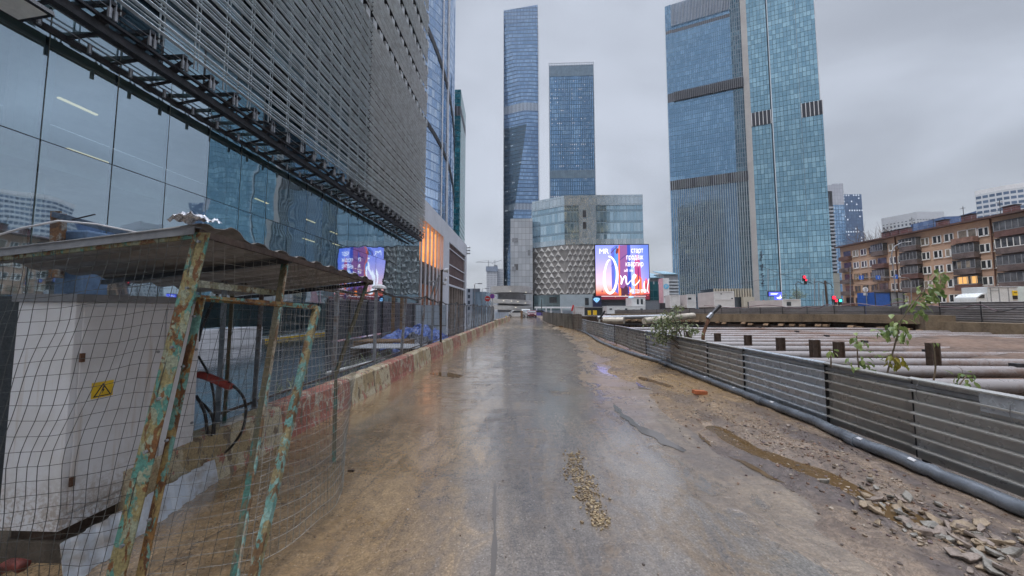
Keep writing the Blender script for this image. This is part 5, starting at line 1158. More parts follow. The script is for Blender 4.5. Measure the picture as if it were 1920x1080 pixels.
MB().box(at(1128, 123), Y0 - .5, 1, at(1210, 123), Y0 - .2, 4.6).build('dark_shopfront', M['darkglass'], ml)
# ---- billboard
BY = Y0 - 1.1; bx0, bx1 = at(1118, BY), at(1218.5, BY); bz0, bz1 = P(1165, 561.5, BY).z, P(1165, 459.5, BY).z
led = thing('led_billboard', 'huge glowing advertising screen showing white script letters over pink and blue towers', 'billboard', ((bx0 + bx1) / 2, BY, bz0))
MB().box(bx0 - .25, BY + .05, bz0 - .5, bx1 + .3, BY + .8, bz1 + .35).build('frame', M['black'], led)
def ledmat():
    m, t, b, o = newmat('screen picture'); uv = nd(t, 'ShaderNodeUVMap').outputs[0]; s = nd(t, 'ShaderNodeSeparateXYZ', {0: uv}); u, v = s.outputs[0], s.outputs[1]
    n = NOI(t, uv, 3.0, 3.0, .6)
    r = nd(t, 'ShaderNodeValToRGB', {0: MA(t, 'ADD', v, MA(t, 'MULTIPLY', MA(t, 'SUBTRACT', n, .5), .10))})
    cr_ = r.color_ramp; st = [(0.0, (.16, .02, .03)), (.07, (.35, .04, .04)), (.13, (.9, .20, .10)), (.18, (1.0, .42, .38)), (.30, (.95, .60, .72)), (.5, (.62, .48, .88)), (.75, (.36, .36, .95)), (1.0, (.24, .30, .92))]
    cr_.elements[0].position = 0; cr_.elements[0].color = c4(st[0][1]); cr_.elements[1].position = 1; cr_.elements[1].color = c4(st[-1][1])
    for p_, c in st[1:-1]: e = cr_.elements.new(p_); e.color = c4(c)
    c = MX(t, MR(t, u, .6, 1.0, 0, .75), r.outputs[0], (.06, .16, .80)); c = MX(t, MR(t, v, .30, .12, 0, 1), c, r.outputs[0])
    b.inputs['Base Color'].default_value = (.02, .02, .02, 1); t.links.new(c, b.inputs['Emission Color']); b.inputs['Emission Strength'].default_value = .9; return m
W_, H_ = bx1 - bx0, bz1 - bz0
scr = MB().poly(((bx0, BY, bz0), (bx1, BY, bz0), (bx1, BY, bz1), (bx0, BY, bz1)), ((0, 0), (1, 0), (1, 1), (0, 1))).build('display', ledmat(), led)
def S(u, v, k=1): return (bx0 + W_ * u, BY - .03 * k, bz0 + H_ * v)
def shape(uv, col, k, name='picture_shape', st=.9): return MB().poly([S(u, v, k) for u, v in uv]).build(name, emat(name, col, st * .8), scr)
shape([(.30, .19), (.30, .93), (.38, .99), (.42, .99), (.42, .10)], (.12, .14, .62), 1)
shape([(.36, .30), (.36, .96), (.44, .99), (.45, .30)], (.10, .30, .85), 2)
shape([(.45, .16), (.44, .99), (.60, 1.0), (.60, .12)], (.28, .10, .30), 2)
shape([(.60, .10), (.60, 1.0), (.66, 1.0), (.67, .10)], (.04, .08, .50), 3)
shape([(.44, .70), (.60, .82), (.60, .84), (.44, .72)], (.10, .05, .22), 3); shape([(.29, .60), (.36, .65), (.36, .66), (.29, .61)], (.05, .05, .25), 3)
shape([(.29, .84), (.42, .97), (.42, .99), (.29, .86)], (.08, .03, .12), 3); shape([(.38, .86), (.40, .95), (.44, .93), (.43, .86), (.40, .83)], (.18, .03, .03), 4)
shape([(.43, .92), (.45, 1.0), (.46, 1.0), (.455, .10), (.43, .10)], (.95, .18, .10), 4, st=.8)
shape([(.43, .06), (.44, .20), (.47, .20), (.47, .07)], (1.0, .22, .04), 5, st=1.2); shape([(.63, .07), (.62, .24), (.66, .20), (.67, .08)], (1.0, .20, .04), 5, st=1.1)
shape([(.74, .12), (.73, .66), (.78, .84), (.84, .70), (.86, .14)], (.50, .06, .24), 4); shape([(.73, .12), (.73, .43), (.79, .46), (.86, .38), (.86, .14)], (1.0, .16, .06), 5, st=1.0)
shape([(.66, .1), (.66, .60), (.73, .60), (.73, .10)], (.45, .55, .95), 3, st=.8); shape([(.78, .12), (.79, .58), (.81, .58), (.81, .12)], (.22, .02, .14), 6)
shape([(.90, .10), (.91, .30), (.94, .40), (1.0, .28), (1.0, .10)], (.95, .12, .16), 4, st=.9); shape([(.92, .12), (.93, .30), (.95, .30), (.97, .12)], (.25, .02, .05), 5)
shape([(.46, .05), (.46, .22), (.52, .20), (.56, .26), (.62, .20), (.62, .05)], (.07, .02, .05), 3); shape([(.0, .0), (.0, .05), (.3, .07), (.6, .06), (1, .10), (1, 0)], (.14, .015, .03), 3)
for k in range(26):
    u = RN.random(); v = RN.uniform(.02, .15); shape([(u, v), (u + RN.uniform(.01, .05), v + .004), (u + .02, v + RN.uniform(.008, .02))], RN.choice(((1, .25, .06), (.9, .1, .08), (.06, .01, .04), (1, .5, .2))), 4)
shape([(.10, .13), (.105, .165), (.11, .165), (.115, .21), (.12, .165), (.125, .165), (.13, .13)], (.3, .05, .12), 5)
WE = emat('screen white', (1, .95, 1), 1.0)
put_text('MR', 'logo_text', WE, scr, S(.065, .84, 8), (1, 0, 0), (0, 0, 1), H_ * .135, sx=1.0, spacing=.9)
for k, tx in enumerate(('старт', 'продаж', 'квартир')): put_text(tx, 'screen_text', WE, scr, S(.90, .855 - .125 * k, 8), (1, 0, 0), (0, 0, 1), H_ * .135, align='RIGHT', sx=.62, spacing=1.0)
put_text('495 320 9999', 'phone_number', WE, scr, S(.945, .115, 8), (1, 0, 0), (0, 0, 1), H_ * .10, align='RIGHT', sx=.55)
put_text('all in', 'script_text', WE, scr, S(.53, .505, 8), (1, 0, 0), (0, 0, 1), H_ * .08, sx=1.1)
def stroke(uv, w0, name='script_letter', closed=False):
    sm = []; n = len(uv)
    for i in range(n - 1):
        p0, p1, p2, p3 = [V(uv[max(0, min(n - 1, j))]) for j in (i - 1, i, i + 1, i + 2)]
        for k in range(8):
            f = k / 8; sm.append(.5 * ((2 * p1) + (p2 - p0) * f + (2 * p0 - 5 * p1 + 4 * p2 - p3) * f * f + (3 * p1 - p0 - 3 * p2 + p3) * f ** 3))
    sm.append(V(uv[-1])); mb = MB(); m = len(sm); L_, R_ = [], []
    for i, p in enumerate(sm):
        d = (sm[min(m - 1, i + 1)] - sm[max(0, i - 1)]); d = V((d.x * W_, d.y * H_)).normalized(); nn = V((-d.y, d.x)); w_ = w0 * (.55 + .55 * sin(pi * i / (m - 1)))
        c = V((p.x * W_, p.y * H_)); a, b_ = c + nn * w_, c - nn * w_; L_.append(S(a.x / W_, a.y / H_, 9)); R_.append(S(b_.x / W_, b_.y / H_, 9))
    for i in range(m - 1): mb.poly((L_[i], R_[i], R_[i + 1], L_[i + 1]))
    mb.build(name, WE, scr)
stroke([(.27, .73), (.22, .68), (.17, .52), (.155, .34), (.19, .18), (.26, .115), (.34, .18), (.39, .34), (.40, .52), (.36, .68), (.30, .77), (.24, .79)], .42)
stroke([(.46, .44), (.48, .38), (.475, .28), (.49, .33), (.54, .42), (.565, .40), (.57, .30), (.60, .28), (.64, .33)], .24)
stroke([(.64, .33), (.72, .38), (.75, .43), (.72, .45), (.69, .38), (.69, .29), (.73, .26), (.79, .31), (.82, .36)], .24)
stroke([(.915, .12), (.90, .25), (.91, .33)], .2); stroke([(.98, .12), (.96, .2), (1.0 - .005, .38)], .15)
MB().poly([S(.09, .056, 8), S(.93, .056, 8), S(.93, .062, 8), S(.09, .062, 8)]).build('text_line', WE, scr)
# ---- spiral ramp
rp = thing('spiral_ramp', 'grey concrete spiral parking ramp with stacked round parapets at the end of the road', 'ramp', (-4.5, 112, 0))
rx, ry_ = P(958, 560, 112).x, 112
def ringwall(r0, z0, z1, name, mat, a0=0, a1=360, th=.4, slope=0):
    mb = MB(); n = 48
    for k in range(n):
        aa, ab = rad(a0 + (a1 - a0) * k / n), rad(a0 + (a1 - a0) * (k + 1) / n); da, db = slope * k / n, slope * (k + 1) / n
        for (ri, flip) in ((r0, 0), (r0 - th, 1)):
            q = [(rx + ri * cos(aa), ry_ + ri * sin(aa), z0 + da), (rx + ri * cos(ab), ry_ + ri * sin(ab), z0 + db), (rx + ri * cos(ab), ry_ + ri * sin(ab), z1 + db), (rx + ri * cos(aa), ry_ + ri * sin(aa), z1 + da)]
            mb.poly(q[::-1] if flip else q)
        mb.poly([(rx + r0 * cos(aa), ry_ + r0 * sin(aa), z1 + da), (rx + r0 * cos(ab), ry_ + r0 * sin(ab), z1 + db), (rx + (r0 - th) * cos(ab), ry_ + (r0 - th) * sin(ab), z1 + db), (rx + (r0 - th) * cos(aa), ry_ + (r0 - th) * sin(aa), z1 + da)])
        mb.poly([(rx, ry_, z0 + .3 + da), (rx + r0 * cos(ab), ry_ + r0 * sin(ab), z0 + db), (rx + r0 * cos(aa), ry_ + r0 * sin(aa), z0 + da)])
    return mb.build(name, mat, rp)
ZZ = lambda py: P(958, py, 105).z
ringwall(6.9, ZZ(548), ZZ(535.5), 'upper_parapet', M['concretegrey']); ringwall(6.9, ZZ(567), ZZ(559), 'middle_parapet', M['concretegrey'], 180, 420, slope=-1.0); ringwall(7.0, ZZ(579), ZZ(571), 'lower_parapet', M['concretegrey'], 180, 420, slope=-1.0)
MB().tube([(rx, ry_, 0), (rx, ry_, ZZ(548))], 4.3, 40).build('core', smat('core concrete', (.30, .30, .31), .7, 0, .15, .4, 0), rp)
MB().box(rx - 1.5, ry_ + 3, ZZ(547), rx + 7.4, ry_ + 9, ZZ(540)).build('landing', M['concretegrey'], rp)
RL = emat('ramp lamp', (1, .92, .75), .9)
for px, py in ((957, 546), (986, 548), (944, 564), (959, 564.5), (971, 565.5), (985, 568), (955, 576), (967, 576.5)):
    p = P(px, py, 105.2); MB().box(p.x - .2, p.y - .1, p.z - .06, p.x + .2, p.y + .1, p.z + .06).build('lamp', RL, rp)
# ================================================================ BIG RIGHT TOWER
def tpt(px, off=0.0):
    k = P(px, 560, 1).x; s_ = (280 * k - 127.8) / (2.72 + k); n = V((-.345, -.938, 0)); p = V((127.8 + 2.72 * s_, 280 - s_, 0)) + n * off; return (p.x, p.y)
NTL = facade('twin tower left glass', (.17, .32, .48), (.29, .48, .66), (.07, .13, .20), 1.55, 3.95, .09, .10, .05, .88, .006, bands=((180.5, 188.5), (103, 111), (243, 246)), bandcol=(.012, .014, .022), rowvar=.25)
NTR = facade('twin tower right glass', (.22, .39, .49), (.37, .58, .67), (.04, .09, .12), 2.3, 3.95, .05, .085, .06, .86, .008, rowvar=.2, span=.0, warp=.01)
nt = thing('twin_tower', 'enormous teal glass twin tower with a beige fin on the right', 'tower', (160, 268, 0)); TOP = 290
a = tpt(1268); c = tpt(1413); HTL = P(1250, 9, 280).z
_k = P(1262, 560, 1).x; lft = (_k * (a[1] + 24), a[1] + 24)
MB().prism([lft, (a[0] - 1.5, a[1] + 1.0)], 0, HTL, closed=False).build('side_glazing', NTR, nt)
MB().prism([(a[0] - 1.5, a[1] + 1.0), tpt(1276)], 0, HTL, closed=False).build('corner_strip', NTL, nt)
MB().prism([tpt(1276, -.6), tpt(1392, -.6)], 0, HTL, closed=False).build('left_glazing', NTL, nt)
MB().prism([tpt(1392, -.6), tpt(1413, -.6)], 0, HTL + 30, closed=False).build('inner_strip', facade('dark strip glass', (.05, .11, .16), (.12, .22, .28), (.16, .18, .20), 1.55, 3.95, .12, .08, .07, .8, .01, bands=((180.5, 188.5), (103, 111)), bandcol=(.012, .014, .022)), nt)
mb = MB(); q0, q1 = V(tpt(1268, .5) + (0,)), V(tpt(1413, .5) + (0,)); nf = 34
for k in range(nf + 1): p = q0.lerp(q1, k / nf); mb.box(p.x - .12, p.y - .25, 0, p.x + .12, p.y + .25, 111)
mb.build('white_fins', smat('pale fins', (.40, .43, .44), .45, .3, .1, .2, 0), nt)
MB().prism([tpt(1413, .4), tpt(1424.5, .4), tpt(1424.5, -4), tpt(1413, -4)], 4, TOP).build('beige_fin', smat('beige stone fin', (.33, .31, .30), .6, 0, .1, .1, 0), nt)
MB().prism([tpt(1424.5), tpt(1463)], 0, TOP, closed=False).build('right_glazing', NTR, nt)
MB().prism([tpt(1462.8, -1.5), tpt(1467, -1.5)], 0, TOP, closed=False).build('dark_recess', smat('dark recess', (.012, .03, .045), .7, 0, .1, .1, 0), nt)
MB().prism([tpt(1467), tpt(1522)], 0, TOP, closed=False).prism([tpt(1522, .35), tpt(1560, .35)], 0, TOP, closed=False).build('right_glazing', NTR, nt)
e = tpt(1560, .35); MB().prism([e, (e[0] + 1.2, e[1] + .6), (e[0] + 8, e[1] + 30)], 0, TOP, closed=False).build('pale_edge', M['white'], nt)
e = tpt(1564, .5); MB().prism([tpt(1559.9, .5), e, (e[0] + 6, e[1] + 25)], 0, 157, closed=False).build('lower_block', NTR, nt)
BDM = smat('louvre band', (.012, .014, .025), .5, .2, .2, .2, 0)
def band(p0, p1, z0, z1, n):
    m = MB().prism([tpt(p0, .6), tpt(p1, .6)], z0, z1, closed=False); m.build('dark_band', BDM, nt); m = MB()
    for k in range(n + 1): p = V(tpt(p0, .8) + (0,)).lerp(V(tpt(p1, .8) + (0,)), k / n); w_ = .15 if n < 8 else .045; m.box(p.x - w_, p.y - .2, z0, p.x + w_, p.y + .2, z1)
    m.build('band_fins', M['white'] if n < 8 else M['greyp'], nt)
band(1425, 1462.5, 146, 157, 5); band(1523, 1564, 146, 157, 5); band(1276, 1413, 180.5, 188.5, 36); band(1276, 1413, 103.5, 111, 36)
m = MB()
for k in range(40): p = V(tpt(1276, .2) + (0,)).lerp(V(tpt(1392, .2) + (0,)), k / 39); m.box(p.x - .4, p.y - .15, 249, p.x + .25, p.y + .1, HTL - .5)
m.build('crown_fins', smat('crown grey', (.26, .28, .32), .45, .3, .1, .2, 0), nt)
p = tpt(1427.5, 1.2)
# stacked sign characters running down beside the fin
for k, ch in enumerate(('1', 'Y', 'I', ' ', '4', '1', ' ', '5', ' ', '2', '1')):
    if ch != ' ': put_text(ch, 'sign_letter', smat('sign dark', (.015, .02, .04), .4, 0, 0, 1, 0), nt, (p[0], p[1], P(1427, 478 + k * 6.0, p[1]).z), (.938, -.345, 0), (0, 0, 1), 4.4, .1)
# beige podium building and neighbours at its foot
pb_ = thing('podium_building', 'small beige building with tall window slots at the foot of the twin tower', 'building', (130, 200, 0))
x0, x1, x2 = at(1340, 200), at(1395, 200), at(1420, 195)
BG = smat('beige render', (.42, .37, .29), .6, 0, .1, .3, 0)
MB().box(x0, 200, 0, x2, 215, P(1400, 541, 200).z).build('body', M['darkglass'], pb_)
mb = MB()
for k in range(15): xx = x0 + (x2 - x0) * k / 14; mb.box(xx - .35, 199.2, P(1400, 557, 200).z, xx + .35, 199.9, P(1400, 541, 200).z)
mb.box(x1 - 2, 197, 0, x2, 199, P(1400, 557, 200).z); mb.build('beige_slats', BG, pb_)
mb = MB()
for k in range(4): mb.box(x1 + 1.2 * k + .2, 196.8, 2, x1 + 1.2 * k + .8, 196.95, 6)
mb.build('window', M['darkglass'], pb_)
tb = thing('teal_building', 'low teal glass building with curved pale roofs right of the billboard', 'building', (58, 142, 0))
xa, xb, xc = at(1212, 142), at(1245, 142), at(1272, 142); zz_ = lambda py: P(1240, py, 142).z
MB().box(xa, 142, 0, xb, 160, zz_(520)).box(xb - 2, 141.5, 0, xc, 160, zz_(514)).build('body', M['greyp'], tb)
MB().box(xa, 141.8, zz_(563), xb - .2, 141.95, zz_(528)).build('teal_glazing', facade('teal glass', (.02, .16, .20), (.08, .32, .36), (.02, .08, .10), 2.0, 3.2, .05, .08, .1, .7, .01), tb)
RF = smat('pale blue roof', (.28, .45, .55), .35, .3, .1, .3, 0)
MB().poly(((xa, 141, zz_(521)), (xb, 141, zz_(520)), (xb + .5, 155, zz_(506)), (xa, 155, zz_(507)))).poly(((xb, 141, zz_(514)), (xc, 141, zz_(514)), (xc, 155, zz_(502)), (xb + .8, 155, zz_(502)))).build('roof', RF, tb, solid=.3)
mb = MB()
for k in range(5): mb.box(at(1256, 141), 141.0, zz_(552 - k * 6), xc, 141.4, zz_(549 - k * 6))
for k in range(3): mb.box(xa + 1.0 + k * 2, 141.6, zz_(533), xa + 1.5 + k * 2, 141.75, zz_(528))
mb.build('white_bands', smat('pale band', (.42, .45, .48), .5, 0, .1, 1, 0), tb)
py_ = thing('parking_pylon', 'white parking pylon with a blue letter P disc standing before the teal building', 'pylon', (at(1248, 112), 112, 0))
x0, x1 = at(1244.5, 112), at(1256, 112); zt_, zb_2 = P(1250, 521.5, 112).z, P(1250, 568, 112).z
MB().box(x0, 112, zb_2, x1, 115.2, zt_).build('white_face', M['white'], py_); MB().box(x0 - .12, 111.9, zb_2, x0 - .01, 115.3, zt_).build('pink_side', smat('pink side', (.50, .30, .33), .5, 0, .1, 1, 0), py_)
MB().box(x0 - .1, 112.1, 0, x1, 115, zb_2 - .01).build('base', M['darksteel'], py_)
cc = V(((x0 + x1) / 2, 111.96, P(1250, 537, 112).z)); MB().tube([cc, cc + V((0, -.06, 0))], .86, 24).build('blue_disc', smat('sign blue', (.12, .42, .66), .4, 0, 0, 1, 0), py_)
put_text('P', 'parking_letter', M['white'], py_, cc + V((-.36, -.09, -.55)), (1, 0, 0), (0, 0, 1), 1.5)
sg = V((x0, 111.95, P(1250, 556.5, 112).z)); MB().tube([sg + V((x_ * 1.95, 0, z_)) for x_, z_ in ((.1, -.1), (.25, .25), (.4, .2), (.2, -.15), (.5, .05), (.6, .25), (.65, -.1), (.75, .15), (.85, 0), (1.0, .1))], .06, 5).build('black_script', M['black'], py_)
# ================================================================ FAR TOWERS ON THE RIGHT
nb = thing('notched_tower', 'white and blue residential tower with a notch near its top and a strip of balconies', 'tower', (270, 285, 0))
Yn = 290; xn = [at(q, Yn) for q in (1546, 1559, 1563.5, 1574, 1596, 1599)]; zn = lambda py: P(1575, py, Yn).z
NGB = facade('notched glass', (.22, .36, .54), (.42, .58, .76), (.10, .17, .28), 2.2, 3.1, .10, .16, .1, .75, .012)
NWH = facade('notched white', (.46, .47, .52), (.52, .53, .58), (.30, .31, .36), 2.2, 3.1, .04, .05, .4, .2, .0)
MB().prism([(xn[0] - 3, Yn), (xn[2], Yn)], 0, zn(389), closed=False).prism([(xn[3], Yn), (xn[4], Yn)], 0, zn(384), closed=False).build('blue_glazing', NGB, nb)
MB().prism([(xn[0] - 3, Yn), (xn[2], Yn)], zn(389), zn(370), closed=False).prism([(xn[3], Yn), (xn[4], Yn)], zn(384), zn(344), closed=False).prism([(xn[0] - 3, Yn - .05), (xn[3], Yn - .05)], zn(358), zn(347), closed=False).build('white_cladding', NWH, nb)
MB().prism([(xn[4], Yn), (xn[5], Yn + 20)], 0, zn(344), closed=False).build('dark_side', M['darksteel'], nb)
MB().box(xn[2], Yn + 2, 0, xn[3], Yn + 4, zn(358)).build('recess', smat('recess grey', (.10, .105, .12), .5, 0, .1, 1, 0), nb)
mb = MB()
z = zn(384) - 3; 
while z > 4: mb.box(xn[2] + .5, Yn - .6, z, xn[3] + .3, Yn + 1.9, z + 1.35); z -= 3.2
mb.build('balconies', smat('balcony pale', (.46, .48, .52), .5, 0, .1, 1, 0), nb)
MB().box(at(1556, 280), 280, 0, at(1578, 280), 284, P(1565, 512, 280).z).build('beige_annex', smat('annex beige', (.38, .36, .30), .6, 0, .1, .2, 0), nb)
bt = thing('blue_tower', 'slate blue slab tower with scattered lit windows behind the notched tower', 'tower', (330, 340, 0))
Yb_ = 340; xb = [at(q, Yb_) for q in (1592, 1630, 1637)]; zb3 = P(1615, 364, Yb_).z
BTF = facade('slate facade', (.09, .14, .24), (.12, .19, .30), (.07, .11, .19), 2.4, 3.1, .06, .1, .3, .3, .004, lit=.45, litcol=(.85, .92, 1), litst=.45, lit_w=(.3, .75), lit_h=(.3, .75))
MB().prism([(xb[0] - 4, Yb_), (xb[1], Yb_)], 0, zb3, closed=False).build('front', BTF, bt); MB().prism([(xb[1], Yb_), (xb[2], Yb_ + 16)], 0, zb3 - 1, closed=False).build('teal_side', smat('teal side', (.03, .17, .24), .3, .4, .1, .1, 0), bt)
MB().poly(((xb[0] - 4, Yb_, zb3), (xb[1], Yb_, zb3), (xb[2], Yb_ + 16, zb3), (xb[0], Yb_ + 16, zb3))).box(xb[0] + 3, Yb_ + 4, zb3, xb[0] + 10, Yb_ + 8, zb3 + 1.5).build('roof', M['greyp'], bt)
wbk = thing('white_block', 'white residential block with small dark windows behind the brick apartments', 'building', (360, 290, 0))
Yw_ = 260; xw = [at(q, Yw_) for q in (1714, 1733, 1785)]; zw = P(1750, 397, Yw_).z
WBF = facade('white block facade', (.07, .08, .10), (.10, .11, .14), (.50, .51, .53), 2.1, 3.1, .26, .42, .4, .0, .0)
MB().prism([(xw[0], Yw_ + 18), (xw[1], Yw_), (xw[2], Yw_)], 0, zw - 5.5, closed=False).build('windows_wall', WBF, wbk)
MB().prism([(xw[0], Yw_ + 18), (xw[1], Yw_ - .1), (xw[2], Yw_ - .1), (xw[2] + 2, Yw_ + 18)], zw - 5.6, zw).build('parapet', smat('white parapet', (.50, .51, .54), .5, 0, .05, 1, 0), wbk)
MB().box(xw[1] + 3, Yw_ + 3, zw, xw[1] + 14, Yw_ + 6, zw + 1).build('roof_plant', M['greyp'], wbk)
sb = thing('stepped_building', 'distant blue building with a stepped roofline behind the brick apartments', 'building', (300, 220, 0))
Ys = 220; zs_ = lambda x, py: P(x, py, Ys).z
SBM = facade('stepped glass', (.10, .16, .32), (.20, .28, .46), (.05, .08, .18), 3, 3.2, .06, .12, .2, .5, .005)
MB().poly(((at(1786, Ys), Ys, 0), (at(1886, Ys), Ys, 0), (at(1886, Ys), Ys, zs_(1886, 391)), (at(1858, Ys), Ys, zs_(1858, 392)), (at(1838, Ys), Ys, zs_(1838, 398)), (at(1812, Ys), Ys, zs_(1812, 405)), (at(1786, Ys), Ys, zs_(1786, 406)))).poly(((at(1886, Ys), Ys, 0), (at(1888, Ys), Ys + 20, 0), (at(1888, Ys), Ys + 20, zs_(1886, 391)), (at(1886, Ys), Ys, zs_(1886, 391)))).poly(((at(1786, Ys), Ys, 0), (at(1786, Ys), Ys, zs_(1786, 406)), (at(1790, Ys), Ys + 20, zs_(1786, 406)), (at(1790, Ys), Ys + 20, 0))).build('facade', SBM, sb)
hb = thing('office_block', 'white gridded office block rising behind the brick apartments at the right edge', 'building', (330, 215, 0))
Yh = 210; xh = [at(q, Yh) for q in (1891, 1908, 1990)]
MB().prism([(xh[0], Yh + 10), (xh[1], Yh), (xh[2], Yh - 18)], 0, P(1905, 350, Yh).z, closed=False).build('facade', facade('office block facade', (.07, .11, .18), (.12, .18, .28), (.48, .50, .53), 2.5, 3.2, .10, .45, .3, .2, .0), hb)
MB().prism([(xh[0], Yh + 10), (xh[1], Yh - .1), (xh[2], Yh - 18.1)], P(1905, 355, Yh).z, P(1905, 347, Yh).z, closed=False).build('parapet', M['white'], hb)
# far construction tower with cranes
fc = thing('unfinished_tower', 'hazy concrete tower under construction far down the road', 'tower', (-55, 600, 0))
Yf = 600; xf = [at(q, Yf) for q in (912, 932, 944)]; zf = lambda py: P(925, py, Yf).z
UFM = facade('unfinished floors', (.16, .17, .20), (.22, .23, .27), (.46, .47, .50), 2.6, 3.4, .22, .30, .5, .0, .0)
MB().prism([(xf[0], Yf), (xf[1], Yf), (xf[1], Yf + 20)], 0, zf(505), closed=False).prism([(xf[1], Yf + 8), (xf[2], Yf + 8)], 0, zf(503), closed=False).build('floors', UFM, fc)
MB().box(xf[0] - 1.2, Yf - 1.2, zf(509), xf[1] + .6, Yf + 10, zf(499.5)).build('formwork', smat('formwork blue grey', (.22, .26, .34), .6, 0, .1, .3, 0), fc)
MB().box(at(927, Yf) - 1, Yf, zf(499.5), at(927, Yf) + 5, Yf + 4, zf(497)).build('core', M['greyp'], fc)
for (bx_, y0p, jib, lab) in ((916, 500, ((892, 491.5), (922, 491.8)), 'left hand crane with a level jib above the unfinished tower'), (928, 500, ((922, 494), (941, 487.5)), 'right hand crane with a raised jib above the unfinished tower')):
    cr = thing('tower_crane', lab, 'crane', tuple(P(bx_, 500, Yf - 3))); MB().beam(P(bx_, 500, Yf - 3), P(bx_, 488, Yf - 3), .9, .9).build('mast', M['greyp'], cr); MB().beam(P(jib[0][0], jib[0][1], Yf - 3), P(jib[1][0], jib[1][1], Yf - 3), .7, .7).build('jib', M['greyp'], cr); MB().beam(P(bx_, 488, Yf - 3), P(jib[0][0], jib[0][1], Yf - 3), .3, .3).build('stay', M['greyp'], cr)
lw = thing('far_building', 'pale blue low building beyond the fence at the far left', 'building', (-30, 190, 0))
MB().prism([(at(874, 180), 180), (at(886, 180), 180)], 0, P(880, 541, 180).z, closed=False).build('white_wing', facade('striped wing', (.06, .07, .09), (.1, .11, .13), (.5, .51, .54), 3, 3.2, .3, .4, .4, 0, 0), lw)
MB().prism([(at(886, 190), 190), (at(911, 190), 190), (at(914, 190), 210)], 0, P(895, 547, 190).z, closed=False).build('blue_wing', facade('pale wing', (.30, .38, .44), (.38, .46, .52), (.18, .22, .26), 2.4, 3.4, .05, .08, .2, .4, .01), lw)
MB().prism([(at(884, 190), 190), (at(900, 190), 190)], P(895, 548, 190).z, P(895, 541, 190).z, closed=False).build('roof_block', M['greyp'], lw)
# ================================================================ BRICK APARTMENTS
def brickmat():
    m, t, b, o = newmat('tan brick'); uv = nd(t, 'ShaderNodeUVMap').outputs[0]
    br = nd(t, 'ShaderNodeTexBrick', {'Vector': uv, 'Color1': c4((.46, .30, .22)), 'Color2': c4((.38, .25, .185)), 'Mortar': c4((.36, .29, .24)), 'Scale': 1.0, 'Mortar Size': .012, 'Brick Width': .5, 'Row Height': .16})
    n = NOI(t, uv, .35, 5, .6); n2 = NOI(t, SCL(t, uv, (.12, 1.3, 1)), 1.3, 4, .6); n3 = NOI(t, uv, 2.6, 4, .6)
    c = MX(t, MR(t, n, .4, .65, 0, .6), br.outputs[0], (.48, .33, .22)); c = MX(t, MR(t, n2, .5, .68, 0, .5), c, (.36, .22, .16)); c = MX(t, MR(t, n3, .45, .7, 0, .35), c, (.30, .20, .155))
    t.links.new(c, b.inputs['Base Color']); b.inputs['Roughness'].default_value = .8; return m
BRM = brickmat(); AX = 79.5
ap = thing('brick_apartments', 'old five storey tan brick apartment house with enclosed balconies on the right', 'building', (AX, 60, 0))
yA0, yA1 = 8.0, PX(1578.5, 520, AX).y; HB_ = 17.15
MB().box(AX, yA0, 0, AX + 13, yA1, HB_).build('brick_walls', BRM, ap)
MB().box(AX - .9, yA0 - .5, HB_ + .02, AX + 13.5, yA1 + .6, HB_ + .32).build('eaves', smat('eaves red brown', (.10, .06, .055), .6, 0, .3, .5, .1), ap)
MB().poly(((AX - .85, yA0, HB_ + .33), (AX - .85, yA1 + .5, HB_ + .33), (AX + 6.5, yA1 + .5, HB_ + 1.7), (AX + 6.5, yA0, HB_ + 1.7))).build('roof', smat('roof sheet', (.13, .09, .09), .5, .2, .3, .5, .1), ap)
mb = MB(); y = yA0
while y < yA1: mb.tube([(AX - .6, y, HB_ + .3), (AX - .6, y, HB_ + 1.05)], .025, 4); y += 1.6
mb.box(AX - .62, yA0, HB_ + 1.03, AX - .58, yA1, HB_ + 1.07).box(AX - .62, yA0, HB_ + .68, AX - .58, yA1, HB_ + .71).build('roof_railing', M['steel'], ap)
CH = smat('chimney red', (.15, .06, .055), .6, 0, .2, 1, 0)
for px in (1664, 1682, 1700, 1770, 1820, 1902): 
    y = PX(px, 440, AX + 2).y; c_ = MB().box(AX + 1.5, y - .7, HB_ + .4, AX + 2.4, y + .7, HB_ + 1.75).build('chimney', CH, ap); MB().box(AX + 1.4, y - .8, HB_ + 1.76, AX + 2.5, y + .8, HB_ + 1.9).build('cap', M['darksteel'], c_)
for px, h in ((1660, 2.6), (1712, 3.6), (1752, 2.4), (1810, 3.4), (1880, 3.0)):
    y = PX(px, 440, AX + 1).y; MB().tube([(AX + 1, y, HB_ + .5), (AX + 1, y, HB_ + h)], .05, 4).box(AX + .9, y - .4, HB_ + h - .4, AX + .95, y + .4, HB_ + h - .34).build('antenna', M['darksteel'], ap)
rowz = [3.7, 6.55, 9.4, 12.25, 15.1]
FRW = smat('white frame', (.72, .72, .71), .5, 0, .1, 1, 0); PNE = smat('window pane', (.045, .05, .055), .12, 0, .5, .25, 0, spec=.7); CUR = smat('curtained pane', (.28, .24, .19), .4, 0, .4, .4, 0)
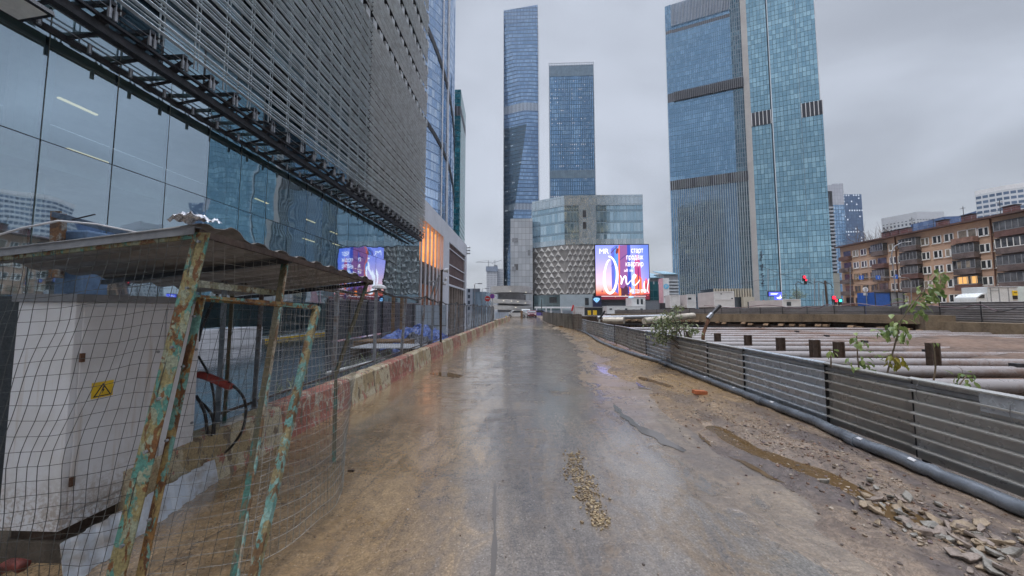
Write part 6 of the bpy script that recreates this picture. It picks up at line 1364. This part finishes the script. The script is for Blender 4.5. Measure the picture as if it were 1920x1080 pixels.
def awin(y, z, w_=1.42, h=1.5, wood=False):
    fm = M['wood'] if wood else FRW
    mb = MB(); x = AX - .03
    for (a, b_, c, d) in ((-w_ / 2, -h / 2, w_ / 2, -h / 2 + .12), (-w_ / 2, h / 2 - .10, w_ / 2, h / 2), (-w_ / 2, -h / 2, -w_ / 2 + .13, h / 2), (w_ / 2 - .13, -h / 2, w_ / 2, h / 2), (-.18, -h / 2, .04, h / 2)): mb.box(x - .03, y + a, z + b_, x, y + c, z + d)
    f = mb.box(x - .16, y - w_ / 2 - .06, z - h / 2 - .1, x + .02, y + w_ / 2 + .06, z - h / 2 - .02).build('window', fm, ap)
    MB().box(x - .01, y - w_ / 2 + .05, z - h / 2 + .05, x + .02, y + w_ / 2 - .05, z + h / 2 - .05).build('pane', PNE if RN.random() < .75 else CUR, f)
yof = lambda px, z=9.4: PX(px, P(px, 500, 60).z * 0 + 500, AX).y
for px in (1606, 1621, 1637, 1676, 1692, 1738, 1761, 1784, 1850, 1877, 1937, 1965):
    y = yof(px)
    for r_, z in enumerate(rowz): awin(y, z, wood=(px < 1640 and r_ < 3) or RN.random() < .12)
# balconies
BM1 = smat('brown balcony panel', (.13, .10, .095), .6, 0, .4, .8, .1); BM2 = smat('dark glazing', (.11, .115, .125), .2, .1, .6, .5, 0); WIN_L = emat('warm window', (1, .55, .18), .5)
for ci, px in enumerate((1590, 1655, 1714, 1819, 1912, 1992)):
    y = yof(px); hw = (1.15, 1.25, 1.5, 1.5, 1.75, 1.75)[ci]
    for r_, z in enumerate(rowz):
        if r_ == 0 and ci in (2, 3): continue
        if ci == 3 and r_ == 4:
            MB().box(AX - 1.1, y - hw, z - 1.55, AX, y + hw, z - .6).build('balcony', smat('pinkish balcony', (.24, .14, .11), .7, 0, .3, 1, .1), ap); awin(y, z + .1, 2.6, 1.6); continue
        cc_ = BM1 if (ci + r_) % 4 else smat('reddish balcony', (.13, .07, .06), .6, 0, .3, 1, .1)
        b_ = MB().box(AX - 1.1, y - hw, z - 1.5, AX, y + hw, z - .5).build('balcony', cc_, ap)
        if ci == 0 or (ci == 1 and r_ in (1, 3)):
            MB().box(AX - .06, y - .9, z - .5, AX - .01, y + .9, z + .85).build('balcony_door', PNE, b_)
            continue
        MB().box(AX - 1.05, y - hw + .03, z - .49, AX - .001, y + hw - .03, z + 1.0).build('glazing', BM2, b_)
        mb = MB(); K = 5
        for k in range(K + 1): yy = y - hw + 2 * hw * k / K; mb.box(AX - 1.1, yy - .04, z - .48, AX - 1.04, yy + .04, z + 1.0)
        mb.box(AX - 1.12, y - hw, z - .49, AX - 1.05, y + hw, z - .40); mb.build('mullions', FRW if (ci + r_) % 7 == 0 else M['greyp'], b_)
        MB().box(AX - 1.15, y - hw - .03, z + 1.01, AX, y + hw + .03, z + 1.13).build('canopy', M['darksteel'], b_)
        if (ci, r_) == (3, 1):
            for k in (1, 2, 4) if ci == 3 else (3,): yy = y + hw - 2 * hw * (k + .5) / K; MB().box(AX - 1.075, yy - .4, z - .35, AX - 1.055, yy + .4, z + .9).build('lit_pane', WIN_L, b_)
        if (ci, r_) == (3, 2):
            for k in (1, 3): yy = y + hw - 2 * hw * (k + .5) / K; MB().box(AX - 1.075, yy - .25, z - .35, AX - 1.055, yy + .25, z + .8).build('curtain', CUR, b_)
for px in (1683, 1866): y = yof(px); MB().tube([(AX - .12, y, .5), (AX - .12, y, HB_ + .1)], .10, 6).build('downpipe', smat('rusty downpipe', (.10, .045, .03), .7, 0, .3, 1, .1), ap)
# bare tree behind the roof
def tree(base, h, spread, name, label, leafm=None, nl=0):
    r = thing(name, label, 'tree', tuple(base)); mb = MB(); tips = []
    def br(p, d, L, rad_, dep):
        pts = [p]; 
        for k in range(3): d = (d + V((RN.gauss(0, .12), RN.gauss(0, .12), .05))).normalized(); p = p + d * L / 3; pts.append(p)
        mb.tube(pts, [rad_, rad_ * .85, rad_ * .7, rad_ * .55], 5, False); tips.append(p)
        if dep: 
            for k in range(4 if dep > 1 else 3): br(pts[RN.choice((2, 3))], (d + rdir(.3) * spread).normalized(), L * RN.uniform(.55, .8), rad_ * .55, dep - 1)
    br(V(base), V((0, 0, 1)), h * .42, h * .012, 4); mb.build('branches' if not leafm else 'trunk', smat('bark', (.13, .09, .07), .8, 0, .3, 2, .2), r)
    if leafm:
        lv = MB()
        for tpp in tips:
            for k in range(nl): leaf(lv, tpp + rdir() * RN.uniform(0, h * .06), rdir(-.2), h * .03, h * .018)
        lv.build('crown', leafm, r)
b0 = P(1647, 560, 100); tree((b0.x, b0.y, 0), 25, .55, 'bare_tree', 'bare winter tree rising behind the left end of the apartment roof')
b0 = P(1636, 560, 106); tree((b0.x, b0.y, 0), 23, .5, 'bare_tree', 'smaller bare tree left of the other one behind the apartment roof')
b0 = P(1482, 560, 120); tree((b0.x, b0.y, 0), 9, .8, 'street_tree', 'dark little street tree in front of the twin tower glass', LO, 3)
# ================================================================ SITE CABINS, VEHICLES, STREET FURNITURE
CABW = smat('cabin white', (.55, .56, .57), .5, 0, .1, .8, 0); CABP = smat('cabin pinkish end', (.44, .40, .40), .5, 0, .1, .8, 0)
def cabin(px0, px1, pyt, pyb, Y, label, dep=6.0, win=(), levels=1, group=None, wins=1):
    x0, x1 = at(px0, Y), at(px1, Y); z1, z0 = P(px0, pyt, Y).z, P(px0, pyb, Y).z
    r = thing('site_cabin', label, 'site cabin', ((x0 + x1) / 2, Y, z0), group)
    MB().box(x0 + .003, Y, z0, x1, Y + dep, z1).build('walls', CABW, r); MB().box(x0 - .04, Y + .05, z0 + .02, x0, Y + dep - .05, z1 - .02).build('end_wall', CABP, r)
    mb = MB()
    for k in range(levels + 1): zz = z0 + (z1 - z0) * k / levels; mb.box(x0 - .06, Y - .06, zz - .07, x1 + .05, Y - .004, zz + .07)
    for xx in (x0, x1): mb.box(xx - .06, Y - .07, z0, xx + .06, Y - .002, z1)
    mb.build('corner_frame', M['white'], r)
    for (fx, fz, ww, hh) in win: xx = x0 + (x1 - x0) * fx; zz = z0 + (z1 - z0) * fz; w_ = MB().box(xx - ww / 2, Y - .05, zz - hh / 2, xx + ww / 2, Y - .02, zz + hh / 2).build('window', M['darkglass'], r)
    if z0 > .15: MB().box(x0 + .2, Y + .2, 0, x0 + .5, Y + dep - .2, z0 - .01).box(x1 - .5, Y + .2, 0, x1 - .2, Y + dep - .2, z0 - .01).build('feet', M['darkbrown'], r)
    return r
for k in range(5):
    wn = [(.5, .6, .7, .45)] if k % 2 == 0 else [(.5, .55, .8, .06)]
    cabin(1138 + 14.4 * k + .2, 1138 + 14.4 * (k + 1) - .2, 574, 588, 100, '%s white site cabin from the left in the row of five below the billboard' % ORD[k].capitalize(), 6, wn, group='row of white site cabins')
cabin(1185, 1210, 558, 573.5, 101, 'upper white site cabin with two tall windows stacked on the row of five', 6, [(.45, .5, .6, 1.6), (.75, .5, .6, 1.6)])
cabin(1257, 1275, 553.5, 577, 87, 'left of the two tall white site cabins beside the parking pylon', 3, [], 1)
cabin(1289, 1305, 552.5, 577, 85, 'two-storey white site cabin with one small dark window, right of the pylon', 9, [(.3, .70, .8, .5)], 2)
cabin(1340, 1377, 547, 576, 75, 'biggest two-storey white site cabin in front of the twin tower fins', 7, [(.36, .86, .3, .2), (.9, .55, .35, .35)], 2)
cabin(1468, 1501, 562, 576, 62, 'long low white site cabin below the small blue screen', 9, [(.35, .45, .75, .7)], 1)
cabin(1079, 1095, 575, 592, 70, 'small white site cabin behind the upright sheet fence', 3, [], 1)
for k, (a, b_) in enumerate(((1104, 1108), (1114, 1119))): tag(MB().box(at(a, 80), 80, .3, at(b_, 80), 81.5, P(a, 582, 80).z).build('yellow_locker', M['yellow']), '%s yellow locker box left of the row of white cabins' % ('left' if k == 0 else 'right'), 'locker')
gs = thing('garden_shed', 'dark green glazed shed left of the row of white cabins', 'shed', (at(1125, 90), 90, 0)); MB().box(at(1095, 90), 90, 0, at(1130, 90), 94, P(1120, 577, 90).z).build('walls', M['darkglass'], gs); MB().box(at(1094, 90), 89.7, P(1120, 577, 90).z + .01, at(1131, 90), 94.2, P(1120, 576, 90).z + .1).build('roof', M['greyp'], gs)
cp = thing('canopy', 'long low white canopy in front of the shopping centre podium', 'canopy', (at(1045, 105), 105, 0)); MB().box(at(1003, 105), 105, P(1040, 578, 105).z, at(1078, 105), 112, P(1040, 575, 105).z).build('roof', M['white'], cp)
for px in (1005, 1023, 1032, 1052, 1074): MB().box(at(px, 105), 105.2, 0, at(px, 105) + .4, 105.6, P(1040, 578, 105).z - .01).build('column', M['white'], cp)
MB().box(at(1012, 106), 106.5, 0, at(1076, 106), 106.7, 1.3).build('screen_wall', WBM, cp)
tag(MB().beam(P(1015.5, 592, 60), P(1015.5, 561, 60), .14, .14).build('pole', M['darksteel']), 'dark thin pole in front of the shopping centre podium', 'pole')
tag(MB().beam(P(1072, 583, 72), P(1075, 572, 72), .5, .3).build('barrier', M['redp']), 'red barrier stub above the upright sheet fence', 'barrier')
# cars
def car(loc, rz, mat, label, L=4.4, W=1.8, H=1.45, van=False):
    r = thing('parked_car', label, 'car', (0, 0, 0), None)
    prof = [(-L / 2, .35), (-L / 2 + .02, .75), (-L / 2 + .25, .92), (-L * .26, 1.0), (-L * .14, H - .06), (0, H), (L * .22, H - .03), (L * .38, 1.02), (L / 2 - .05, .92), (L / 2, .45), (L / 2 - .1, .28), (-L / 2 + .1, .28)]
    if van: prof = [(-L / 2, .35), (-L / 2 + .02, .95), (-L / 2 + .7, 1.15), (-L * .28, H - .1), (-L * .2, H), (L / 2 - .1, H), (L / 2, H - .2), (L / 2, .4), (L / 2 - .1, .28), (-L / 2 + .1, .28)]
    mb = MB(); n = len(prof)
    for s_, k in ((-1, .86), (-1, 1), (1, 1), (1, .86)): mb.v += [V((x, s_ * W / 2 * (k if z > 1.05 else (1 if k == 1 else .97)), z)) for x, z in prof]
    for j in range(3):
        for k in range(n): k2 = (k + 1) % n; mb.face((j * n + k, j * n + k2, (j + 1) * n + k2, (j + 1) * n + k))
    mb.face(list(range(n))[::-1]); mb.face([3 * n + k for k in range(n)]); mb.build('body', mat, r, smooth=False, bevel=.04)
    mb = MB(); zt2 = H - .12
    for s_ in (-1, 1): y = s_ * (W / 2 * .985); mb.poly(((-L * .22, y, 1.0), (L * .33, y, 1.0), (L * .2, y * .97, zt2), (-L * .12, y * .97, zt2)))
    if not van: mb.poly(((-L * .262, -W * .4, 1.02), (-L * .262, W * .4, 1.02), (-L * .148, W * .38, zt2), (-L * .148, -W * .38, zt2)))
    mb.poly(((-L * .27 - .03, -W * .4, 1.05), (-L * .27 - .03, W * .4, 1.05), (-L * .15 - .06, W * .37, zt2), (-L * .15 - .06, -W * .37, zt2))).build('windows', M['darkglass'], r)
    for sx_ in (-.31, .31):
        for s_ in (-1, 1): wh = MB().tube([(L * sx_, s_ * (W / 2 - .18), .32), (L * sx_, s_ * (W / 2 + .01), .32)], .32, 16).build('wheel', M['black'], r); MB().tube([(L * sx_, s_ * (W / 2 + .012), .32), (L * sx_, s_ * (W / 2 + .02), .32)], .2, 12).build('rim', M['steel'], wh)
    for s_ in (-1, 1): MB().box(-L / 2 - .02, s_ * W * .36 - .15, .62, -L / 2 + .03, s_ * W * .36 + .15, .78).build('headlight', FRW, r)
    r.location = loc; r.rotation_euler = (0, 0, rz); return r
CW = smat('car white', (.55, .57, .58), .3, 0, .1, 1, 0, spec=.7)
car((at(967, 66), 66, 0), .25, CW, 'white car parked across the far end of the road', H=1.5)
car((at(986, 70), 70, 0), pi / 2, CW, 'white vehicle facing the viewer at the far end of the road', H=1.7)
car((at(1009, 74), 74, 0), .1, smat('car violet', (.10, .09, .32), .3, 0, .1, 1, 0), 'violet blue car behind the far end of the upright fence')
car((at(997, 67), 67, 0), pi / 2, smat('car maroon', (.10, .02, .03), .3, 0, .1, 1, 0), 'dark maroon car beside the white vehicles at the road end')
tag(MB().beam((at(946.5, 50), 50, 0), P(949.5, 592.5, 50), .28, .2).build('yellow_bollard', M['yellow']), 'leaning bright yellow bollard by the far left kerb', 'bollard')
mb = MB(); bfn = thing('white_hoarding', 'white panel hoarding beyond the mesh fence at the far left of the road', 'hoarding', (at(940, 54), 54, 0))
for k in range(6): MB().box(at(928 + 4.3 * k, 54) + .02, 54, .2, at(928 + 4.3 * (k + 1), 54) - .02, 54.06, P(940, 585.5, 54).z).build('panel', WBM, bfn)
tag(MB().box(at(976, 62), 62, 0, at(980, 62), 62.4, 1.4).build('sandbag_stack', M['wood']), 'small brown heap of timber between the white vehicles', 'timber heap')
# trucks on the street to the right
tr_ = thing('box_truck', 'white box truck with a yellow plate driving behind the ribbed fence', 'truck', (at(1885, 42), 42, 0))
x0, x1, xc_ = at(1855, 42), at(1911.5, 42), at(1833, 42); zt3 = P(1885, 537.5, 42).z
MB().box(x0, 42, 1.0, x1, 44.4, zt3).build('cargo_box', CW, tr_, bevel=.04)
mb = MB()
for px in (1860, 1876, 1893.5): mb.box(at(px, 42) - .03, 41.96, 1.1, at(px, 42) + .03, 41.995, zt3 - .12)
mb.box(at(1860, 42), 41.96, zt3 - .5, at(1876, 42), 41.995, zt3 - .45); mb.box(x0, 41.95, zt3 - .1, x1, 41.996, zt3 - .04); mb.build('door_frames', M['greyp'], tr_)
pl_ = MB().box(at(1900.5, 42), 41.93, P(1900, 554, 42).z, at(1909.5, 42), 41.99, P(1900, 545, 42).z).build('yellow_plate', M['yellow'], tr_)
MB().box(at(1902, 42), 41.91, P(1900, 549, 42).z, at(1908, 42), 41.925, P(1900, 548, 42).z).build('plate_text', M['black'], pl_)
MB().box(at(1900.8, 42), 41.93, P(1900, 561, 42).z, at(1909, 42), 41.99, P(1900, 554.4, 42).z).build('black_plate', M['black'], tr_)
cbm = MB(); z_ = lambda py: P(1845, py, 42).z
pr = [(xc_ + .1, z_(561)), (xc_ + .15, z_(557)), (xc_ + .7, z_(551)), (xc_ + 1.05, z_(549.5)), (x0 - .02, z_(549)), (x0 - .02, .6), (xc_, .6)]
cbm.v += [V((x, 42.1, z)) for x, z in pr] + [V((x, 44.2, z)) for x, z in pr]; n = len(pr); cbm.face(list(range(n))[::-1]); cbm.face([n + k for k in range(n)])
for k in range(n): cbm.face((k, (k + 1) % n, n + (k + 1) % n, n + k))
cbm.build('cab', CW, tr_, bevel=.03); MB().poly(((xc_ + .25, 42.07, z_(559)), (xc_ + 1.0, 42.07, z_(559)), (xc_ + 1.05, 42.07, z_(552.5)), (xc_ + .72, 42.07, z_(552.5)))).build('cab_window', M['darkglass'], tr_)
for xx in (xc_ + .9, x1 - 1.0): MB().tube([(xx, 42.0, .45), (xx, 42.3, .45)], .45, 16).build('wheel', M['black'], tr_)
t2_ = thing('box_truck', 'second white truck cut off by the right edge of the picture', 'truck', (at(1930, 42), 42, 0)); MB().box(at(1913.5, 42), 42.2, 1.0, at(1990, 42), 44.6, zt3 + .02).build('cargo_box', smat('pale green truck', (.50, .58, .58), .4, 0, .1, 1, 0), t2_, bevel=.04); MB().tube([(at(1925, 42), 42.1, .45), (at(1925, 42), 42.4, .45)], .45, 14).build('wheel', M['black'], t2_)
kx = thing('blue_kiosk', 'blue and grey steel container behind the ribbed fence under the lane signs', 'container', (at(1670, 49), 49, 0)); za, zb4 = P(1660, 548, 49).z, .4
MB().box(at(1642, 49), 49, zb4, at(1671, 49), 51.5, za).build('blue_wall', M['bluep'], kx); MB().box(at(1672, 49), 49.05, zb4, at(1696, 49), 51.5, za).box(at(1697, 49), 49.2, zb4, at(1702, 49), 51.5, za).build('grey_wall', M['greyp'], kx)
mb = MB()
for px in (1642, 1671, 1684, 1696): mb.box(at(px, 49) - .05, 48.93, zb4, at(px, 49) + .05, 48.995, za)
mb.box(at(1642, 49), 48.94, za - .08, at(1702, 49), 48.99, za + .05).box(at(1642, 49), 49.3, 0, at(1702, 49), 51, zb4 - .01).build('frame', M['darksteel'], kx)
# lane sign gantry
gy = thing('lane_sign_gantry', 'thin gantry with three small blue lane signs in front of the apartments', 'gantry', (at(1708, 56), 56, 0))
MB().tube([P(1603, 520.5, 56), P(1650, 519.5, 56), P(1695, 520.5, 56), P(1703, 522, 56), P(1708, 528, 56), (at(1708, 56), 56, 0)], .06, 6).build('arm', M['steel'], gy)
SB = smat('sign board blue', (.02, .13, .55), .4, 0, .05, 1, 0)
for i, (px, kind) in enumerate(((1614.5, 0), (1646, 0), (1679, 1))):
    c_ = P(px, 520.3 if i < 2 else 519, 55.9); s_ = MB().box(c_.x - .33, 55.86, c_.z - .33, c_.x + .33, 55.9, c_.z + .33).build('lane_sign', SB, gy)
    if kind == 0: MB().poly([(c_.x - .04, 55.84, c_.z - .22), (c_.x + .04, 55.84, c_.z - .22), (c_.x + .04, 55.84, c_.z + .06), (c_.x + .12, 55.84, c_.z + .06), (c_.x, 55.84, c_.z + .24), (c_.x - .12, 55.84, c_.z + .06), (c_.x - .04, 55.84, c_.z + .06)]).build('white_arrow', M['white'], s_)
    else: MB().tube([(c_.x - .1, 55.83, c_.z - .2), (c_.x - .1, 55.83, c_.z + .08), (c_.x + .15, 55.83, c_.z + .1)], .03, 4).build('white_arrow', M['white'], s_)
def lamp(px, pyb, pyt, Y, arm, label, arch=False):
    r = thing('street_lamp', label, 'street lamp', (at(px, Y), Y, 0)); top = P(px, pyt, Y); e_ = P(px + arm, pyt - 2, Y); b_ = (top.x, Y, 0)
    MB().tube([b_, top, top.lerp(e_, .3) + V((0, 0, .2)), e_], [.09, .06, .045, .04], 6).build('pole', M['steel'], r)
    MB().box(min(e_.x, e_.x + .7 * (1 if arm > 0 else -1)), Y - .15, e_.z - .05, max(e_.x, e_.x + .7 * (1 if arm > 0 else -1)), Y + .15, e_.z + .07).build('lamp_head', M['greyp'], r); return r
lamp(890, 600, 534, 52, 6, 'nearer of the two grey street lamps left of the no entry sign'); lamp(904, 600, 543, 68, 5, 'farther of the two grey street lamps left of the no entry sign')
r = thing('street_lamp', 'arched white street lamp in front of the brick apartments', 'street lamp', (at(1679, 54), 54, 0)); MB().tube([(at(1679, 54), 54, 0), P(1677, 520, 54), P(1672, 485, 54), P(1672, 475, 54), P(1677, 462, 54), P(1690, 455, 54), P(1704, 453, 54)], .07, 6).build('pole', M['steel'], r); MB().beam(P(1697, 454, 54), P(1707, 452.5, 54), .25, .08).build('lamp_head', M['white'], r)
rs = thing('round_sign', 'back of a round road sign on a post in front of the apartments', 'road sign', (at(1623, 50), 50, 0)); c_ = P(1623, 543, 50); MB().tube([c_, c_ + V((0, .04, 0))], .38, 18).build('disc', M['white'], rs); MB().box(c_.x - .32, 50, c_.z - .85, c_.x + .32, 50.04, c_.z - .45).build('plate', M['white'], rs); MB().beam((c_.x, 49.95, 0), (c_.x, 49.95, c_.z + .2), .07, .07).build('post', M['greyp'], rs)
for i, (px, pyt) in enumerate(((1594, 500),)): tag(MB().beam((at(px, 58), 58, 0), P(px, pyt, 58), .09, .09).build('pole', M['steel']), 'thin grey pole at the left end of the apartments', 'pole')
RL_ = emat('signal red', (1, .02, .05), 1.6); GL_ = emat('signal green', (.05, .9, .62), 1.5)
def signal(px, py, Y, mat, label, r_=.22, post=True):
    r = thing('traffic_light', label, 'traffic light', (at(px, Y), Y, 0)); c_ = P(px, py, Y)
    MB().box(c_.x - .2, Y, c_.z - .75, c_.x + .2, Y + .25, c_.z + .3).build('housing', M['black'], r); MB().tube([c_ + V((0, -.03, 0)), c_ + V((0, -.06, 0))], r_, 12).build('lens', mat, r)
    if post: MB().beam((c_.x, Y + .3, 0), (c_.x, Y + .3, c_.z), .09, .09).build('post', M['darksteel'], r)
signal(1508, 519.5, 64, RL_, 'high red traffic light hanging in front of the twin tower glass', .26, False)
signal(1511, 525, 66, RL_, 'second high red traffic light just below and right of the first', .2, False)
signal(1563.5, 558, 60, RL_, 'upper orange-red traffic light at the left corner of the apartments', .3); signal(1567.3, 563.5, 62, RL_, 'lower red traffic light at the left corner of the apartments', .27)
signal(1575.5, 563.5, 61, GL_, 'green traffic light at the left corner of the apartments', .24); signal(1432, 565, 70, RL_, 'small red traffic light beside the little blue screen', .2)
ms = thing('signal_mast', 'dark signal mast with curved arms carrying cables in front of the twin tower', 'mast', (at(1551, 63), 63, 0))
MB().beam((at(1552, 63), 63, 0), P(1547, 526, 63), .22, .22).build('mast', M['darkbrown'], ms); MB().tube([P(1547, 532, 63), P(1535, 528, 63), P(1522, 531, 63), P(1510, 527, 63)], .06, 6).build('arm', M['darksteel'], ms); MB().tube([P(1547, 529, 63), P(1558, 533, 63), P(1562, 540, 63)], .06, 6).build('arm', M['darksteel'], ms)
m2 = thing('signal_mast', 'thin hooked grey mast left of the high red traffic lights', 'mast', (at(1493, 66), 66, 0)); MB().tube([(at(1493, 66), 66, 0), P(1493, 540, 66), P(1492, 532, 66), P(1496, 528, 66), P(1504, 532, 66), P(1512, 533, 66)], .07, 6).build('mast', M['darksteel'], m2)
for i, px in enumerate((1440, 1456, 1527, 1535, 1543)):
    tag(MB().beam((at(px, 75 + i), 75 + i, 0), P(px, (505, 525, 522, 530, 545)[i], 75 + i), .10, .10).build('pole', M['greyp']), 'slim grey street pole in front of the twin tower, %s from the left' % ORD[i], 'pole', 'slim poles in front of the twin tower')
def wire_(pxs, Y, label): 
    tag(MB().tube([P(x, y, Y) for x, y in pxs], .035, 4).build('overhead_wire', M['darksteel']), label, 'wire')
wire_([(1360, 538), (1400, 530), (1440, 521), (1500, 505), (1520, 492)], 76, 'overhead wire rising in front of the twin tower base'); wire_([(1430, 500), (1480, 520), (1530, 528), (1580, 530), (1640, 536)], 76, 'overhead wire sagging towards the apartments')
s2 = thing('small_led_screen', 'small bright blue stepped advertising screen with a white shape beside the site cabins', 'screen', (at(1455, 72), 72, 0)); Y2 = 72
EB = emat('screen blue', (.09, .12, .95), .9)
MB().box(at(1442, Y2), Y2 + .05, P(1450, 556, Y2).z, at(1467.5, Y2), Y2 + .3, P(1450, 547, Y2).z + .1).build('frame', M['black'], s2)
f_ = MB().poly([(at(1443, Y2), Y2, P(1450, 555, Y2).z), (at(1453, Y2), Y2, P(1450, 555, Y2).z), (at(1453, Y2), Y2, P(1450, 562, Y2).z), (at(1467, Y2), Y2, P(1450, 562, Y2).z), (at(1467, Y2), Y2, P(1450, 547.5, Y2).z), (at(1443, Y2), Y2, P(1450, 547.5, Y2).z)]).build('display', EB, s2)
W2 = emat('screen white 2', (.85, .88, 1), 1.1)
MB().poly([P(x, y, Y2 - .03) for x, y in ((1455.5, 558), (1462, 556.5), (1463, 552), (1464, 556), (1466, 558), (1463, 561), (1458, 560))]).build('white_shape', W2, f_)
for k in range(2): MB().poly([P(x, y, Y2 - .03) for x, y in ((1445, 549.6 + 2 * k), (1459 - 2 * k, 549.6 + 2 * k), (1459 - 2 * k, 550.5 + 2 * k), (1445, 550.5 + 2 * k))]).build('text_line', W2, f_)
# pole mounted signs at the road end
ne = thing('no_entry_sign', 'red no entry sign with white bar on a pole at the left road edge', 'road sign', (at(914.5, 39), 39, 0)); c_ = P(914, 560, 38.9)
dd_ = MB().tube([c_, c_ + V((0, .03, 0))], .36, 24).build('disc', M['white'], ne); MB().tube([c_ + V((0, -.012, 0)), c_ + V((0, -.002, 0))], .32, 24).build('red_face', M['redp'], dd_); MB().box(c_.x - .21, 38.87, c_.z - .055, c_.x + .21, 38.885, c_.z + .055).build('white_bar', M['white'], dd_)
MB().beam((c_.x + .02, 39, 0), (c_.x + .02, 39, c_.z + .2), .06, .06).build('post', M['steel'], ne)
ns = thing('no_stopping_sign', 'round violet sign with red rim and a white plate below on its own pole', 'road sign', (at(923, 43), 43, 0)); c_ = P(923, 555.5, 42.9)
d2 = MB().tube([c_, c_ + V((0, .03, 0))], .31, 24).build('disc', smat('sign violet red', (.40, .05, .22), .4, 0, 0, 1, 0), ns); MB().tube([c_ + V((0, -.012, 0)), c_ + V((0, -.002, 0))], .24, 24).build('blue_face', smat('sign violet', (.17, .08, .42), .4, 0, 0, 1, 0), d2)
MB().beam((c_.x - .16, 42.87, c_.z + .16), (c_.x + .16, 42.87, c_.z - .16), .012, .05).build('red_cross', smat('sign violet red', (.40, .05, .22), .4, 0, 0, 1, 0), d2)
MB().box(c_.x - .14, 42.9, P(923, 574, 43).z, c_.x + .14, 42.93, P(923, 565.5, 43).z).build('plate', M['white'], ns); MB().beam((c_.x, 42.87, P(923, 573, 43).z), (c_.x, 42.87, P(923, 567, 43).z), .05, .015).build('arrow', M['black'], ns); MB().beam((c_.x + .02, 43, 0), (c_.x + .02, 43, c_.z + .1), .06, .06).build('post', M['steel'], ns)
# tower behind the viewpoint, met only as a mirror image in the twin tower glass
rb = thing('mirrored_tower', 'dark office tower behind the viewpoint, seen mirrored in the twin tower glass', 'tower', (50, -120, 0))
RBF = facade('mirrored tower glass', (.03, .05, .06), (.08, .11, .13), (.10, .11, .11), 3.0, 3.6, .12, .2, .3, .3, .0, lit=.30, litcol=(1, .62, .28), litst=2.6, lit_h=(.4, .75), lit_w=(.3, .7))
MB().prism([(92, -118), (12, -118), (12, -140), (92, -140)], 0, 205).build('facade', RBF, rb)
rb2 = thing('mirrored_tower', 'second dark slim tower behind the viewpoint, mirrored beside the beige fin', 'tower', (0, -150, 0)); MB().prism([(-25, -150), (-45, -150), (-45, -170), (-25, -170)], 0, 240).build('facade', RBF, rb2)
# ================================================================ HAZE
hm = bpy.data.materials.new('thin wet haze'); hm.use_nodes = True; t = hm.node_tree; t.nodes.clear()
pv = nd(t, 'ShaderNodeVolumePrincipled', {'Color': (.80, .84, .90, 1), 'Density': .00011, 'Anisotropy': .2}); ho = nd(t, 'ShaderNodeOutputMaterial'); t.links.new(pv.outputs[0], ho.inputs['Volume'])
tag(MB().box(-905, -305, -7.5, 905, 1305, 335).build('haze', hm), 'thin wet haze', 'haze', kind='stuff')
